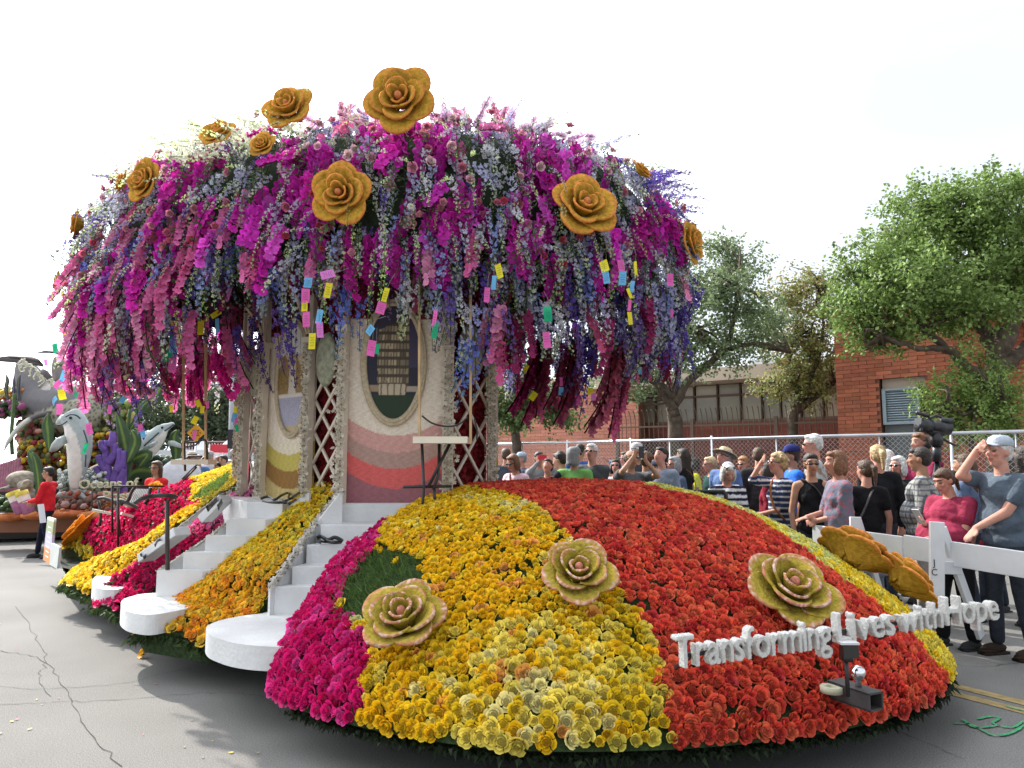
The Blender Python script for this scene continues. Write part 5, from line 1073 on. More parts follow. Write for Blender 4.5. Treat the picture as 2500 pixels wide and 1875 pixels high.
gr_at(372, 1195, 9.9, 24, (-.3, -.6, .6), style='orange', seed=27)
# ================================================================ lettering
LET = mat('white_coconut_letters', (.76, .74, .69), rough=.9, noise=.08, nscale=14, bump=1.0, bscale=45)
lt = empty('lettering', (0, 0, 0), parent=FLOAT)
def letters(text, a, b, h, dep=.05):
    """text from world point a to b (baseline), each glyph a mesh"""
    cu = bpy.data.curves.new('f', 'FONT'); adv = []; glyph = []
    for ch in text:
        cu.body = ch; cu.extrude = dep / 2 / h * 1.0; cu.offset = .012; cu.resolution_u = 3; o = bpy.data.objects.new('f', cu); COL.objects.link(o); dg = bpy.context.evaluated_depsgraph_get(); dg.update()
        w_ = .28
        if ch != ' ':
            me = bpy.data.meshes.new_from_object(o.evaluated_get(dg)); co = np.empty(len(me.vertices) * 3); me.vertices.foreach_get('co', co); co = co.reshape(-1, 3); x0, x1 = co[:, 0].min(), co[:, 0].max(); w_ = x1 - x0 + .045; glyph.append((me, x0))
        else: glyph.append(None)
        adv.append(w_); bpy.data.objects.remove(o)
    tot = sum(adv); a = np.array(a); b = np.array(b); u = (b - a); Lw = np.linalg.norm(u); u = u / Lw; sx = Lw / tot; up = np.array([0, 0, 1.]); nrm = np.cross(u, up); x = 0
    for ch, ad, gl in zip(text, adv, glyph):
        if gl:
            me, x0 = gl; me.name = 'letter'; me.materials.clear(); me.materials.append(LET); o = link('letter', me, lt); M = np.eye(4); M[:3, 0] = u * sx; M[:3, 1] = up * h / .72; M[:3, 2] = nrm * h; M[:3, 3] = a + u * (x - x0) * sx
            o.matrix_basis = Matrix(M.tolist()); rm = o.modifiers.new('r', 'REMESH'); rm.mode = 'VOXEL'; rm.voxel_size = .032; dsp = o.modifiers.new('d', 'DISPLACE'); tx = bpy.data.textures.get('ltx') or bpy.data.textures.new('ltx', 'CLOUDS'); tx.noise_scale = .05; dsp.texture = tx; dsp.strength = .05; dsp.mid_level = .5
        x += ad
    return nrm
h_ = .125
segs = [('Transforming', (1660, 1630, 3.28, 2040, 1562)), ('Lives', (2043, 1588, None, 2178, 1538)), ('with', (2192, 1527, None, 2298, 1505)), ('Hope', (2302, 1500, None, 2428, 1470))]
# one straight bar across the nose of the float
LA = WD(1645, 1632, 3.5); 
def on_bar(px):    # point on the vertical plane through LA running to the right and away
    u = np.array([1, .33]); u = u / np.linalg.norm(u); r = ray(px, 1500); s = (LA[0] * r[1] - LA[1] * r[0]) / (u[1] * r[0] - u[0] * r[1]); return LA[:2] + u * s
def base_pt(px, py): q = on_bar(px); return WD(px, py, q[1])
letters('Transforming', base_pt(1646, 1630), base_pt(2028, 1577), .150)
letters('Lives', base_pt(2040, 1568), base_pt(2182, 1545), .150)
letters('with', base_pt(2192, 1543), base_pt(2298, 1528), .135)
letters('Hope', base_pt(2303, 1525), base_pt(2434, 1509), .150)
g = Geo(); a, b = base_pt(1665, 1606), base_pt(2415, 1490); bar(g, a + [0, .03, 0], b + [0, .03, 0], .016, .02)
for px, py in ((1700, 1608), (1900, 1576), (2100, 1545), (2260, 1520)): q = base_pt(px, py - 8); bar(g, q + [0, .04, 0], q + [-.03, .45, -.20], .016)
obj('letter_bar', g, BLACKM, lt, smooth=False)
# ================================================================ tow hitch
HM = mat('hitch_steel', (.045, .043, .042), rough=.55, spec=.5, noise=.2, nscale=8)
hi = empty('tow_hitch', (0, 0, 0), parent=FLOAT); c = WD(2118, 1706, 3.8)
ax = np.array([.42, -.9, 0]); ax /= np.linalg.norm(ax); sx = np.array([ax[1] * -1, ax[0], 0])
g = Geo()
for dx, dz, wx, wz in ((-.045, 0, .010, .085), (.045, 0, .010, .085), (0, .039, .10, .010), (0, -.039, .10, .010)): a = c + sx * dx + [0, 0, dz]; bar(g, a - ax * .20, a + ax * .05, wx, wz)
obj('receiver_tube', g, HM, hi, smooth=False)
g = Geo(); box(g, -.002, .002, -.002, .002, -.002, .002); 
g = Geo(); lathe(g, [(0, 0), (.016, 0), (.013, .03), (.020, .040), (.033, .052), (.038, .070), (.033, .088), (.020, .100), (.008, .104), (0, .105)], 20, frame(c + [0, 0, .044] - ax * .05, (0, 0, 1))); obj('hitch_ball', g, mat('chrome', (.8, .8, .82), rough=.12, metal=1), hi)
g = Geo(); q = WD(2070, 1700, 3.78); tube(g, [q, q + [0, 0, .19]], .011, 8); bar(g, q + [0, 0, .17], q + [0, 0, .20], .06, .045); obj('camera_post', g, BLACKM, hi)
g = Geo(); q2 = q + [0, -.03, .225]; bar(g, q2 + [-.035, 0, 0], q2 + [.04, 0, 0], .05, .06); obj('rear_camera', g, BLACKM, hi, smooth=False); g = Geo(); bar(g, q2 + [-.045, 0, .038], q2 + [.045, 0, .038], .055, .01, (.6, .6, .6)); obj('camera_hood', g, PAINT, hi, smooth=False)
g = Geo(); lathe(g, [(.025, 0), (.055, 0), (.055, .03), (.025, .03), (.025, 0)], 16, frame(WD(2030, 1690, 3.9), (0, 0, 1)), (.42, .40, .28)); obj('tow_ring', g, PAINT, hi)
# ================================================================ handrails fixed to the steps
BR = mat('dark_rail', (.035, .030, .028), rough=.45, spec=.5)
def rail(pts_list, nm='hand_rail', r=.014):
    g = Geo()
    for pts in pts_list: tube(g, pts, r, 6)
    return obj(nm, g, BR, FLOAT)
b0 = WZ(409, 1391, .71); d0 = b0[1]
rail([[b0, WD(408, 1222, d0)], ], r=.018); g = Geo(); T0 = [WD(330, 1228, d0 - .1), WD(345, 1218, d0 - .1), WD(375, 1211, d0), WD(405, 1209, d0), WD(430, 1214, d0 + .1)]; tube(g, catmull(T0, 4), .024, 6, flat=.7); obj('padded_grip', g, BR, FLOAT)
d1 = 8.8; rail([[WD(288, 1352, d1), WD(288, 1190, d1)], [WD(388, 1290, d1 + .3), WD(388, 1192, d1 + .3)], [WD(272, 1187, d1), WD(402, 1187, d1 + .3)], [WD(274, 1187, d1), WD(274, 1300, d1 + .2)]], r=.013)
rail([[WD(398, 1199, 9.3), WD(447, 1199, 9.3)], [WD(432, 1199, 9.3), WD(436, 1232, 9.3)], [WD(425, 1197, 9.3), WD(480, 1140, 9.3)], [WD(445, 1170, 9.3), WD(510, 1105, 9.3)]], r=.013)
# ================================================================ swings (hang from the canopy)
def settle_auto(root, pt): settle(root, pt)
def swing(label, lx, rx, ty, by, d, seat, legs, dd=.0, swing_w=.022, woodm=WOOD):
    sw = empty('swing', (0, 0, 0), 0, label, 'swing', 'swings hung under the flower canopy')
    for x, e in ((lx, 0), (rx, dd)):
        g = Geo(); bar(g, WD(x, ty, d + e), WD(x, by, d + e), .034, .02); obj('pole', g, woodm, sw, smooth=False)
    x0, x1, y0, y1 = seat; g = Geo(); a = WD(x0, (y0 + y1) / 2, d); b = WD(x1, (y0 + y1) / 2, d + dd); th = (y1 - y0) / FPX * d; bar(g, a, b, .26, th); o = obj('seat', g, mat('cream_paint', (.74, .68, .55), rough=.6, noise=.05), sw, smooth=False)
    for pts in legs: g = Geo(); tube(g, [WD(x, y, d + e) for x, y, e in pts], .013, 6); obj('seat_support', g, BLACKM, sw)
    settle(sw, WD((lx + rx) / 2, by, d)); return sw
swing('swing with cream seat hanging before the lattice right of the tower picture, on black supports', 1024, 1149, 560, 1084, 6.0, (1013, 1143, 1067, 1083), [[(1030, 1084, 0), (1035, 1190, 0), (1032, 1225, 0), (1028, 1248, 0)], [(1072, 1084, .1), (1073, 1130, .1)], [(1098, 1084, .1), (1045, 1190, 0)], [(1060, 1186, .05), (1062, 1244, .05)], [(984, 1189, -.05), (1102, 1187, .1)], [(1073, 1084, .1), (1070, 1160, .05), (1058, 1195, 0)]])
swing('swing with cream seat hanging between the leaping dolphin and the striped pavilion columns', 448, 502, 700, 1135, 8.6, (429, 519, 1122, 1134), [[(450, 1080, 0), (452, 1150, 0)], [(504, 1078, 0), (507, 1125, 0)]])
# black straps left on seats and steps
def strap(label, loops, w_=.022):
    s = empty('strap', (0, 0, 0), 0, label, 'strap', 'black seat straps')
    for L_ in loops:
        P = catmull(L_, 6); T_ = np.gradient(P, axis=0); T_ /= np.linalg.norm(T_, axis=1, keepdims=True) + 1e-9; W_ = np.cross(T_, [0.1, 1, .2]); W_ /= np.linalg.norm(W_, axis=1, keepdims=True) + 1e-9; g = Geo(); sheet(g, np.stack([P - W_ * w_ / 2, P + W_ * w_ / 2], 1), thick=.004); obj('webbing', g, BLACKM, s)
    settle(s, loops[0][0]); return s
z_ = 1.275
strap('tangled black strap lying on the top step below the fountain picture', [[WZ(636, 1218, z_), WZ(655, 1212, z_ + .02), WZ(670, 1220, z_), WZ(688, 1209, z_ + .03), WZ(706, 1203, z_ + .03), WZ(700, 1222, z_), WZ(678, 1228, z_)], [WZ(690, 1222, z_), WZ(712, 1216, z_ + .03), WZ(735, 1200, z_ + .05), WZ(730, 1214, z_), WZ(705, 1232, z_ - .01)], [WZ(640, 1222, z_), WZ(660, 1226, z_), WZ(700, 1227, z_)]])
z_ = .985
strap('black strap folded like a bow on the middle step beside the magenta roses', [[WZ(774, 1313, z_), WZ(784, 1310, z_ + .03), WZ(800, 1318, z_ + .01), WZ(818, 1312, z_ + .03), WZ(836, 1322, z_), WZ(815, 1324, z_), WZ(795, 1321, z_), WZ(780, 1323, z_), WZ(774, 1313, z_)]], .03)
strap('black strap looped across the right swing in front of the red lattice', [[WD(1030, 1015, 5.95), WD(1055, 1033, 5.95), WD(1090, 1041, 5.95), WD(1120, 1036, 5.95), WD(1142, 1018, 5.95)], [WD(1158, 1022, 6.0), WD(1165, 1050, 6.0), WD(1164, 1075, 6.0)]], .014)
strap('black strap hanging round the poles of the left swing above its seat', [[WD(450, 1078, 8.55), WD(475, 1080, 8.55), WD(500, 1074, 8.55), WD(504, 1085, 8.55)], [WD(450, 1092, 8.55), WD(478, 1086, 8.55), WD(490, 1068, 8.55)]], .02)
strap('black strap lying over the white box on the far stair beside the pink roses', [[WZ(505, 1243, 1.22), WZ(530, 1218, 1.25), WZ(552, 1206, 1.27)], [WZ(532, 1240, 1.2), WZ(542, 1222, 1.24)]], .05)
strap('small black strap loop on the lowest white box of the far stair', [[WZ(378, 1332, .88), WZ(384, 1320, .9), WZ(392, 1316, .9)], [WZ(343, 1356, .74), WZ(350, 1350, .75), WZ(356, 1356, .74), WZ(350, 1362, .73)]], .03)
# white seat boxes on the far stair
for lab, a, b in (('long white box laid on the lower far stair', (355, 1362, .70), (445, 1296, .98)), ('white box standing on the upper far stair under the black strap', (500, 1268, 1.05), (552, 1215, 1.26))):
    g = Geo(); A_, B_ = WZ(*a), WZ(*b); bar(g, A_, B_, .16, .08); o = obj('white_box', g, WHITE, smooth=False); m_ = o.modifiers.new('b', 'BEVEL'); m_.width = .006; tag(o, lab, 'box')
# ================================================================ garden bench
be = empty('garden_bench', (0, 0, 0), 0, 'dark slatted garden bench with white seat edge among the magenta roses', 'bench'); d = 9.2
SL = mat('pale_slat', (.60, .52, .42), rough=.5)
for k in range(11):
    t = k / 10; g = Geo(); bar(g, WD(308 + 44 * t, 1226 + 6 * t, d + .1 * t), WD(328 + 36 * t, 1190 + 2 * t, d + .3 + .1 * t), .02, .012); obj('back_slat', g, BR, be, smooth=False)
for k in range(5): g = Geo(); bar(g, WD(300 + 2 * k, 1231 + 1.5 * k, d - .02 * k), WD(352 - k, 1236 + 1.5 * k, d + .25 - .02 * k), .03, .015); obj('seat_slat', g, SL, be, smooth=False)
for a, b in (((225, 1245), (272, 1254)), ((296, 1253), (325, 1261))): g = Geo(); bar(g, WD(*a, d - .25), WD(*b, d - .15), .05, .03); obj('seat_edge', g, mat('ivory', (.78, .72, .62), rough=.5), be, smooth=False)
for pts in ([(238, 1217), (255, 1216), (275, 1223), (300, 1231)], [(298, 1226), (310, 1224), (322, 1200), (330, 1188)], [(352, 1232), (362, 1215), (368, 1190)], [(283, 1224), (296, 1222), (330, 1236), (345, 1250)]): g = Geo(); tube(g, catmull([WD(x, y, d - .05) for x, y in pts], 5), .02, 6); obj('arm_rest', g, BR, be)
for pts in ([(322, 1260), (326, 1300), (333, 1328)], [(240, 1225), (246, 1250), (243, 1285)], [(355, 1240), (358, 1262), (362, 1280)], [(285, 1240), (290, 1280), (292, 1310)]): g = Geo(); tube(g, catmull([WD(x, y, d - .05) for x, y in pts], 4), .017, 6); obj('leg', g, BR, be)
for pts in ([(325, 1189), (370, 1190)],): g = Geo(); tube(g, [WD(x, y, d + .2) for x, y in pts], .022, 6); obj('top_bar', g, BR, be)
settle(be, WD(300, 1310, d))
# ================================================================ paper tags
TAGM = mat('paper_tag', None, rough=.7, trans=.3)
TC_ = {'p': ('pink', (.80, .14, .46)), 'v': ('violet pink', (.78, .24, .66)), 'y': ('yellow', (.80, .70, .03)), 'b': ('light blue', (.16, .48, .78)), 'g': ('green', (.02, .42, .20)), 'w': ('pale grey', (.62, .60, .58))}
rt_ = lambda n: None
TAGS = [ # px, py, depth, colour, tilt deg, w, h px, place
 (800, 670, 5.8, 'v', 70, 20, 36, 'above the left edge of the tower picture'), (801, 709, 5.8, 'y', 10, 17, 38, 'left of the tower picture, above the moss disc'), (752, 690, 5.9, 'b', 5, 20, 26, 'over the left lattice, second from the top of its string'), (746, 722, 5.9, 'p', 0, 20, 36, 'over the left lattice, above a yellow one'), (743, 748, 5.9, 'y', 0, 15, 25, 'over the left lattice in the middle of the string'), (748, 780, 5.9, 'p', -3, 20, 38, 'over the left lattice, lowest on the left string'), (779, 773, 5.85, 'b', 12, 20, 36, 'over the left lattice, uppermost of the right string'), (781, 805, 5.85, 'v', -4, 16, 40, 'over the left lattice below the blue one'), (762, 833, 5.85, 'y', 2, 19, 40, 'in front of the left moss disc'),
 (930, 752, 5.85, 'p', 14, 22, 30, 'on top of the tower picture frame'), (941, 720, 5.85, 'y', 15, 14, 36, 'above the crown of the tower picture frame'), (904, 806, 5.8, 'b', 40, 20, 24, 'over the left side of the tower picture'), (907, 850, 5.8, 'p', 8, 20, 40, 'lowest over the tower picture'), (920, 852, 5.85, 'g', 3, 12, 26, 'behind the pink one on the tower picture'),
 (1061, 777, 5.8, 'p', 14, 14, 40, 'beside the right swing pole, upper'), (1062, 808, 5.8, 'g', 8, 13, 38, 'beside the right swing pole, lower'), (1218, 662, 5.9, 'y', -14, 18, 38, 'at the upper left of the dark gap right of the swing'), (1206, 690, 5.9, 'b', 5, 12, 36, 'behind the yellow one near the twig branches'), (1189, 720, 5.9, 'p', 4, 14, 38, 'in front of the fanned cream twigs'),
 (1337, 767, 5.7, 'g', -5, 20, 38, 'over the dark hollow right of the pavilion, alone'), (1335, 830, 5.7, 'p', -5, 18, 40, 'over the dark hollow below the green one'), (1475, 650, 5.9, 'y', -15, 22, 30, 'below the right front giant rose, left'), (1480, 676, 5.9, 'b', -8, 16, 34, 'below the right front giant rose, under the yellow one'), (1517, 648, 6.0, 'p', -8, 18, 28, 'below the right front giant rose, right'), (1520, 679, 6.0, 'b', 4, 18, 36, 'right of the blue one under the right front giant rose'), (1552, 655, 6.0, 'y', -3, 7, 36, 'edge-on beside the right front blue tags'), (1537, 716, 6.0, 'y', -20, 8, 28, 'thin and folded beneath the right orchids'), (1538, 777, 6.0, 'y', -6, 12, 32, 'lowest of the string beneath the right orchids'), (1537, 745, 6.0, 'p', 6, 8, 28, 'above the lowest yellow on the right string'), (1543, 700, 6.0, 'b', 10, 10, 30, 'at the top of the right string'), (1637, 683, 6.4, 'p', 0, 16, 32, 'near the right rim under the magenta orchids'),
 (1370, 955, 8.0, 'b', 5, 12, 20, 'at the lower right hanging clusters, over the brick wing'), (1370, 932, 8.0, 'p', -2, 11, 22, 'at the lower hanging clusters above a blue one'), (1302, 967, 8.0, 'y', 35, 15, 22, 'low beside the crimson cluster nearest the columns'), (1411, 977, 8.0, 'p', -2, 12, 26, 'lowest before the brick wing'), (1441, 955, 7.9, 'y', -3, 14, 16, 'before the brick wing beside the blue spikes'), (1449, 969, 7.9, 'v', 2, 12, 18, 'right of the lowest pink over the brick wing'), (1279, 875, 8.2, 'p', 3, 10, 24, 'just right of the pavilion columns'), (1284, 900, 8.2, 'y', 30, 10, 20, 'below the pink beside the pavilion columns'), (1563, 905, 7.6, 'b', 0, 10, 18, 'among the blue spikes near the tree trunk'), (1640, 765, 7.0, 'p', 3, 8, 22, 'low on the right rim'),
 (240, 642, 8.2, 'b', 10, 13, 22, 'high on the left rim, top of its string'), (250, 668, 8.2, 'g', -4, 13, 26, 'high on the left rim under a blue one'), (238, 682, 8.2, 'y', 3, 9, 32, 'high on the left rim beside the green one'), (175, 710, 8.2, 'g', 6, 14, 26, 'on the far left rim above a violet one'), (170, 738, 8.2, 'v', 8, 16, 26, 'on the far left rim above the yellow one'), (184, 758, 8.2, 'y', -12, 16, 28, 'on the far left rim, below the violet one'), (166, 769, 8.2, 'p', 15, 16, 18, 'on the far left rim, left of the yellow'), (178, 804, 8.2, 'b', 5, 14, 28, 'on the far left rim, lower'), (161, 812, 8.2, 'y', 8, 14, 22, 'lowest yellow on the far left rim'), (135, 850, 8.3, 'g', -14, 14, 24, 'left of the whale tail'), (153, 716, 8.4, 'y', 0, 10, 14, 'at the outermost left fringe'),
 (112, 885, 8.3, 'v', -12, 8, 16, 'hanging alone beside the whale tail'), (155, 918, 8.3, 'b', 12, 12, 28, 'beside the netted whale back, left'), (167, 916, 8.3, 'y', -2, 15, 24, 'beside the netted whale back, right'), (142, 938, 8.3, 'p', 40, 14, 24, 'tilted over the whale back'), (164, 942, 8.3, 'v', -6, 15, 26, 'over the whale back, below a yellow one'), (152, 963, 8.3, 'y', -12, 17, 26, 'over the dark whale body'), (184, 957, 8.3, 'g', -40, 14, 28, 'over the whale body, right'), (135, 981, 8.3, 'b', 35, 18, 26, 'above the standing dolphin, tilted'), (144, 999, 8.3, 'p', -2, 16, 26, 'just above the head of the standing dolphin'), (219, 1047, 8.3, 'p', -16, 17, 28, 'beside the back of the standing dolphin'), (208, 1094, 8.3, 'g', 15, 9, 26, 'on the side of the standing dolphin'),
 (285, 778, 8.2, 'y', -25, 8, 14, 'in the pink clusters above the whale'), (278, 844, 8.2, 'y', 12, 13, 32, 'left of the long purple spikes'), (289, 818, 8.2, 'p', -2, 13, 20, 'in the middle of the left pink clusters'), (306, 872, 8.2, 'g', -8, 9, 24, 'below the pink clusters'), (355, 858, 7.6, 'v', 14, 14, 32, 'left of the grey folded one'), (358, 890, 7.6, 'w', -15, 12, 32, 'folded beside the pink ones left of the swing'), (346, 916, 7.6, 'v', 0, 15, 32, 'above the small leaping dolphin'), (367, 839, 7.6, 'y', 0, 13, 34, 'left of the left swing pole, small'), (421, 800, 7.5, 'y', 0, 16, 36, 'just left of the swing, upper'), (421, 822, 7.5, 'g', 0, 14, 30, 'between yellow and blue left of the swing'), (423, 845, 7.4, 'b', -2, 19, 34, 'left of the swing poles with writing'), (410, 868, 7.5, 'g', 30, 16, 30, 'tilted beside the blue one by the swing'), (421, 892, 7.4, 'p', 0, 19, 36, 'lowest left of the swing poles'),
 (490, 800, 7.2, 'y', 0, 18, 36, 'between the two swing poles, high'), (506, 785, 7.2, 'p', 5, 20, 28, 'behind the yellow between the swing poles'), (527, 767, 7.1, 'y', 55, 13, 26, 'above right of the left swing'), (531, 795, 7.1, 'b', -5, 10, 36, 'right of the left swing poles'), (558, 720, 6.8, 'v', 12, 9, 34, 'over the purple spikes left of the pavilion'),
 (267, 1000, 8.3, 'p', 4, 12, 22, 'above the purple coral'), (300, 976, 8.4, 'b', 30, 12, 16, 'left of the leaping dolphin'), (308, 978, 8.4, 'g', -25, 10, 18, 'above the kelp leaves'), (343, 1045, 8.4, 'p', -12, 11, 18, 'over the tail of the leaping dolphin'), (349, 1060, 8.4, 'b', -12, 11, 18, 'below the pink over the leaping dolphin'), (417, 998, 8.4, 'y', -8, 10, 18, 'above the nose of the leaping dolphin'), (484, 985, 8.5, 'y', -25, 12, 18, 'between the swing poles, middle'), (494, 1000, 8.5, 'y', 5, 10, 18, 'behind the right pole of the left swing'), (476, 1026, 8.5, 'y', 25, 13, 20, 'above the orange road sign'), (474, 1062, 8.5, 'p', 4, 9, 22, 'in front of the orange road sign'), (507, 988, 8.5, 'p', -4, 7, 18, 'just right of the left swing'), (575, 1000, 8.0, 'y', 2, 8, 16, 'beside the lamp post, top'), (572, 1020, 8.0, 'b', 10, 12, 22, 'beside the lamp post, middle'), (577, 1027, 8.0, 'p', 0, 9, 14, 'beside the lamp post, small'), (578, 1045, 8.0, 'g', -12, 9, 18, 'beside the lamp post, lowest')]
ink = (.05, .05, .08)
hole = (.25, .2, .2)
for (x, y, d, c, tl, w_, h_, place) in TAGS:
    d = d * (.92 if d < 6.5 else .95)
    nm, cc_ = TC_[c]; p = WD(x, y, d); s = d / FPX; yaw = RNG.normal(0, .35); M = Matrix.Translation(Vector(p.tolist())) @ Matrix.Rotation(yaw, 4, 'Z') @ Matrix.Rotation(radians(tl), 4, 'Y')
    W_, H_ = w_ * s / 2, h_ * s / 2; v = np.linspace(-1, 1, 7); bow = .12 * H_ * RNG.normal(); U_ = np.array([-1, 1]); P = np.array([[(u * W_, bow * (1 - (vv) ** 2), vv * H_) for vv in v] for u in U_]); root = empty('paper_tag', (0, 0, 0), 0, f'{nm} paper tag hanging {place}', 'paper tag', 'message tags hanging from the flower canopy')
    g = Geo(); sheet(g, P, cc_); o = obj('card', g, TAGM, root, smooth=False)
    g = Geo()
    if h_ > 20 and w_ > 12:
        for k in range(4):
            z0 = H_ * (.45 - .32 * k); xw = W_ * (.5 + .25 * RNG.random()); pts = [(-xw + 2 * xw * t, bow - .0015, z0 + H_ * .05 * sin(9 * t + k)) for t in np.linspace(0, 1, 9)]; tube(g, pts, .0009, 3, ink, cap=False)
    tube(g, [(0, 0, H_ * .86), (RNG.normal(0, .01), .0, H_ * 1.0 + .05), (RNG.normal(0, .02), .01, H_ + .12)], .0012, 3, (.3, .3, .28), cap=False); obj('string', g, PAINT, root); root.matrix_basis = M
# fallen petals and a rose head on the road
g = Geo(); g.geo(ROSE_LO[1], frame(WZ(352, 1596, .03), (-.4, -.6, .5), 0, .042), tint=(.82, .45, .03)); o = obj('fallen_rose', g, PETAL); tag(o, 'single orange rose head fallen on the asphalt in front of the middle platform', 'rose')
g = Geo(); 
for _ in range(24):
    x, y = RNG.random() * 700, 1480 + RNG.random() * 380; p = WZ(x, y, .006); a = RNG.random() * 6; s = .008 + .010 * RNG.random(); g.add([p + [s * cos(a + k * pi / 2) * (1 if k % 2 else .6), s * sin(a + k * pi / 2) * (1 if k % 2 else .6), .002 * (k % 2)] for k in range(4)], [(0, 1, 2, 3)], [(.6, .03, .12), (.7, .5, .05), (.25, .22, .15)][RNG.integers(0, 3)])
obj('fallen_petals', g, PAINT, smooth=False, kind='stuff')
# ================================================================ second float (sea life), left background
def remesh(g, vox, mat_, name, colf=None, smooth=3, fac=.5):
    me = g.mesh(name, mat_, True); o = bpy.data.objects.new('t', me); COL.objects.link(o); m = o.modifiers.new('r', 'REMESH'); m.mode = 'VOXEL'; m.voxel_size = vox; m.use_smooth_shade = True
    if smooth: s = o.modifiers.new('s', 'SMOOTH'); s.iterations = smooth; s.factor = fac
    dg = bpy.context.evaluated_depsgraph_get(); dg.update(); out = bpy.data.meshes.new_from_object(o.evaluated_get(dg)); bpy.data.objects.remove(o); bpy.data.meshes.remove(me); out.name = name
    n = len(out.vertices); co = np.empty(n * 3); out.vertices.foreach_get('co', co); co = co.reshape(-1, 3); C = colf(co) if colf else np.tile([.5, .5, .5], (n, 1))
    at = out.color_attributes.new('Col', 'FLOAT_COLOR', 'POINT'); at.data.foreach_set('color', np.concatenate([C, np.ones((n, 1))], 1).ravel().astype(np.float32)); out.polygons.foreach_set('use_smooth', np.ones(len(out.polygons), bool))
    if not out.materials: out.materials.append(mat_)
    return out
OF = empty('ocean_float', (0, 0, 0), 0, 'sea life parade float with a netted whale, dolphins, turtle, corals and kelp', 'parade float')
DF = 15.0
def o_(x, y, d=0): return WD(x, y, DF + d)
s_ = DF / FPX
# base deck
g = Geo(); a = o_(-60, 1128, 1) * [1, 1, 0]; b = o_(520, 1128, 3) * [1, 1, 0]; bar(g, a + [0, 0, .32], b + [0, 0, .32], 3.0, .5, (.03, .025, .02)); obj('undercarriage', g, PAINT, OF, smooth=False)
for i, (x0, x1, y, c) in enumerate([(0, 70, 1262, (.42, .13, .04)), (60, 130, 1258, (.45, .15, .05)), (120, 210, 1255, (.40, .12, .04)), (195, 290, 1258, (.42, .14, .05))]):
    g = Geo(); ball(g, o_((x0 + x1) / 2, y, -1.3), ((x1 - x0) / 2 * s_ * .95, .35, .09), 20, 8, c); obj('shell_edge', g, mat('spice_crust', None, rough=.95, noise=.3, nscale=12, bump=.8, bscale=30), OF)
g = Geo(); a = o_(-60, 1278, -1.2); b = o_(300, 1276, -1.0); bar(g, a, b, .4, .30, (.22, .09, .045)); obj('deck_edge', g, PAINT, OF, smooth=False)
SEA = mat('sea_creature', None, rough=.85, noise=.10, nscale=10, bump=.3, bscale=60)
def path_body(nm, pts, rad, colf, vox=.035, extra=None, flat=1.0):
    g = Geo(); P = catmull(pts, 6); R = np.interp(np.linspace(0, 1, len(P)), np.linspace(0, 1, len(rad)), rad); tube(g, P, R, 14, flat=flat)
    if extra: extra(g)
    return link(nm, remesh(g, vox, SEA, nm, colf, 2), OF)
def slab(g, pts, thick=.05, col=(.3, .3, .3)):
    """flat fin given by an outline of world points"""
    P = np.array(pts); c = P.mean(0); n = np.cross(P[1] - P[0], P[2] - P[0]); n /= np.linalg.norm(n) + 1e-9; m = len(P); V = np.concatenate([P + n * thick / 2, P - n * thick / 2, [c + n * thick], [c - n * thick]])
    F = []
    for i in range(m): j = (i + 1) % m; F += [(i, j, 2 * m), (m + j, m + i, 2 * m + 1), (j, i, m + i, m + j)]
    return g.add(V, F, col)
# whale
def wcol(co):
    q = PX(co); C = np.tile([.16, .15, .155], (len(co), 1)); bl = (q[:, 0] - 150) * .35 + (q[:, 1] - 985) > 0; st_ = ((q[:, 0] * .75 - q[:, 1] * .45) % 9) < 1.6; C[bl] = (.40, .38, .29); C[bl & st_] = (.07, .07, .07); return C
def wx(g): pass
path_body('whale', [o_(50, 880, 1.2), o_(62, 900, 1.2), o_(85, 950, 1.1), o_(120, 990, 1), o_(170, 1000, .9), o_(225, 1005, .8), o_(260, 1020, .8)], [.10, .22, .40, .52, .58, .52, .30], wcol, .05)
g = Geo(); slab(g, [o_(-30, 878, 1.0), o_(20, 872, 1.1), o_(50, 872, 1.2), o_(75, 872, 1.2), o_(95, 880, 1.1), o_(106, 893, 1.0), o_(85, 888, 1.1), o_(60, 886, 1.2), o_(30, 882, 1.2)], .07, (.10, .085, .085)); obj('whale_fluke', g, SEA, OF)
g = Geo(); P = catmull([o_(122, 1008, .4), o_(80, 1020, .2), (o_(45, 1045, 0)), o_(22, 1075, -.1), o_(10, 1100, -.1)], 6); t = np.linspace(0, 1, len(P)); tube(g, P, np.interp(t, [0, .3, .8, 1], [.10, .11, .07, .02]), 8, np.where((t > .3)[:, None], (.50, .50, .44), (.12, .11, .11)), flat=.5); obj('whale_flipper', g, SEA, OF)
g = Geo(); slab(g, [o_(105, 900, .7), o_(115, 905, .7), o_(125, 918, .7), o_(128, 940, .7), o_(110, 925, .7), o_(100, 912, .7)], .06, (.12, .10, .10)); obj('whale_fin', g, SEA, OF)
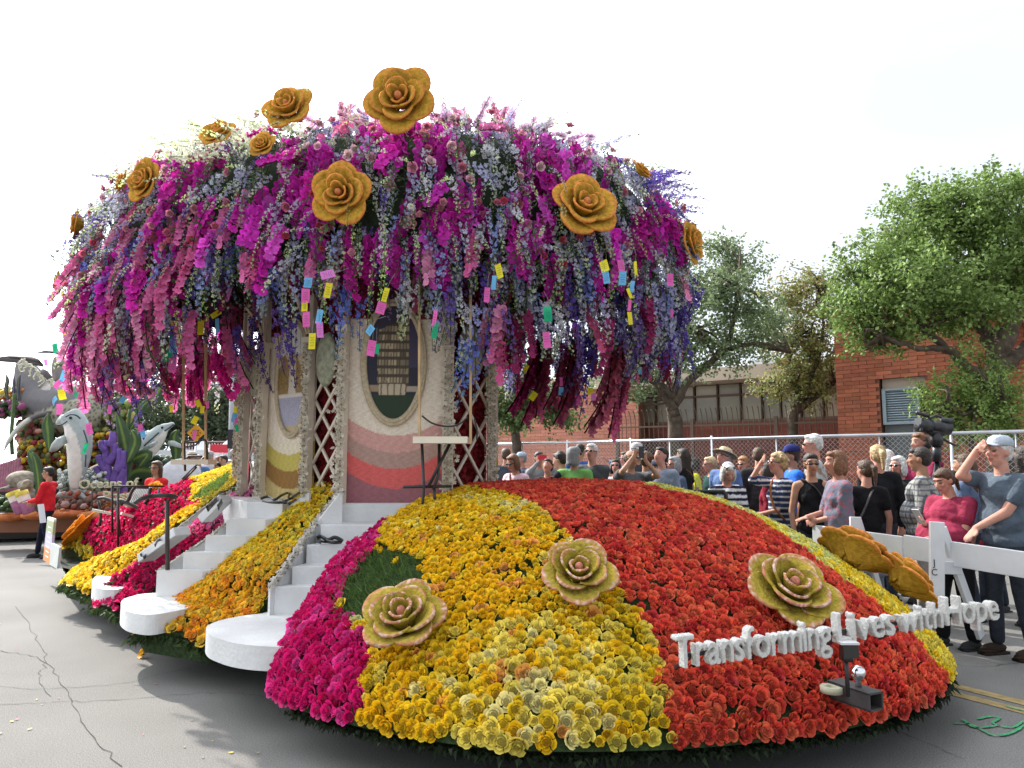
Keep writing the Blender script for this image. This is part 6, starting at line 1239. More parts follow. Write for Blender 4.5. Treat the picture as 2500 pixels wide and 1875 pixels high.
# net cords over the whale tail
NET = mat('net_cord', (.62, .60, .46), rough=.8); r = np.random.default_rng(4); g = Geo()
for k in range(26):
    t0 = r.random(); x0 = 52 + 110 * t0; y0 = 872 + 92 * t0; P = []
    for j in range(6): P.append(o_(x0 + r.normal(0, 3) + j * (3 + 2 * r.random()) * (1 if k % 2 else -.6), y0 + r.normal(0, 3) + j * 4.5, 1.2 - .42 - .12 * t0 * 2))
    tube(g, catmull(P, 3), .016, 4)
obj('net', g, NET, OF, kind='stuff')
path_body('whale_calf_tail', [o_(142, 870, 2), o_(150, 895, 2), (o_(165, 930, 2))], [.10, .22, .3], lambda co: np.tile([.22, .20, .18], (len(co), 1)), .05); g = Geo(); slab(g, [o_(86, 862, 2), o_(110, 856, 2), o_(140, 858, 2), o_(175, 862, 2), o_(150, 866, 2), o_(120, 862, 2)], .05, (.06, .06, .06)); obj('whale_fluke', g, SEA, OF)
# dolphins
def dolphin(nm, spine, rad, belly, snout, fins, eye, dd):
    def cf(co):
        q = PX(co); C = np.tile([.40, .45, .44], (len(co), 1)); m = inpoly(q, belly) & (co[:, 1] < DF + dd + .02); C[m] = (.74, .71, .66); return C
    g = Geo(); P = catmull([o_(x, y, dd) for x, y in spine], 8); R = np.interp(np.linspace(0, 1, len(P)), np.linspace(0, 1, len(rad)), rad) * s_; tube(g, P, R, 16)
    P = catmull([o_(x, y, dd) for x, y in snout[0]], 6); tube(g, P, np.interp(np.linspace(0, 1, len(P)), np.linspace(0, 1, len(snout[1])), snout[1]) * s_, 10)
    link(nm, remesh(g, .030, SEA, nm, cf, 2), OF)
    for f in fins: g = Geo(); slab(g, [o_(x, y, dd + e) for x, y, e in f], .05, (.42, .47, .45)); obj('dolphin_fin', g, SEA, OF)
    g = Geo(); e = o_(*eye, dd - .21); ball(g, e, .028, 8, 6, (.03, .03, .035)); obj('dolphin_eye', g, SEA, OF)
dolphin('dolphin', [(170, 1012), (183, 1030), (192, 1060), (194, 1100), (190, 1140), (184, 1175), (182, 1195)], [24, 25, 28, 26, 21, 14, 8], [(150, 1042), (168, 1035), (185, 1060), (197, 1100), (200, 1140), (195, 1200), (172, 1200), (165, 1140), (158, 1080), (152, 1060)], ([(162, 1020), (148, 1030), (138, 1036)], [14, 10, 5]),
        [[(158, 1064, -.2), (140, 1072, -.4), (128, 1086, -.45), (122, 1103, -.45), (135, 1100, -.4), (150, 1088, -.3), (162, 1080, -.2)], [(180, 1188, 0), (160, 1202, -.1), (145, 1215, -.1), (170, 1212, 0), (195, 1218, 0), (222, 1225, -.1), (208, 1208, 0), (190, 1190, 0)], [(212, 1050, .1), (226, 1062, .2), (222, 1080, .2), (212, 1085, .1)]], (172, 1020), -.9)
dolphin('dolphin', [(325, 1118), (345, 1108), (365, 1085), (385, 1062), (398, 1045)], [12, 26, 27, 21, 14], [(300, 1150), (335, 1100), (370, 1082), (400, 1050), (425, 1040), (420, 1065), (395, 1105), (360, 1135)], ([(398, 1046), (412, 1040), (425, 1033)], [13, 8, 5]),
        [[(412, 1076, 0), (425, 1076, 0), (440, 1084, 0), (442, 1094, 0), (425, 1090, 0), (410, 1086, 0)], [(345, 1068, 0), (352, 1056, .1), (364, 1052, .1), (372, 1058, 0), (366, 1066, 0)], [(330, 1105, 0), (315, 1085, 0), (312, 1092, 0), (320, 1118, 0)], [(350, 1098, -.3), (375, 1085, -.4), (385, 1078, -.4), (365, 1092, -.35)]], (396, 1044), .2)
g = Geo()
for pts in ([(160, 1018), (172, 1012), (186, 1014), (196, 1022)], [(140, 1038), (152, 1036), (164, 1028)], [(204, 1050), (212, 1075), (214, 1090)], [(210, 1110), (208, 1140)]): tube(g, catmull([o_(x, y, -.9 - .38 + (.1 if x > 195 else 0)) for x, y in pts], 4), .014, 4, (.06, .07, .10))
for pts in ([(352, 1088), (372, 1070), (388, 1056)], [(402, 1052), (414, 1044), (424, 1036)]): tube(g, catmull([o_(x, y, .2 - .26) for x, y in pts], 4), .018, 4, (.07, .08, .10))
obj('dolphin_markings', g, SEA, OF)
# turtle
g = Geo(); ball(g, o_(55, 1170, -1.2), (.26, .28, .16), 16, 10); ball(g, o_(62, 1185, -1.4), (.13, .16, .10), 12, 8); ball(g, o_(66, 1180, -1.55), (.08, .08, .075), 10, 7); tube(g, [o_(50, 1184, -1.2), o_(20, 1190, -1.2), o_(-12, 1196, -1.2)], [.07, .06, .03], 8, flat=.5); ball(g, o_(68, 1208, -1.3), (.15, .15, .14), 10, 8)
link('sea_turtle', remesh(g, .028, SEA, 'sea_turtle', lambda co: np.where((co[:, 2] > o_(0, 1178)[2])[:, None], [.27, .23, .18], [.36, .32, .27]) * (.75 + .35 * (np.sin(co[:, 0] * 40) * np.sin(co[:, 2] * 45 + co[:, 1] * 30) > 0))[:, None], 2), OF)
# corals: purple branching and pink tubes
CORAL = mat('coral', None, rough=.9, noise=.2, nscale=12, bump=.5, bscale=40)
def coral(pts_list, col, r_, dd, nm='coral'):
    g = Geo()
    for pts in pts_list: P = catmull([o_(x, y, dd) for x, y in pts], 4); tube(g, P, np.linspace(r_ * 1.2, r_ * .7, len(P)), 7, col)
    return obj(nm, g, CORAL, OF)
coral([[(262, 1190), (264, 1150), (258, 1110), (262, 1075)], [(262, 1150), (248, 1130), (238, 1112)], [(264, 1130), (278, 1110), (282, 1082)], [(272, 1190), (285, 1150), (292, 1120), (290, 1095)], [(285, 1150), (300, 1130), (302, 1100)], [(250, 1190), (245, 1160), (233, 1140)], [(290, 1190), (292, 1170), (304, 1145)], [(262, 1100), (250, 1090), (248, 1076)], [(270, 1090), (276, 1070), (274, 1055)]], (.16, .09, .33), .075, -.6)
coral([[(300, 1210), (302, 1160), (306, 1120)], [(255, 1225), (252, 1195), (240, 1175)]], (.18, .10, .36), .07, -.5)
coral([[(x, 1200), (x + 1, 1150), (x - 1 + 2 * (x % 3), 1118 + (x * 7) % 22)] for x in range(2, 52, 6)], (.34, .14, .19), .045, -.3)
# kelp leaves (tall green blades) and stems
KELP = mat('kelp', None, rough=.6, trans=.2, noise=.2, nscale=6)
def kelp(pts, w_, dd, col=(.06, .11, .05), rib=(.22, .32, .06)):
    P = catmull([o_(x, y, dd) for x, y in pts], 6); t = np.linspace(0, 1, len(P)); T_ = np.gradient(P, axis=0); T_ /= np.linalg.norm(T_, axis=1, keepdims=True); S = np.cross(T_, [0, 1, 0]); S /= np.linalg.norm(S, axis=1, keepdims=True); W_ = (w_ * s_ * np.sin(pi * np.clip(t * .96 + .03, 0, 1)) ** .7)[:, None]; u = np.linspace(-1, 1, 7); G = np.stack([P + S * W_ * k + [0, .12 * k * k * w_ * s_, 0] for k in u]); C = np.tile(np.array(col), (7, len(P), 1)); C[3] = rib; g = Geo(); sheet(g, G, C, thick=.02); return obj('kelp_leaf', g, KELP, OF)
for pts, w_, dd in [([(305, 1180), (310, 1120), (300, 1060), (285, 1005)], 16, -.5), ([(310, 1130), (330, 1080), (322, 1050)], 14, -.6), ([(312, 1060), (335, 1020), (350, 990), (385, 965)], 9, 0), ([(345, 1000), (365, 985), (390, 950), (400, 935)], 20, .4), ([(120, 1100), (118, 1060), (115, 1035), (118, 1010)], 14, -.4), ([(428, 1130), (430, 1100), (425, 1070), (432, 1050)], 15, .3), ([(85, 1200), (90, 1150), (80, 1120), (70, 1100)], 14, -1.0), ([(92, 1250), (95, 1190), (88, 1130), (78, 1105)], 9, -1.5), ([(340, 1140), (360, 1110), (330, 1120), (318, 1135)], 14, -.4), ([(300, 1180), (330, 1150), (370, 1150), (420, 1165)], 22, .2), ([(20, 985), (15, 950), (18, 930), (16, 915)], 5, .6), ([(36, 985), (33, 960), (34, 940), (34, 920)], 4, .6), ([(44, 985), (44, 955), (46, 930), (50, 915)], 4, .6)]:
    kelp(pts, w_, dd, (.09, .07, .13) if dd == .6 else (.06, .11, .05))
g = Geo()
for pts in ([(310, 1190), (312, 1120), (312, 1050), (318, 1000)], [(30, 1110), (28, 1060), (33, 1000), (36, 960)]): tube(g, catmull([o_(x, y, 0) for x, y in pts], 5), .035, 6, (.10, .16, .06))
obj('kelp_stem', g, KELP, OF)
# flower beds, colour patches
FB = Geo(); FM = []; BUDF = Geo(); ball(BUDF, (0, 0, .4), (.9, .9, .6), 6, 5)
def bed(x0, x1, y0, y1, dd, cols, n, sz=.05):
    x = x0 + (x1 - x0) * RNG.random(n); y = y0 + (y1 - y0) * RNG.random(n); P = np.array([WD(a, b, DF + dd + RNG.normal(0, .15)) for a, b in zip(x, y)]); FB.many(BUDF, frames(P, np.tile([0, -.8, .6], (n, 1)) + RNG.normal(0, .4, (n, 3)), RNG.random(n) * 6, sz * (.7 + .6 * RNG.random(n))), cmix(n, cols))
bed(-20, 90, 1215, 1245, -1.2, [(.06, .11, .04), (.10, .16, .06)], 160, .06)
bed(145, 260, 1150, 1212, -.5, [(.72, .74, .72), (.60, .64, .62), (.30, .36, .25)], 420, .05)
bed(145, 360, 1205, 1240, -.7, [(.60, .24, .20), (.62, .34, .28), (.50, .16, .10)], 330, .06)
bed(150, 330, 1225, 1256, -1.0, [(.30, .10, .07), (.42, .13, .03), (.16, .10, .08), (.45, .30, .26)], 300, .07)
bed(-20, 60, 985, 1015, .8, [(.06, .12, .04), (.05, .10, .03), (.35, .10, .22)], 260, .08)
bed(-20, 60, 950, 985, .9, [(.62, .50, .06), (.60, .62, .40), (.62, .22, .05)], 70, .07)
bed(48, 120, 1030, 1110, .6, [(.55, .22, .15), (.58, .32, .24), (.14, .20, .08), (.30, .08, .08)], 260, .08)
bed(50, 180, 1080, 1160, .3, [(.62, .40, .02), (.64, .48, .04), (.30, .10, .03), (.30, .03, .04), (.20, .22, .08)], 420, .07)
bed(210, 330, 1060, 1170, .5, [(.62, .38, .02), (.22, .02, .03), (.60, .44, .05), (.34, .10, .04), (.12, .16, .07)], 420, .07)
bed(210, 330, 980, 1060, .9, [(.14, .20, .07), (.30, .36, .12), (.08, .12, .05), (.60, .52, .20)], 320, .09)
bed(290, 440, 1120, 1190, 1.0, [(.06, .10, .06), (.10, .14, .12), (.16, .20, .12)], 320, .08)
bed(60, 240, 1010, 1080, 1.0, [(.16, .14, .10), (.30, .24, .16), (.10, .14, .06)], 260, .08)
obj('flower_beds', FB, PETAL, OF, kind='stuff')
g = Geo(); a = o_(-20, 1128, 1.4) * [1, 1, 0]; b = o_(460, 1128, 2.6) * [1, 1, 0]; bar(g, a + [0, 0, 1.0], b + [0, 0, .9], .8, 1.1, (.07, .06, .05)); obj('scenery_bank', g, mat('scenery', None, rough=.95, noise=.6, nscale=4, bump=.8, bscale=10), OF, smooth=False)
g = Geo(); ball(g, o_(440, 1165, -.5), (.42, .12, .36), 22, 12, (.62, .64, .68)); obj('large_shell', g, SEA, OF)
g = Geo()
for x, y in ((215, 1132),): pass
P = catmull([o_(x, y, -.3) for x, y in ((208, 1165), (225, 1145), (250, 1138), (275, 1148), (285, 1170))], 6); tube(g, P, .05, 6, (.66, .62, .40)); ball(g, o_(240, 1165, -.2), (.30, .1, .2), 16, 8, (.16, .02, .025)); obj('clam', g, SEA, OF)
# small round columns with flared tops (pink and yellow)
for x in (38, 58):
    g = Geo(); M = frame(o_(x + 14, 1252, -1.9), (-.42, -.1, 1)); lathe(g, [(0, 0), (.10, 0), (.10, .22)], 14, M, (.42, .17, .30)); lathe(g, [(.102, .22), (.104, .32)], 14, M, (.72, .66, .58)); lathe(g, [(.106, .32), (.108, .40), (0, .40)], 14, M, (.60, .48, .08)); obj('tube_sponge', g, CORAL, OF)
# sign lettering of the second float
lt = empty('sea_lettering', (0, 0, 0), parent=OF); LETW = LET; LET = mat('pale_yellow_letters', (.55, .52, .34), rough=.9, bump=.8, bscale=40)
letters('Oceans of', WD(193, 1193, 13.2), WD(340, 1188, 13.2), .16, .04); letters('Possibilities', WD(252, 1221, 13.1), WD(420, 1216, 13.1), .16, .04); LET = LETW
g = Geo()
for x in (225, 290): a = WD(x, 1240, 13.3); tube(g, [a, WD(x, 1190, 13.3)], .015, 5, (.1, .08, .05))
obj('sign_post', g, PAINT, OF)
settle(OF, o_(200, 1128) * [1, 1, 0])
# ================================================================ further left background
def pole_lamp():
    L = empty('street_lamp', (0, 0, 0), 0, 'grey street lamp post with slanting arm beyond the left swing', 'street lamp'); d = 24
    g = Geo(); tube(g, [WD(568, 1128, d) * [1, 1, 0], WD(568, 905, d)], [.13, .09], 8); obj('post', g, mat('grey_post', (.34, .35, .37), rough=.5), L); g = Geo(); tube(g, [WD(567, 958, d), WD(520, 940, d), WD(478, 924, d)], [.07, .06, .05], 6); obj('arm', g, _M['grey_post'], L); g = Geo(); ball(g, WD(565, 912, d), (.14, .14, .09), 10, 6, (.4, .3, .28)); obj('lamp_head', g, PAINT, L)
    g = Geo(); a = WD(575, 1072, d - .3); box(g, a[0] - .2, a[0] + .2, a[1] - .15, a[1] + .15, a[2] - .3, a[2] + .3, (.03, .03, .035)); obj('signal_box', g, PAINT, L, smooth=False); settle(L, WD(568, 1128, d) * [1, 1, 0])
pole_lamp()
sg = empty('road_sign', (0, 0, 0), 0, 'orange diamond road sign seen between the left swing poles', 'road sign'); d = 19; c = WD(478, 1057, d); k = 22 * d / FPX
g = Geo(); g.add([c + [0, 0, k], c + [k, 0, 0], c - [0, 0, k], c - [k, 0, 0]] + [c + [0, .02, k], c + [k, .02, 0], c + [0, .02, -k], c + [-k, .02, 0]], [(0, 3, 2, 1), (4, 5, 6, 7), (0, 1, 5, 4), (1, 2, 6, 5), (2, 3, 7, 6), (3, 0, 4, 7)], (.62, .28, .02)); obj('plate', g, PAINT, sg, smooth=False)
g = Geo()
for j, (wd_, z) in enumerate(((.09, .06), (.14, 0), (.10, -.06))):
    for i in range(5): x = -wd_ + 2 * wd_ * (i + .5) / 5; box(g, c[0] + x - .010, c[0] + x + .010, c[1] - .006, c[1] - .002, c[2] + z - .018, c[2] + z + .018, (.05, .03, .02))
obj('sign_legend', g, PAINT, sg, smooth=False); g = Geo(); tube(g, [c * [1, 1, 0] + [0, .05, 0], c + [0, .05, k]], .03, 6); obj('post', g, STEEL, sg); settle(sg, c * [1, 1, 0])
def tent(label, x0, x1, yt, ye, yb, d, c1, c2):
    T_ = empty('market_tent', (0, 0, 0), 0, label, 'tent', 'event tents beyond the floats'); a = WD(x0, ye, d); b = WD(x1, ye, d); dp = abs(b[0] - a[0]); cs = [a, b, b + [0, dp, 0], a + [0, dp, 0]]; pk = (cs[0] + cs[2]) / 2; pk[2] = WD((x0 + x1) / 2, yt, d)[2]; g = Geo()
    for i in range(4):
        p, q = cs[i], cs[(i + 1) % 4]; ts = np.linspace(0, 1, 5); G = np.array([[p * (1 - s) * (1 - t) + q * s * (1 - t) + pk * t - [0, 0, .25 * sin(pi * t)] for t in ts] for s in (0, .5, 1)]); sheet(g, G, c1 if i % 2 == 0 else c2)
    obj('roof', g, mat('tent_cloth', None, rough=.7, trans=.3), T_)
    g = Geo()
    for i in range(4): p, q = cs[i], cs[(i + 1) % 4]; sheet(g, np.array([[p, p - [0, 0, .28]], [q, q - [0, 0, .28]]]), c2)
    obj('valance', g, _M['tent_cloth'], T_, smooth=False)
    for i in range(4): g = Geo(); tube(g, [cs[i] * [1, 1, 0], cs[i]], .03, 6, (.6, .6, .6)); obj('pole', g, PAINT, T_)
    settle(T_, (cs[0] + cs[2]) / 2 * [1, 1, 0])
tent('white peaked tent with red trim right of the left swing', 512, 598, 1050, 1085, 1120, 26, (.78, .76, .76), (.62, .06, .09)); tent('plain white tent seen low between the left swing poles', 448, 512, 1072, 1098, 1120, 30, (.74, .76, .80), (.7, .72, .76))
g = Geo(); a = WD(380, 1112, 34); b = WD(640, 1112, 34); bar(g, a, b, .3, .5, (.55, .57, .60)); o = obj('street_wall', g, PAINT, smooth=False); tag(o, 'low pale wall running behind the tents at the left', 'wall')
fb_ = empty('bar_fence', (0, 0, 0), 0, 'thin metal bar fence below the far trees behind the orange road sign', 'fence')
g = Geo(); tube(g, [(0, 0, 0), (0, 0, 1.5)], .03, 4, (.45, .32, .32)); pm = g.mesh('bar', PAINT)
for k in range(28): o = link('bar', pm, fb_); o.location = (WD(420 + k * 7, 1100, 36) * [1, 1, 0] + [0, 0, 1.0]).tolist()
g = Geo(); bar(g, WD(415, 1078, 36), WD(615, 1078, 36), .06, .06, (.45, .3, .3)); obj('rail', g, PAINT, fb_, smooth=False); settle(fb_, WD(500, 1100, 36) * [1, 1, 0])
# information boards beside the red jacket man
bd = empty('sign_board', (0, 0, 0), 0, 'tall narrow panel board with green, lilac and orange fields joined to a blank white board', 'sign'); d = 9.9
g = Geo(); a0, a1 = WD(108, 1366, 10.1), WD(124, 1378, 9.75); t0, t1 = WD(119, 1262, 10.1), WD(135, 1267, 9.75)
G = np.array([[a0 * (1 - v) + t0 * v for v in np.linspace(0, 1, 25)], [a1 * (1 - v) + t1 * v for v in np.linspace(0, 1, 25)]]); v = np.linspace(0, 1, 25); C = np.where((v < .30)[:, None], (.72, .28, .10), np.where((v < .64)[:, None], (.52, .48, .66), np.where((v < .93)[:, None], (.36, .40, .24), (.75, .76, .62)))); sheet(g, G, np.stack([C, C]), thick=.03); obj('panel', g, PAINT, bd, smooth=False)
g = Geo(); G = np.array([[WD(124, 1378, 9.75), WD(127, 1325, 9.75)], [WD(142, 1388, 9.6), WD(148, 1336, 9.6)]]); sheet(g, G, (.78, .80, .74), thick=.03); obj('panel', g, PAINT, bd, smooth=False)
g = Geo()
for k in range(7):
    p = a0 * (1 - (.12 + .11 * k)) + t0 * (.12 + .11 * k) - [0, .02, 0]; q = a1 * (1 - (.12 + .11 * k)) + t1 * (.12 + .11 * k) - [0, .02, 0]; bar(g, p * .8 + q * .2, p * .3 + q * .7, .004, .02, (.8, .8, .75))
obj('board_print', g, PAINT, bd, smooth=False); settle(bd, WD(125, 1380, 9.8) * [1, 1, 0])
# ================================================================ barricade
BARW = mat('barricade_white', (.62, .63, .64), rough=.6, noise=.07, nscale=6, bump=.1, bscale=30)
ba = empty('barricade', (0, 0, 0), 0, 'white wooden A frame barricade with black stencilled letters in front of the maroon shirt woman', 'barricade')
def plank(p, q, h, t, nm='plank'):
    g = Geo(); bar(g, p, q, t, h); o = obj(nm, g, BARW, ba, smooth=False); b = o.modifiers.new('b', 'BEVEL'); b.width = .004
db = 6.1
L0 = WD(1985, 1306, 7.4); L1 = WD(2205, 1338, 6.55); R0 = WD(2203, 1333, 6.55); R1 = WD(2560, 1388, 5.6)
zz = 1.0; 
plank(L0, L1, .20, .025); plank(R0 - [0, .03, 0], R1, .20, .025)
dpst = 6.05; t_, b_ = WD(2287, 1274, dpst), WD(2287, 1495, dpst); plank(t_, b_, .11, .04, 'leg'); 
g = Geo(); bar(g, t_, b_, .10, .035); 
plank(WD(2300, 1290, dpst + .1), WD(2395, 1555, dpst + .35), .09, .035, 'leg'); plank(WD(2290, 1385, dpst + .02), WD(2345, 1388, dpst + .2), .10, .03, 'cross_piece')
plank(WD(2088, 1262, 7.0), WD(2092, 1470, 7.0), .10, .035, 'leg'); plank(WD(2095, 1270, 7.05), WD(2160, 1480, 7.3), .08, .03, 'leg')
STN = mat('stencil_ink', (.05, .05, .055), rough=.8)
for ch, y in (('J', 1375), ('C', 1398)):
    cu = bpy.data.curves.new('s', 'FONT'); cu.body = ch; cu.align_x = 'CENTER'; cu.align_y = 'CENTER'; cu.resolution_u = 2; cu.extrude = .001; o = bpy.data.objects.new('s', cu); COL.objects.link(o); dg = bpy.context.evaluated_depsgraph_get(); dg.update(); me = bpy.data.meshes.new_from_object(o.evaluated_get(dg)); bpy.data.objects.remove(o); me.materials.clear(); me.materials.append(STN); o = link('stencil_letter', me, ba); p = WD(2282, y, dpst - .028); p[1] = dpst - .024; o.location = p.tolist(); o.rotation_euler = (pi / 2, 0, 0); o.scale = (.075, .075, 1)
settle(ba, WD(2287, 1495, dpst) * [1, 1, 0])
# low black barrier bars behind the mound
bb = empty('black_barrier', (0, 0, 0), 0, 'low black metal barrier rail between the mound and the crowd, near the striped shirt woman', 'barrier')
for pts in ([(1585, 1192, 8.6), (1642, 1188, 8.6), (1648, 1200, 8.6), (1648, 1235, 8.6)], [(1668, 1192, 8.6), (1676, 1200, 8.6), (1768, 1200, 8.3), (1772, 1206, 8.3), (1774, 1240, 8.3)], [(1585, 1192, 8.6), (1583, 1240, 8.6)], [(1668, 1192, 8.6), (1670, 1240, 8.6)]):
    g = Geo(); tube(g, [WD(*p) for p in pts], .022, 6); obj('rail', g, BLACKM, bb)
settle(bb, WD(1670, 1240, 8.5) * [1, 1, 0])
# ================================================================ people
def sph(g, c, r, M=None, n=14, m=9): ball(g, c, r, n, m, M=M)
def cap(g, a, ra, b, rb, n=12):
    a = np.asarray(a, float); b = np.asarray(b, float); L = np.linalg.norm(b - a); 
    if L < 1e-4: return sph(g, a, ra)
    d = (b - a) / L; M = frame(a, d); pr = [(0, -ra)] + [(ra * cos(t), -ra * sin(t)) for t in np.radians([60, 30, 0])] + [(rb * cos(t), L + rb * sin(t)) for t in np.radians([0, 30, 60])] + [(0.0, L + rb)]
    pr = [(max(r_, .0008), z) for r_, z in pr]; return lathe(g, pr, n, M)
def R3(ax, a):
    return np.array(Matrix.Rotation(a, 3, ax))
def ik(S, T, a, b, pole):
    S = np.array(S); T = np.array(T); v = T - S; d = np.linalg.norm(v); dm = (a + b) * .985
    if d > dm: T = S + v / d * dm; v = T - S; d = dm
    d = max(d, abs(a - b) + .05); u = v / np.linalg.norm(v); x = (a * a - b * b + d * d) / (2 * d); h = sqrt(max(a * a - x * x, 0)); p = np.array(pole, float); p = p - u * (p @ u); p /= np.linalg.norm(p) + 1e-9; return S + u * x + p * h, T
SK = {'l': (.50, .28, .20), 'm': (.42, .23, .15), 't': (.33, .17, .105), 'd': (.18, .09, .05), 'r': (.50, .25, .185)}
HC = {'black': (.012, .010, .010), 'dark': (.030, .018, .012), 'brown': (.085, .045, .022), 'auburn': (.20, .085, .035), 'blond': (.46, .32, .15), 'straw': (.55, .42, .24), 'white': (.66, .65, .62), 'grey': (.30, .29, .28), 'strawb': (.36, .18, .07)}
def colour_fn(spec, k, z0=0):
    if not isinstance(spec[0], str): return lambda co: np.tile(spec, (len(co), 1))
    kind, a, b, p = spec
    def f(co):
        n = len(co)
        if kind == 'stripe': m = ((co[:, 2] + .02 * np.abs(co[:, 0])) / p) % 1 < .5
        elif kind == 'thin': m = ((co[:, 2]) / p) % 1 < .28
        elif kind == 'plaid': m = (((co[:, 2]) / p) % 1 < .30) | (((co[:, 0] + co[:, 1] * .8) / p) % 1 < .30)
        else: m = (np.sin(co[:, 0] * 61 + 3 * np.sin(co[:, 2] * 37)) + np.sin(co[:, 2] * 53 + co[:, 1] * 47 + 2 * np.sin(co[:, 0] * 40))) > .5
        return np.where(m[:, None], a, b)
    return f
NPEOPLE = 0
def person(label, px, py, d, face, shirt, hair='short', hc='brown', skin='m', sleeve='short', trouser=(.03, .035, .05), build=1.0, pitch=0, yaw=0, arms=('down', 'down'), glasses=None, hat=None, hatc=(.3, .3, .32), hold=None, female=False, lean=0, vox=None, feet=None, neck=0, group='spectators watching the float', bag=None, tank=False, skirt=None, H=None, extra=None, shoes=(.03, .03, .03)):
    global NPEOPLE; NPEOPLE += 1
    P0 = WD(px, py, d); k = P0[2] / 1.625 if H is None else H / 1.75; k = float(np.clip(k, .70, 1.22)); vox = vox or (.0145 if d < 9.2 else .021); vox = vox / 1.0
    rz = radians(face); root = empty('person', (0, 0, 0), 0, label, 'person', group)
    w_ = (.185 if not female else .163) * (1 + .25 * (build - 1)); bl = build
    lf = np.array([0, -sin(radians(lean)), cos(radians(lean))]); hip = np.array([0, 0, .93])
    def up(z, y=0, x=0): return hip + lf * (z - .93) + np.array([x, y, 0])
    neckb = up(1.46, .01); Hc = up(1.625, -.015 - .06 * sin(radians(max(0, -pitch)))); 
    RH = R3('Z', radians(yaw)) @ R3('X', radians(-pitch))      # +pitch looks up
    if pitch < 0: Hc = Hc + [0, -.03, -.012]
    hd = lambda x, y, z: Hc + RH @ np.array([x, y, z])
    def hs(g, c, r): sph(g, hd(*c), r, RH)
    # ---- body (head, neck, torso core, arms, hands)
    g = Geo(); hs(g, (0, .008, .025), (.073, .093, .090)); hs(g, (0, -.028, -.035), (.056, .062, .075)); cap(g, hd(0, -.055, -.095), .024, hd(0, -.03, -.09), .034); cap(g, hd(0, -.088, .012), .010, hd(0, -.108, -.022), .0145)
    hs(g, (0, -.075, .045), (.050, .020, .016)); hs(g, (0, -.090, -.052), (.024, .012, .007)); hs(g, (0, -.086, -.066), (.020, .012, .007)); hs(g, (.034, -.066, -.015), (.024, .024, .022)); hs(g, (-.034, -.066, -.015), (.024, .024, .022))
    for s in (-1, 1): hs(g, (.074 * s, .012, .0), (.012, .020, .032))
    cap(g, neckb - [0, 0, .03], .058 * (1 + .2 * (bl - 1)), hd(0, .02, -.07), .050); cap(g, up(1.40, .01, -w_ * .78), .055, up(1.40, .01, w_ * .78), .055); sph(g, up(1.30), (w_ * .86, .095 * bl, .15)); sph(g, up(1.08, 0), (.13 * bl, .09 * bl, .17)); sph(g, up(.95, .0), (.14 * bl, .10 * bl, .12))
    SG = Geo(); wr = []
    for s, pose in ((-1, arms[0]), (1, arms[1])):
        S = up(1.395, .01, s * w_); pole = [s * .5, .5, -1]; pn = [0, 0, -1.]
        tgt = {'down': up(.86, -.03, s * (w_ + .05)), 'low': up(1.08, -.30, s * .07), 'chest': up(1.20, -.30, s * .05), 'phone': hd(s * .055, -.24, -.05), 'up': hd(s * .10, -.22, .02), 'shade': hd(s * .05, -.16, .015), 'point': up(1.62, -.55, s * .12), 'belly': up(1.05, -.20, -s * .05), 'elbow': up(1.15, -.18, -s * .03), 'hip': up(1.00, -.02, s * (w_ + .06))}.get(pose if isinstance(pose, str) else 'x')
        if tgt is None: tgt = hip + np.array(pose[:3]) * 1.0 - [0, 0, .93]
        if pose in ('phone', 'up'): pole = [s * .9, .0, -1]
        if pose == 'shade': pole = [s * .35, -.7, -.9]
        E, W_ = ik(S, tgt, .285, .255, pole); fa = (W_ - E) / np.linalg.norm(W_ - E); wr.append((W_, fa))
        ua = .050 * (.85 + .15 * bl) * (1.0 if not female else .90) * (1 + .35 * max(0, bl - 1.15)); cap(g, S, ua, E, ua * .78); cap(g, E, ua * .76, W_, .027)
        # hand
        hdr = fa.copy(); cur = -1.
        if pose == 'shade': hdr = RH @ np.array([-s * .8, -.25, .35])
        if pose in ('phone', 'up', 'chest'): hdr = RH @ np.array([-s * .25, -.2, 1.0]) if pose != 'chest' else np.array([-s * .5, -.7, .45])
        if pose == 'rail' or not isinstance(pose, str): hdr = np.array([0, -.75, -.65])
        hdr = hdr / np.linalg.norm(hdr); sd = np.cross(hdr, [0, 1, 0] if abs(hdr[1]) < .8 else [0, 0, 1]); sd /= np.linalg.norm(sd); nn = np.cross(sd, hdr); c = W_ + hdr * .045
        M = np.stack([sd, nn, hdr], 1); sph(g, c, (.038, .016, .048), M)
        for q in range(4):
            b0 = c + hdr * .036 + sd * (-.030 + .020 * q); Lf = (.034, .040, .038, .030)[q]; b1 = b0 + hdr * Lf; b2 = b1 + hdr * Lf * .6 + nn * .016 * (1 if s > 0 else -1); cap(g, b0, .0095, b1, .0088, 8); cap(g, b1, .0088, b2, .0075, 8)
        t0 = c - hdr * .02 + sd * s * .030; t1 = t0 + sd * s * .022 + hdr * .030; cap(g, t0, .013, t1, .011, 8); cap(g, t1, .011, t1 + hdr * .028, .009, 8)
        # sleeve
        if sleeve != 'none':
            fr = {'short': .55, 'elbow': .92, 'long': 1}[sleeve]; r_ = ua + .014; Ee = S + (E - S) * min(1, fr); cap(SG, S, r_ + .006, Ee, r_ * (.98 if fr < 1 else .85) + .004)
            if sleeve == 'long': cap(SG, E, r_ * .86, E + (W_ - E) * .90, .038)
    skc = SK[skin]
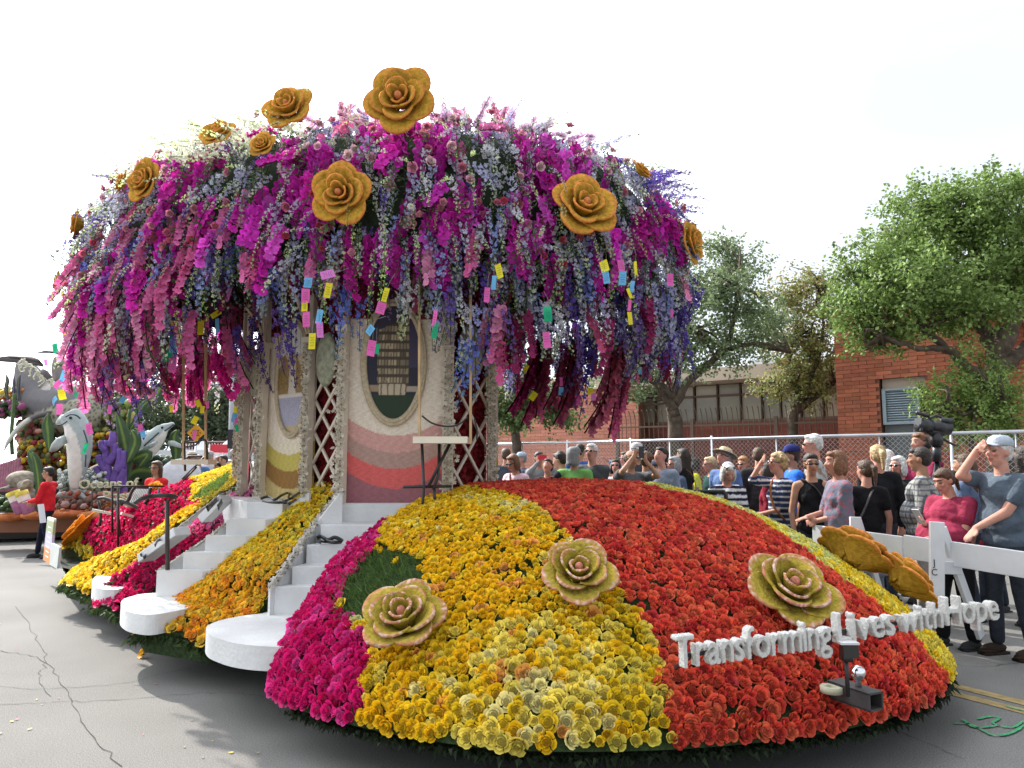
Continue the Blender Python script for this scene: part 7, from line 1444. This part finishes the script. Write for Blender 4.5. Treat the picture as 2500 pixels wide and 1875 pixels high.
    def bodycol(co):
        C = np.tile(skc, (len(co), 1)); L = (co - Hc) @ RH; x, y, z = L[:, 0], L[:, 1], L[:, 2]; fr = y < -.05
        C[fr & (np.abs(np.abs(x) - .030) < .012) & (np.abs(z - .008) < .008)] = (.10, .07, .06); C[fr & (np.abs(np.abs(x) - .031) < .018) & (np.abs(z - .038) < .006)] = np.array(HC[hc]) * .6 + np.array(skc) * .4 if hc in ('white', 'blond', 'straw') else np.array(HC[hc]) + .02
        C[fr & (np.abs(x) < .024) & (np.abs(z + .059) < .009)] = (skc[0] * .8, skc[1] * .48, skc[2] * .50); ck = fr & (np.abs(np.abs(x) - .045) < .02) & (np.abs(z + .03) < .022); C[ck] = C[ck] * [1.05, .86, .86]; return C
    link('body', remesh(g, vox, SKIN, 'body', bodycol, 2, .45), root)
    # ---- shirt
    g = Geo(); g.geo(SG) if SG.n else None
    if not tank: cap(g, up(1.395, .01, -w_ * .8), .072, up(1.395, .01, w_ * .8), .072)
    else:
        for s in (-1, 1): cap(g, up(1.42, .01, s * .085), .052, up(1.25, .0, s * .09), .07)
    sph(g, up(1.28), (w_ * .98, .118 * bl, .17)); 
    if female:
        for s in (-1, 1): sph(g, up(1.26, -.070 * bl, s * .07), (.066 * bl, .050, .065))
    cap(g, up(1.20), .128 * (.55 + .45 * bl) , up(1.02, -.015 * (bl - 1)), .138 * (.4 + .6 * bl)); sph(g, up(1.08, -.05 * (bl - 1) * 3), (.155 * bl, .118 * bl, .17)); sph(g, up(.93, 0), (.165 * bl, .125 * bl, .105))
    link('shirt', remesh(g, vox * 1.1, CLOTH, 'shirt', colour_fn(shirt, k), 3, .5), root)
    # ---- legs
    g = Geo(); lx = .085 * (.8 + .2 * bl); st = .05
    ft = feet or ((-lx - .02, -.06), (lx + .02, .07))
    lr = .085 * (.6 + .4 * bl); sph(g, (0, .01, .90), (.155 * (.3 + .7 * bl), .115 * (.3 + .7 * bl), .12))
    for s, (fx, fy) in zip((-1, 1), ft):
        hp = np.array([s * lx, 0, .90]); an = np.array([fx, fy, .09]); kn = (hp + an) / 2 + [0, -.03, .02]; cap(g, hp, lr, kn, lr * .72); cap(g, kn, lr * .70, an + [0, .0, .03], lr * .60)
    if skirt: lathe(g, [(.02, .95), (.17 * bl, .93), (.21 * bl, .70), (.22 * bl, .50), (.02, .50)], 18)
    link('trousers', remesh(g, vox * 1.9, CLOTH, 'trousers', lambda co: np.tile(skirt or trouser, (len(co), 1)), 2, .5), root)
    for fx, fy in ft:
        g = Geo(); sph(g, (fx, fy - .05, .045), (.047, .13, .045)); sph(g, (fx, fy - .09, .03), (.05, .10, .03)); box(g, fx - .045, fx + .045, fy - .17, fy + .07, .0, .02); obj('shoe', g, mat('shoe', None, rough=.5), root) if False else link('shoe', Geo().geo(g, tint=shoes).mesh('shoe', CLOTH), root)
    # ---- hair
    hcol = np.array(HC[hc]); g = Geo(); hv = .011 if d < 9.2 else .015
    if hair != 'none':
        if hair in ('bald',):
            for s in (-1, 1): hs(g, (.055 * s, .035, .02), (.030, .060, .055))
            hs(g, (0, .075, .01), (.060, .032, .060))
        else:
            big = 1.10 if hair == 'curly' else 1.0; hs(g, (0, .024, .045), (.084 * big, .093 * big, .088 * big)); hs(g, (0, .055, .005), (.078 * big, .062 * big, .078 * big)); hs(g, (0, -.045, .085), (.060, .042, .034))
        if hair == 'bob':
            for s in (-1, 1): hs(g, (.072 * s, .005, -.035), (.028, .062, .095))
            hs(g, (0, .068, -.045), (.078, .050, .095))
        if hair == 'long':
            for s in (-1, 1): cap(g, hd(.070 * s, .015, 0), .035, hd(.072 * s, .045, -.24), .030)
            cap(g, hd(0, .075, 0), .065, hd(0, .085, -.27), .048)
        if hair == 'pony': cap(g, hd(0, .11, .05), .028, hd(0, .15, .03), .034); cap(g, hd(0, .15, .03), .034, hd(0, .15, -.14), .016)
        if hair == 'curly':
            rr_ = np.random.default_rng(NPEOPLE)
            for _ in range(46):
                v = rr_.normal(size=3); v /= np.linalg.norm(v); v[2] = abs(v[2]) * .9 - .25 * (v[1] > 0); 
                if v[1] < -.55 and v[2] < .5: continue
                hs(g, (v[0] * .092, .025 + v[1] * .098, .04 + v[2] * .10), .024)
        if hair == 'messy':
            rr_ = np.random.default_rng(NPEOPLE)
            for _ in range(20): v = rr_.normal(size=3); v /= np.linalg.norm(v); v[2] = abs(v[2]); v[1] = abs(v[1]) * .8 - .1; hs(g, (v[0] * .078, .025 + v[1] * .085, .045 + v[2] * .085), .022)
        rr2 = np.random.default_rng(NPEOPLE + 500)
        link('hair', remesh(g, hv, HAIR, 'hair', lambda co: hcol * (.72 + .55 * (np.sin(co[:, 0] * 160 + 9 * np.sin(co[:, 2] * 13)) * .5 + .5) * rr2.random(len(co)))[:, None], 1, .4), root)
    # ---- hat
    if hat:
        g = Geo(); HM = np.eye(4); HM[:3, :3] = RH; HM[:3, 3] = hd(0, .015, .062)
        if hat in ('cap', 'flap'):
            lathe(g, [(.092, 0), (.092, .03), (.080, .062), (.050, .084), (.0, .090)], 20, HM @ np.diag([1, 1.12, 1, 1]), hatc)
            u = np.linspace(-1, 1, 9); v = np.linspace(0, 1, 5); G = np.array([[(.078 * uu * (1 - .25 * vv), -.085 - (.085 * (1 - .55 * uu ** 2)) * vv, .010 - .018 * uu ** 2 - .012 * vv) for vv in v] for uu in u]); sheet(g, G @ RH.T + HM[:3, 3], hatc, thick=.006); ball(g, hd(0, .015, .152), .007, 6, 5, hatc)
            if hat == 'flap': G = np.array([[(.088 * sin(a), .02 + .10 * cos(a), .02 - .20 * vv) for vv in np.linspace(0, 1, 6)] for a in np.linspace(-1.7, 1.7, 13)]); sheet(g, G @ RH.T + HM[:3, 3], hatc, thick=.005)
        else:
            lathe(g, [(.165, -.012), (.160, -.004), (.12, .0), (.094, .004), (.090, .05), (.075, .078), (.03, .085), (0, .080)], 28, HM @ np.diag([1, 1.15, 1, 1]), hatc); lathe(g, [(.165, -.016), (.094, -.002)], 28, HM @ np.diag([1, 1.15, 1, 1]), tuple(np.array(hatc) * .6)); lathe(g, [(.0965, .004), (.0945, .028)], 28, HM @ np.diag([1, 1.15, 1, 1]), (.05, .04, .03))
        obj('hat', g, CLOTH, root)
    if glasses:
        g = Geo(); dark = (.015, .013, .014); zo = .0 if glasses != 'top' else .085; yo = 0 if glasses != 'top' else .03
        for s in (-1, 1):
            ball(g, hd(.031 * s, -.098 + yo, .008 + zo), (.026, .006, .017), 10, 6, dark, M=RH); bar(g, hd(.056 * s, -.090 + yo, .012 + zo), hd(.078 * s, .01 + yo, .012 + zo * .8), .006, .008, dark)
        bar(g, hd(-.012, -.104 + yo, .012 + zo), hd(.012, -.104 + yo, .012 + zo), .005, .005, dark); obj('sunglasses', g, mat('dark_lens', None, rough=.15, spec=.7), root, smooth=True)
    if bag:
        g = Geo(); P = np.array([up(1.47, .0, -.10 * bag[1]), up(1.36, -.125 * bl, .02 * bag[1]), up(1.15, -.155 * bl, .12 * bag[1]), up(.98, -.06, (.20 * bl) * bag[1])]); Q = catmull(P, 5); tube(g, Q, .014, 5, bag[0], flat=.3)
        P = np.array([up(1.47, .0, -.10 * bag[1]), up(1.36, .125 * bl, .0), up(1.15, .15 * bl, .10 * bag[1]), up(.98, .06, (.20 * bl) * bag[1])]); tube(g, catmull(P, 5), .014, 5, bag[0], flat=.3); obj('shoulder_strap', g, CLOTH, root)
    root.rotation_euler = (0, 0, rz); root.scale = (k, k, k)
    # put the head where it belongs
    hx, hy = Hc[0] * k, Hc[1] * k; ox = hx * cos(rz) - hy * sin(rz); oy = hx * sin(rz) + hy * cos(rz); root.location = (P0[0] - ox, P0[1] - oy, 0)
    def world(v): v = np.array(v) * k; return np.array([v[0] * cos(rz) - v[1] * sin(rz) + root.location[0], v[0] * sin(rz) + v[1] * cos(rz) + root.location[1], v[2]])
    if hold:
        kind, hn, col, lab = hold; W_, fa = wr[hn]; hp = world(W_ + fa * .05)
        fwd = np.array([sin(rz), -cos(rz), 0.]); rt_ = np.array([cos(rz), sin(rz), 0.]); g = Geo()
        if kind in ('phone', 'phonelow'):
            c = world((wr[0][0] + wr[1][0]) / 2 + np.array([0, -.03, .075])) if kind == 'phone' else hp + fwd * .04 + np.array([0, 0, .05]); upv = np.array([0, 0, 1.]) if kind == 'phone' else (np.array([0, 0, .8]) + fwd * .5); upv /= np.linalg.norm(upv); sidev = rt_ if kind == 'phonelow' or True else upv
            a_, b_ = (c - rt_ * .075, c + rt_ * .075) if kind == 'phone' and col[0] > .3 else (c - upv * .075, c + upv * .075); bar(g, a_, b_, .008 if True else 0, .075, col, up=rt_ if not (kind == 'phone' and col[0] > .3) else np.array([0, 0, 1.])); V_ = g.V[-1]
            o = obj('phone', g, mat('phone_case', None, rough=.3), smooth=False); tag(o, lab, 'phone')
        elif kind == 'paper':
            c = hp + fwd * .05 + np.array([0, 0, .06]) + rt_ * .06; g.add([c - rt_ * .11 - [0, 0, .075], c + rt_ * .11 - [0, 0, .075], c + rt_ * .11 + [0, 0, .075] + fwd * .03, c - rt_ * .11 + [0, 0, .075] + fwd * .03], [(0, 1, 2, 3)], (.78, .78, .76)); 
            for q in range(4): z_ = -.05 + .028 * q; a_ = c - rt_ * .08 + [0, 0, z_] + fwd * .012; bar(g, a_ + fwd * .01 * q, a_ + rt_ * (.05 + .02 * q) + fwd * .01 * q, .002, .004, (.4, .4, .42))
            o = obj('paper', g, PAINT, smooth=False); tag(o, lab, 'paper')
    return root
PPL = [
 dict(label='short haired man in dark grey jacket seen from behind beside the pavilion columns', px=1236, py=1112, d=13.2, face=170, shirt=(.05, .06, .08), hc='brown', sleeve='long'),
 dict(label='woman in pale pink top with auburn bob and sunglasses looking down', px=1252, py=1128, d=10.7, face=-40, shirt=(.72, .48, .52), hair='bob', hc='auburn', skin='r', female=True, pitch=-18, glasses='on', sleeve='elbow', build=1.15, bag=((.12, .03, .03), 1), arms=('low', 'down')),
 dict(label='man in light blue grey cap and dark navy shirt behind the pink top woman', px=1272, py=1122, d=14.6, face=-70, shirt=(.04, .05, .09), hair='short', hc='grey', hat='cap', hatc=(.36, .42, .50), skin='r'),
 dict(label='person in grey sleeves holding up a red phone that hides the face', px=1316, py=1120, d=13, face=10, shirt=(.22, .22, .22), hair='short', hc='black', arms=('phone', 'phone'), sleeve='long', hold=('phone', 0, (.62, .03, .05), 'red phone held up high in front of a hidden face')),
 dict(label='dark haired woman gazing upward holding a white folded map at her chest', px=1337, py=1139, d=11.2, face=-10, yaw=-15, shirt=(.02, .02, .025), hair='short', hc='dark', skin='r', female=True, pitch=20, sleeve='long', arms=('chest', 'down'), hold=('paper', 0, (.8, .8, .8), 'white folded map held by the woman looking up')),
 dict(label='person with thick dark hair and black shirt turned away beside the green shirt man', px=1366, py=1122, d=11.0, face=-120, shirt=(.018, .02, .03), hair='messy', hc='dark', skin='l', pitch=-10, build=1.1),
 dict(label='man in bright green shirt wearing a grey flap sun hat, back turned', px=1403, py=1116, d=10.8, face=165, shirt=(.16, .36, .10), hair='short', hc='grey', hat='flap', hatc=(.22, .22, .22), sleeve='long', build=1.15, yaw=-30),
 dict(label='dark haired person in blue jacket behind the green shirt man', px=1417, py=1102, d=13.6, face=150, shirt=(.04, .08, .26), hc='dark', sleeve='long'),
 dict(label='white haired man in charcoal tee shirt and dark sunglasses looking up left', px=1444, py=1105, d=10.9, face=-30, shirt=(.075, .08, .085), hc='white', skin='r', glasses='on', pitch=10, arms=('belly', 'belly'), build=1.15),
 dict(label='person in light blue sleeve stretching one arm out to point left', px=1528, py=1120, d=12.6, face=-60, shirt=(.30, .38, .55), hc='brown', arms=('down', 'point'), sleeve='long', skin='r', glasses='on'),
 dict(label='woman in white tee shirt and sunglasses squinting upward beside the pointing hand', px=1503, py=1140, d=11.4, face=-15, shirt=(.68, .68, .68), hair='bob', hc='dark', skin='r', female=True, glasses='on', pitch=15, arms=('low', 'down'), build=1.1),
 dict(label='balding man in grey tee shirt photographing with a dark phone', px=1541, py=1121, d=9.6, face=25, shirt=(.10, .10, .105), hair='bald', hc='brown', skin='m', glasses='on', arms=('up', 'phone'), pitch=6, build=1.15, hold=('phone', 1, (.03, .03, .035), 'dark phone held up by the balding man')),
 dict(label='man in pale grey cap just behind the photographing man', px=1556, py=1104, d=12.2, face=30, shirt=(.05, .05, .06), hc='grey', hat='cap', hatc=(.42, .43, .44)),
 dict(label='person with curly brown hair in black jacket, back turned, beside the dark phone', px=1576, py=1126, d=10.4, face=175, shirt=(.02, .02, .02), hair='curly', hc='brown', sleeve='long'),
 dict(label='small person in dark cap peeking behind the grey sweater man', px=1598, py=1142, d=13.2, face=-80, shirt=(.03, .03, .035), hc='dark', hat='cap', hatc=(.12, .12, .14), glasses='on'),
 dict(label='young black haired man in blue grey sweater looking up left', px=1613, py=1114, d=10.2, face=-50, shirt=(.20, .24, .30), hc='black', skin='r', pitch=14, sleeve='long'),
 dict(label='grey haired woman with sunglasses in navy vest over light blue sleeves', px=1646, py=1134, d=10.8, face=-70, shirt=(.09, .12, .18), hair='bob', hc='grey', skin='r', glasses='on', female=True, sleeve='long'),
 dict(label='long haired woman in black open back top with tan strap', px=1666, py=1114, d=12.0, face=-130, shirt=(.015, .015, .017), hair='long', hc='dark', female=True, bag=((.35, .22, .10), -1)),
 dict(label='girl with straight brown hair in bright yellow tee shirt', px=1694, py=1134, d=13.4, face=-100, shirt=(.72, .74, .04), hair='bob', hc='dark', skin='t', female=True),
 dict(label='short blond haired person in dark green sweater facing left', px=1733, py=1134, d=11.2, face=-85, shirt=(.015, .05, .042), hair='short', hc='straw', skin='r', glasses='on', sleeve='long', build=1.15),
 dict(label='man in wide straw hat craning his neck upward', px=1766, py=1117, d=10.6, face=-55, shirt=(.10, .16, .32), hc='grey', hat='straw', hatc=(.52, .42, .27), skin='r', pitch=24, glasses='on'),
 dict(label='white haired woman in black and white striped shirt looking down at her phone', px=1778, py=1152, d=8.4, face=0, pitch=-26, shirt=('stripe', (.02, .022, .04), (.72, .72, .74), .075), hair='bob', hc='white', skin='r', female=True, glasses='top', sleeve='elbow', arms=('low', 'low'), build=1.2, hold=('phonelow', 0, (.03, .03, .03), 'dark phone held low by the striped shirt woman')),
 dict(label='boy with strawberry blond hair and sunglasses beside the straw hat man', px=1813, py=1134, d=11.6, face=-30, yaw=-15, shirt=(.04, .04, .05), hair='messy', hc='strawb', skin='r', glasses='on'),
 dict(label='man in dark leather jacket with maroon hood, back turned', px=1852, py=1114, d=10.8, face=160, shirt=(.035, .03, .03), hc='brown', sleeve='long', build=1.1),
 dict(label='curly blond woman in navy top with thin white stripes shading her eyes', px=1898, py=1132, d=8.4, face=-78, shirt=('thin', (.66, .66, .68), (.035, .045, .10), .062), hair='curly', hc='blond', skin='r', female=True, arms=('shade', 'belly'), pitch=8, sleeve='elbow', glasses='on', bag=((.22, .09, .04), 1)),
 dict(label='woman in dark red top partly hidden behind the shading blond woman', px=1872, py=1150, d=9.2, face=-120, shirt=(.20, .015, .03), hair='bob', hc='dark', sleeve='long', female=True),
 dict(label='man in navy cap and royal blue tee shirt turned to the crowd', px=1931, py=1114, d=9.6, face=-95, shirt=(.03, .14, .62), hc='dark', hat='cap', hatc=(.02, .025, .12), skin='t', yaw=-10),
 dict(label='tall white haired man in floral shirt standing above the others', px=1984, py=1086, d=9.4, face=-110, shirt=('floral', (.30, .20, .14), (.45, .48, .46), 1), hc='white', skin='r', glasses='on', build=1.1),
 dict(label='dark haired woman with sunglasses in black sleeveless top', px=1981, py=1134, d=7.9, face=-8, shirt=(.014, .014, .016), hair='short', hc='dark', skin='m', glasses='on', sleeve='none', tank=True, female=True, arms=('down', 'hip'), bag=((.05, .04, .04), 1)),
 dict(label='auburn haired woman in purple floral blouse facing left', px=2040, py=1130, d=7.3, face=-92, shirt=('floral', (.30, .12, .16), (.15, .16, .21), 1), hair='bob', hc='auburn', skin='r', female=True, sleeve='elbow', arms=('low', 'belly'), build=1.12),
 dict(label='woman with braided brown hair in black tee and grey skirt, seen from behind', px=2112, py=1150, d=7.7, face=170, shirt=(.014, .014, .016), hair='pony', hc='brown', skin='r', female=True, skirt=(.22, .24, .27), arms=('down', 'down'), bag=((.10, .09, .09), 1), yaw=25),
 dict(label='woman with blond ponytail in black jacket, seen from behind', px=2142, py=1114, d=8.3, face=175, shirt=(.012, .012, .014), hair='pony', hc='blond', skin='r', female=True, sleeve='long'),
 dict(label='person with white hair and pale coat behind the blond ponytail', px=2166, py=1122, d=9.3, face=160, shirt=(.60, .52, .50), hair='long', hc='white', sleeve='long', female=True),
 dict(label='white blond haired woman in black facing left beside the plaid shirt man', px=2193, py=1138, d=8.7, face=-60, shirt=(.014, .014, .016), hair='bob', hc='white', skin='r', female=True, glasses='on', sleeve='long'),
 dict(label='heavy man in grey plaid shirt with receding dark hair, back half turned', px=2244, py=1122, d=7.5, face=-125, shirt=('plaid', (.10, .11, .13), (.34, .34, .31), .055), hair='short', hc='dark', skin='t', build=1.38, sleeve='elbow', trouser=(.38, .36, .33), vox=.012),
 dict(label='cameraman in maroon shirt with headphones standing behind the plaid shirt man', px=2247, py=1084, d=9.0, face=-80, shirt=(.20, .02, .06), hair='short', hc='auburn', skin='r', pitch=4, arms=('chest', 'chest'), sleeve='elbow', build=1.1),
 dict(label='heavy woman in maroon top with brown ponytail tapping a silver phone', px=2304, py=1172, d=6.6, face=-72, shirt=(.27, .03, .065), hair='pony', hc='brown', skin='r', female=True, build=1.8, pitch=-20, arms=('chest', 'low'), sleeve='short', trouser=(.012, .012, .014), vox=.0105, hold=('phonelow', 0, (.45, .46, .48), 'silver phone held by the maroon top woman')),
 dict(label='woman with long wavy brown hair behind the maroon top woman', px=2352, py=1136, d=7.8, face=-140, shirt=(.10, .14, .22), hair='long', hc='brown', female=True, sleeve='elbow', skin='m'),
 dict(label='small dark haired woman in red top holding a white leaflet', px=2408, py=1200, d=8.2, face=-70, shirt=(.25, .02, .03), hair='long', hc='black', skin='t', female=True, arms=('chest', 'down'), hold=('paper', 0, (.8, .8, .8), 'white leaflet held by the small woman in red'), pitch=10),
 dict(label='tall man in grey cap and blue grey polo leaning a hand on the barricade', px=2438, py=1106, d=6.3, face=-75, shirt=(.085, .11, .14), hair='short', hc='white', skin='r', hat='cap', hatc=(.36, .40, .45), pitch=6, arms=('shade', (-.0, -.30, 1.02)), build=1.22, trouser=(.03, .035, .045), vox=.0105, shoes=(.03, .02, .015), sleeve='short', feet=((-.12, -.02), (.12, .06))),
 dict(label='person in dark maroon hoodie at the very right edge behind the cap man', px=2500, py=1118, d=7.4, face=180, shirt=(.12, .02, .05), hair='long', hc='dark', female=True, sleeve='long'),
]
for p in PPL: person(**p)
# people at the left
G2 = 'spectators far behind the left swing'
person('young man in red jacket and sunglasses standing sideways holding a white sheet', 118, 1155, 12.6, -82, (.62, .02, .03), hc='black', skin='m', glasses='on', sleeve='long', arms=('belly', 'low'), trouser=(.015, .015, .03), build=1.05, group='event staff in red jackets', feet=((-.07, -.15), (.10, .16)), vox=.013)
g = Geo(); p = WD(98, 1252, 12.2); bar(g, p + [0, 0, .14], p + [.06, 0, -.16], .16, .004, (.78, .80, .84)); o = obj('paper', g, PAINT, smooth=False); tag(o, 'white sheet of paper hanging from the hands of the red jacket man', 'paper')
person('young woman in red jacket with long brown hair and glasses behind the bench', 381, 1150, 11.8, -15, (.64, .03, .03), hair='long', hc='brown', skin='m', female=True, sleeve='long', glasses='on', group='event staff in red jackets', H=1.62, arms=('belly', 'belly'))
person('woman with long light hair in pale grey jacket standing above the far crowd', 534, 1106, 19.5, 175, (.42, .46, .54), hair='long', hc='auburn', female=True, sleeve='long', group=G2, H=1.75, vox=.03)
fc = [(468, 1118, 'short', 'grey', (.5, .5, .5), 'straw', 'cream sun hat nearest the left swing pole'), (486, 1122, 'short', 'dark', (.1, .2, .4), None, 'dark hair between the swing poles'), (513, 1116, 'short', 'grey', (.5, .5, .52), 'cap', 'pale cap right of the swing pole'), (500, 1132, 'bob', 'blond', (.6, .6, .62), None, 'blond hair behind the swing seat'), (545, 1124, 'short', 'dark', (.2, .25, .35), None, 'dark hair below the long haired woman'), (560, 1134, 'short', 'white', (.5, .35, .3), None, 'white hair near the striped columns'), (572, 1112, 'short', 'grey', (.4, .4, .42), 'cap', 'tan cap beside the lamp post'), (584, 1128, 'bob', 'strawb', (.6, .62, .66), None, 'reddish bob next to the columns'), (530, 1140, 'short', 'black', (.05, .05, .06), None, 'black hair low in the crowd'), (455, 1128, 'short', 'brown', (.25, .1, .1), None, 'brown hair behind the kelp leaves'), (395, 1122, 'short', 'dark', (.2, .3, .3), None, 'dark hair under the leaping dolphin'), (410, 1126, 'short', 'brown', (.3, .3, .35), None, 'brown hair beside the dolphin belly'), (440, 1120, 'short', 'grey', (.15, .2, .3), 'cap', 'grey cap left of the swing pole')]
for i, (x, y, hr, hc_, sh, ht, lab) in enumerate(fc):
    person('far spectator with ' + lab, x, y, 17.5 + (i % 4) * .8, [-30, 20, 160, 60][i % 4], sh, hair=hr, hc=hc_, hat=ht, hatc=(.55, .48, .38) if ht == 'straw' else (.45, .42, .38), group=G2, vox=.030, skin='lmrt'[i % 4], sleeve='elbow', glasses='on' if i % 3 == 0 else None)
g = Geo(); c = WD(1935 + 309, 1080, 9.0)
# headphones of the cameraman
t = np.linspace(-1.6, 1.6, 12); hp = WD(2250, 1086, 9.0); tube(g, [hp + [.02, -.10 * sin(a), .10 * cos(a) + .02] for a in t], .010, 6, (.02, .02, .02)); ball(g, hp + [.02, -.10, -.01], (.045, .025, .045), 12, 8, (.02, .02, .02)); ball(g, hp + [.02, .10, -.01], (.04, .025, .04), 10, 6, (.02, .02, .02)); o = obj('headphones', g, PAINT); tag(o, 'black headphones worn by the cameraman', 'headphones')
# broadcast video camera on its tripod
vc = empty('video_camera', (0, 0, 0), 0, 'black broadcast video camera raised on a tripod above the cameraman', 'video camera'); d = 8.6; K1 = mat('camera_black', (.018, .018, .02), rough=.35, spec=.5)
def vt(a, b, r, n=12): g = Geo(); tube(g, [WD(*a, d), WD(*b, d)], r, n); return g
g = vt((2270, 1040), (2318, 1048), .075); bar(g, WD(2262, 1052, d), WD(2300, 1058, d), .10, .07); obj('camera_body', g, K1, vc); obj('lens', vt((2240, 1036), (2272, 1042), .085), K1, vc); g = Geo(); bar(g, WD(2240, 1036, d), WD(2246, 1037, d), .15, .15); obj('lens_hood', g, K1, vc, smooth=False)
g = Geo(); tube(g, [WD(2262, 1026, d), WD(2285, 1014, d), WD(2312, 1024, d)], .016, 6); obj('handle', g, K1, vc); obj('microphone', vt((2236, 1007), (2268, 1016), .022), K1, vc); obj('viewfinder', vt((2296, 1026), (2326, 1029), .035), K1, vc)
g = vt((2285, 1058), (2287, 1088), .07); tube(g, [WD(2287, 1085, d) , WD(2287, 1128, d)], .05, 8); obj('tripod_head', g, K1, vc); obj('pan_bar', vt((2295, 1068), (2332, 1088), .014), K1, vc)
for dx, dy in ((-.45, -.2), (.45, -.2), (0, .5)): g = Geo(); b_ = WD(2287, 1128, d); tube(g, [b_, np.array([b_[0] + dx, d + dy, 0])], .022, 6); obj('leg', g, K1, vc)
settle(vc, WD(2287, 1128, d) * [1, 1, 0])
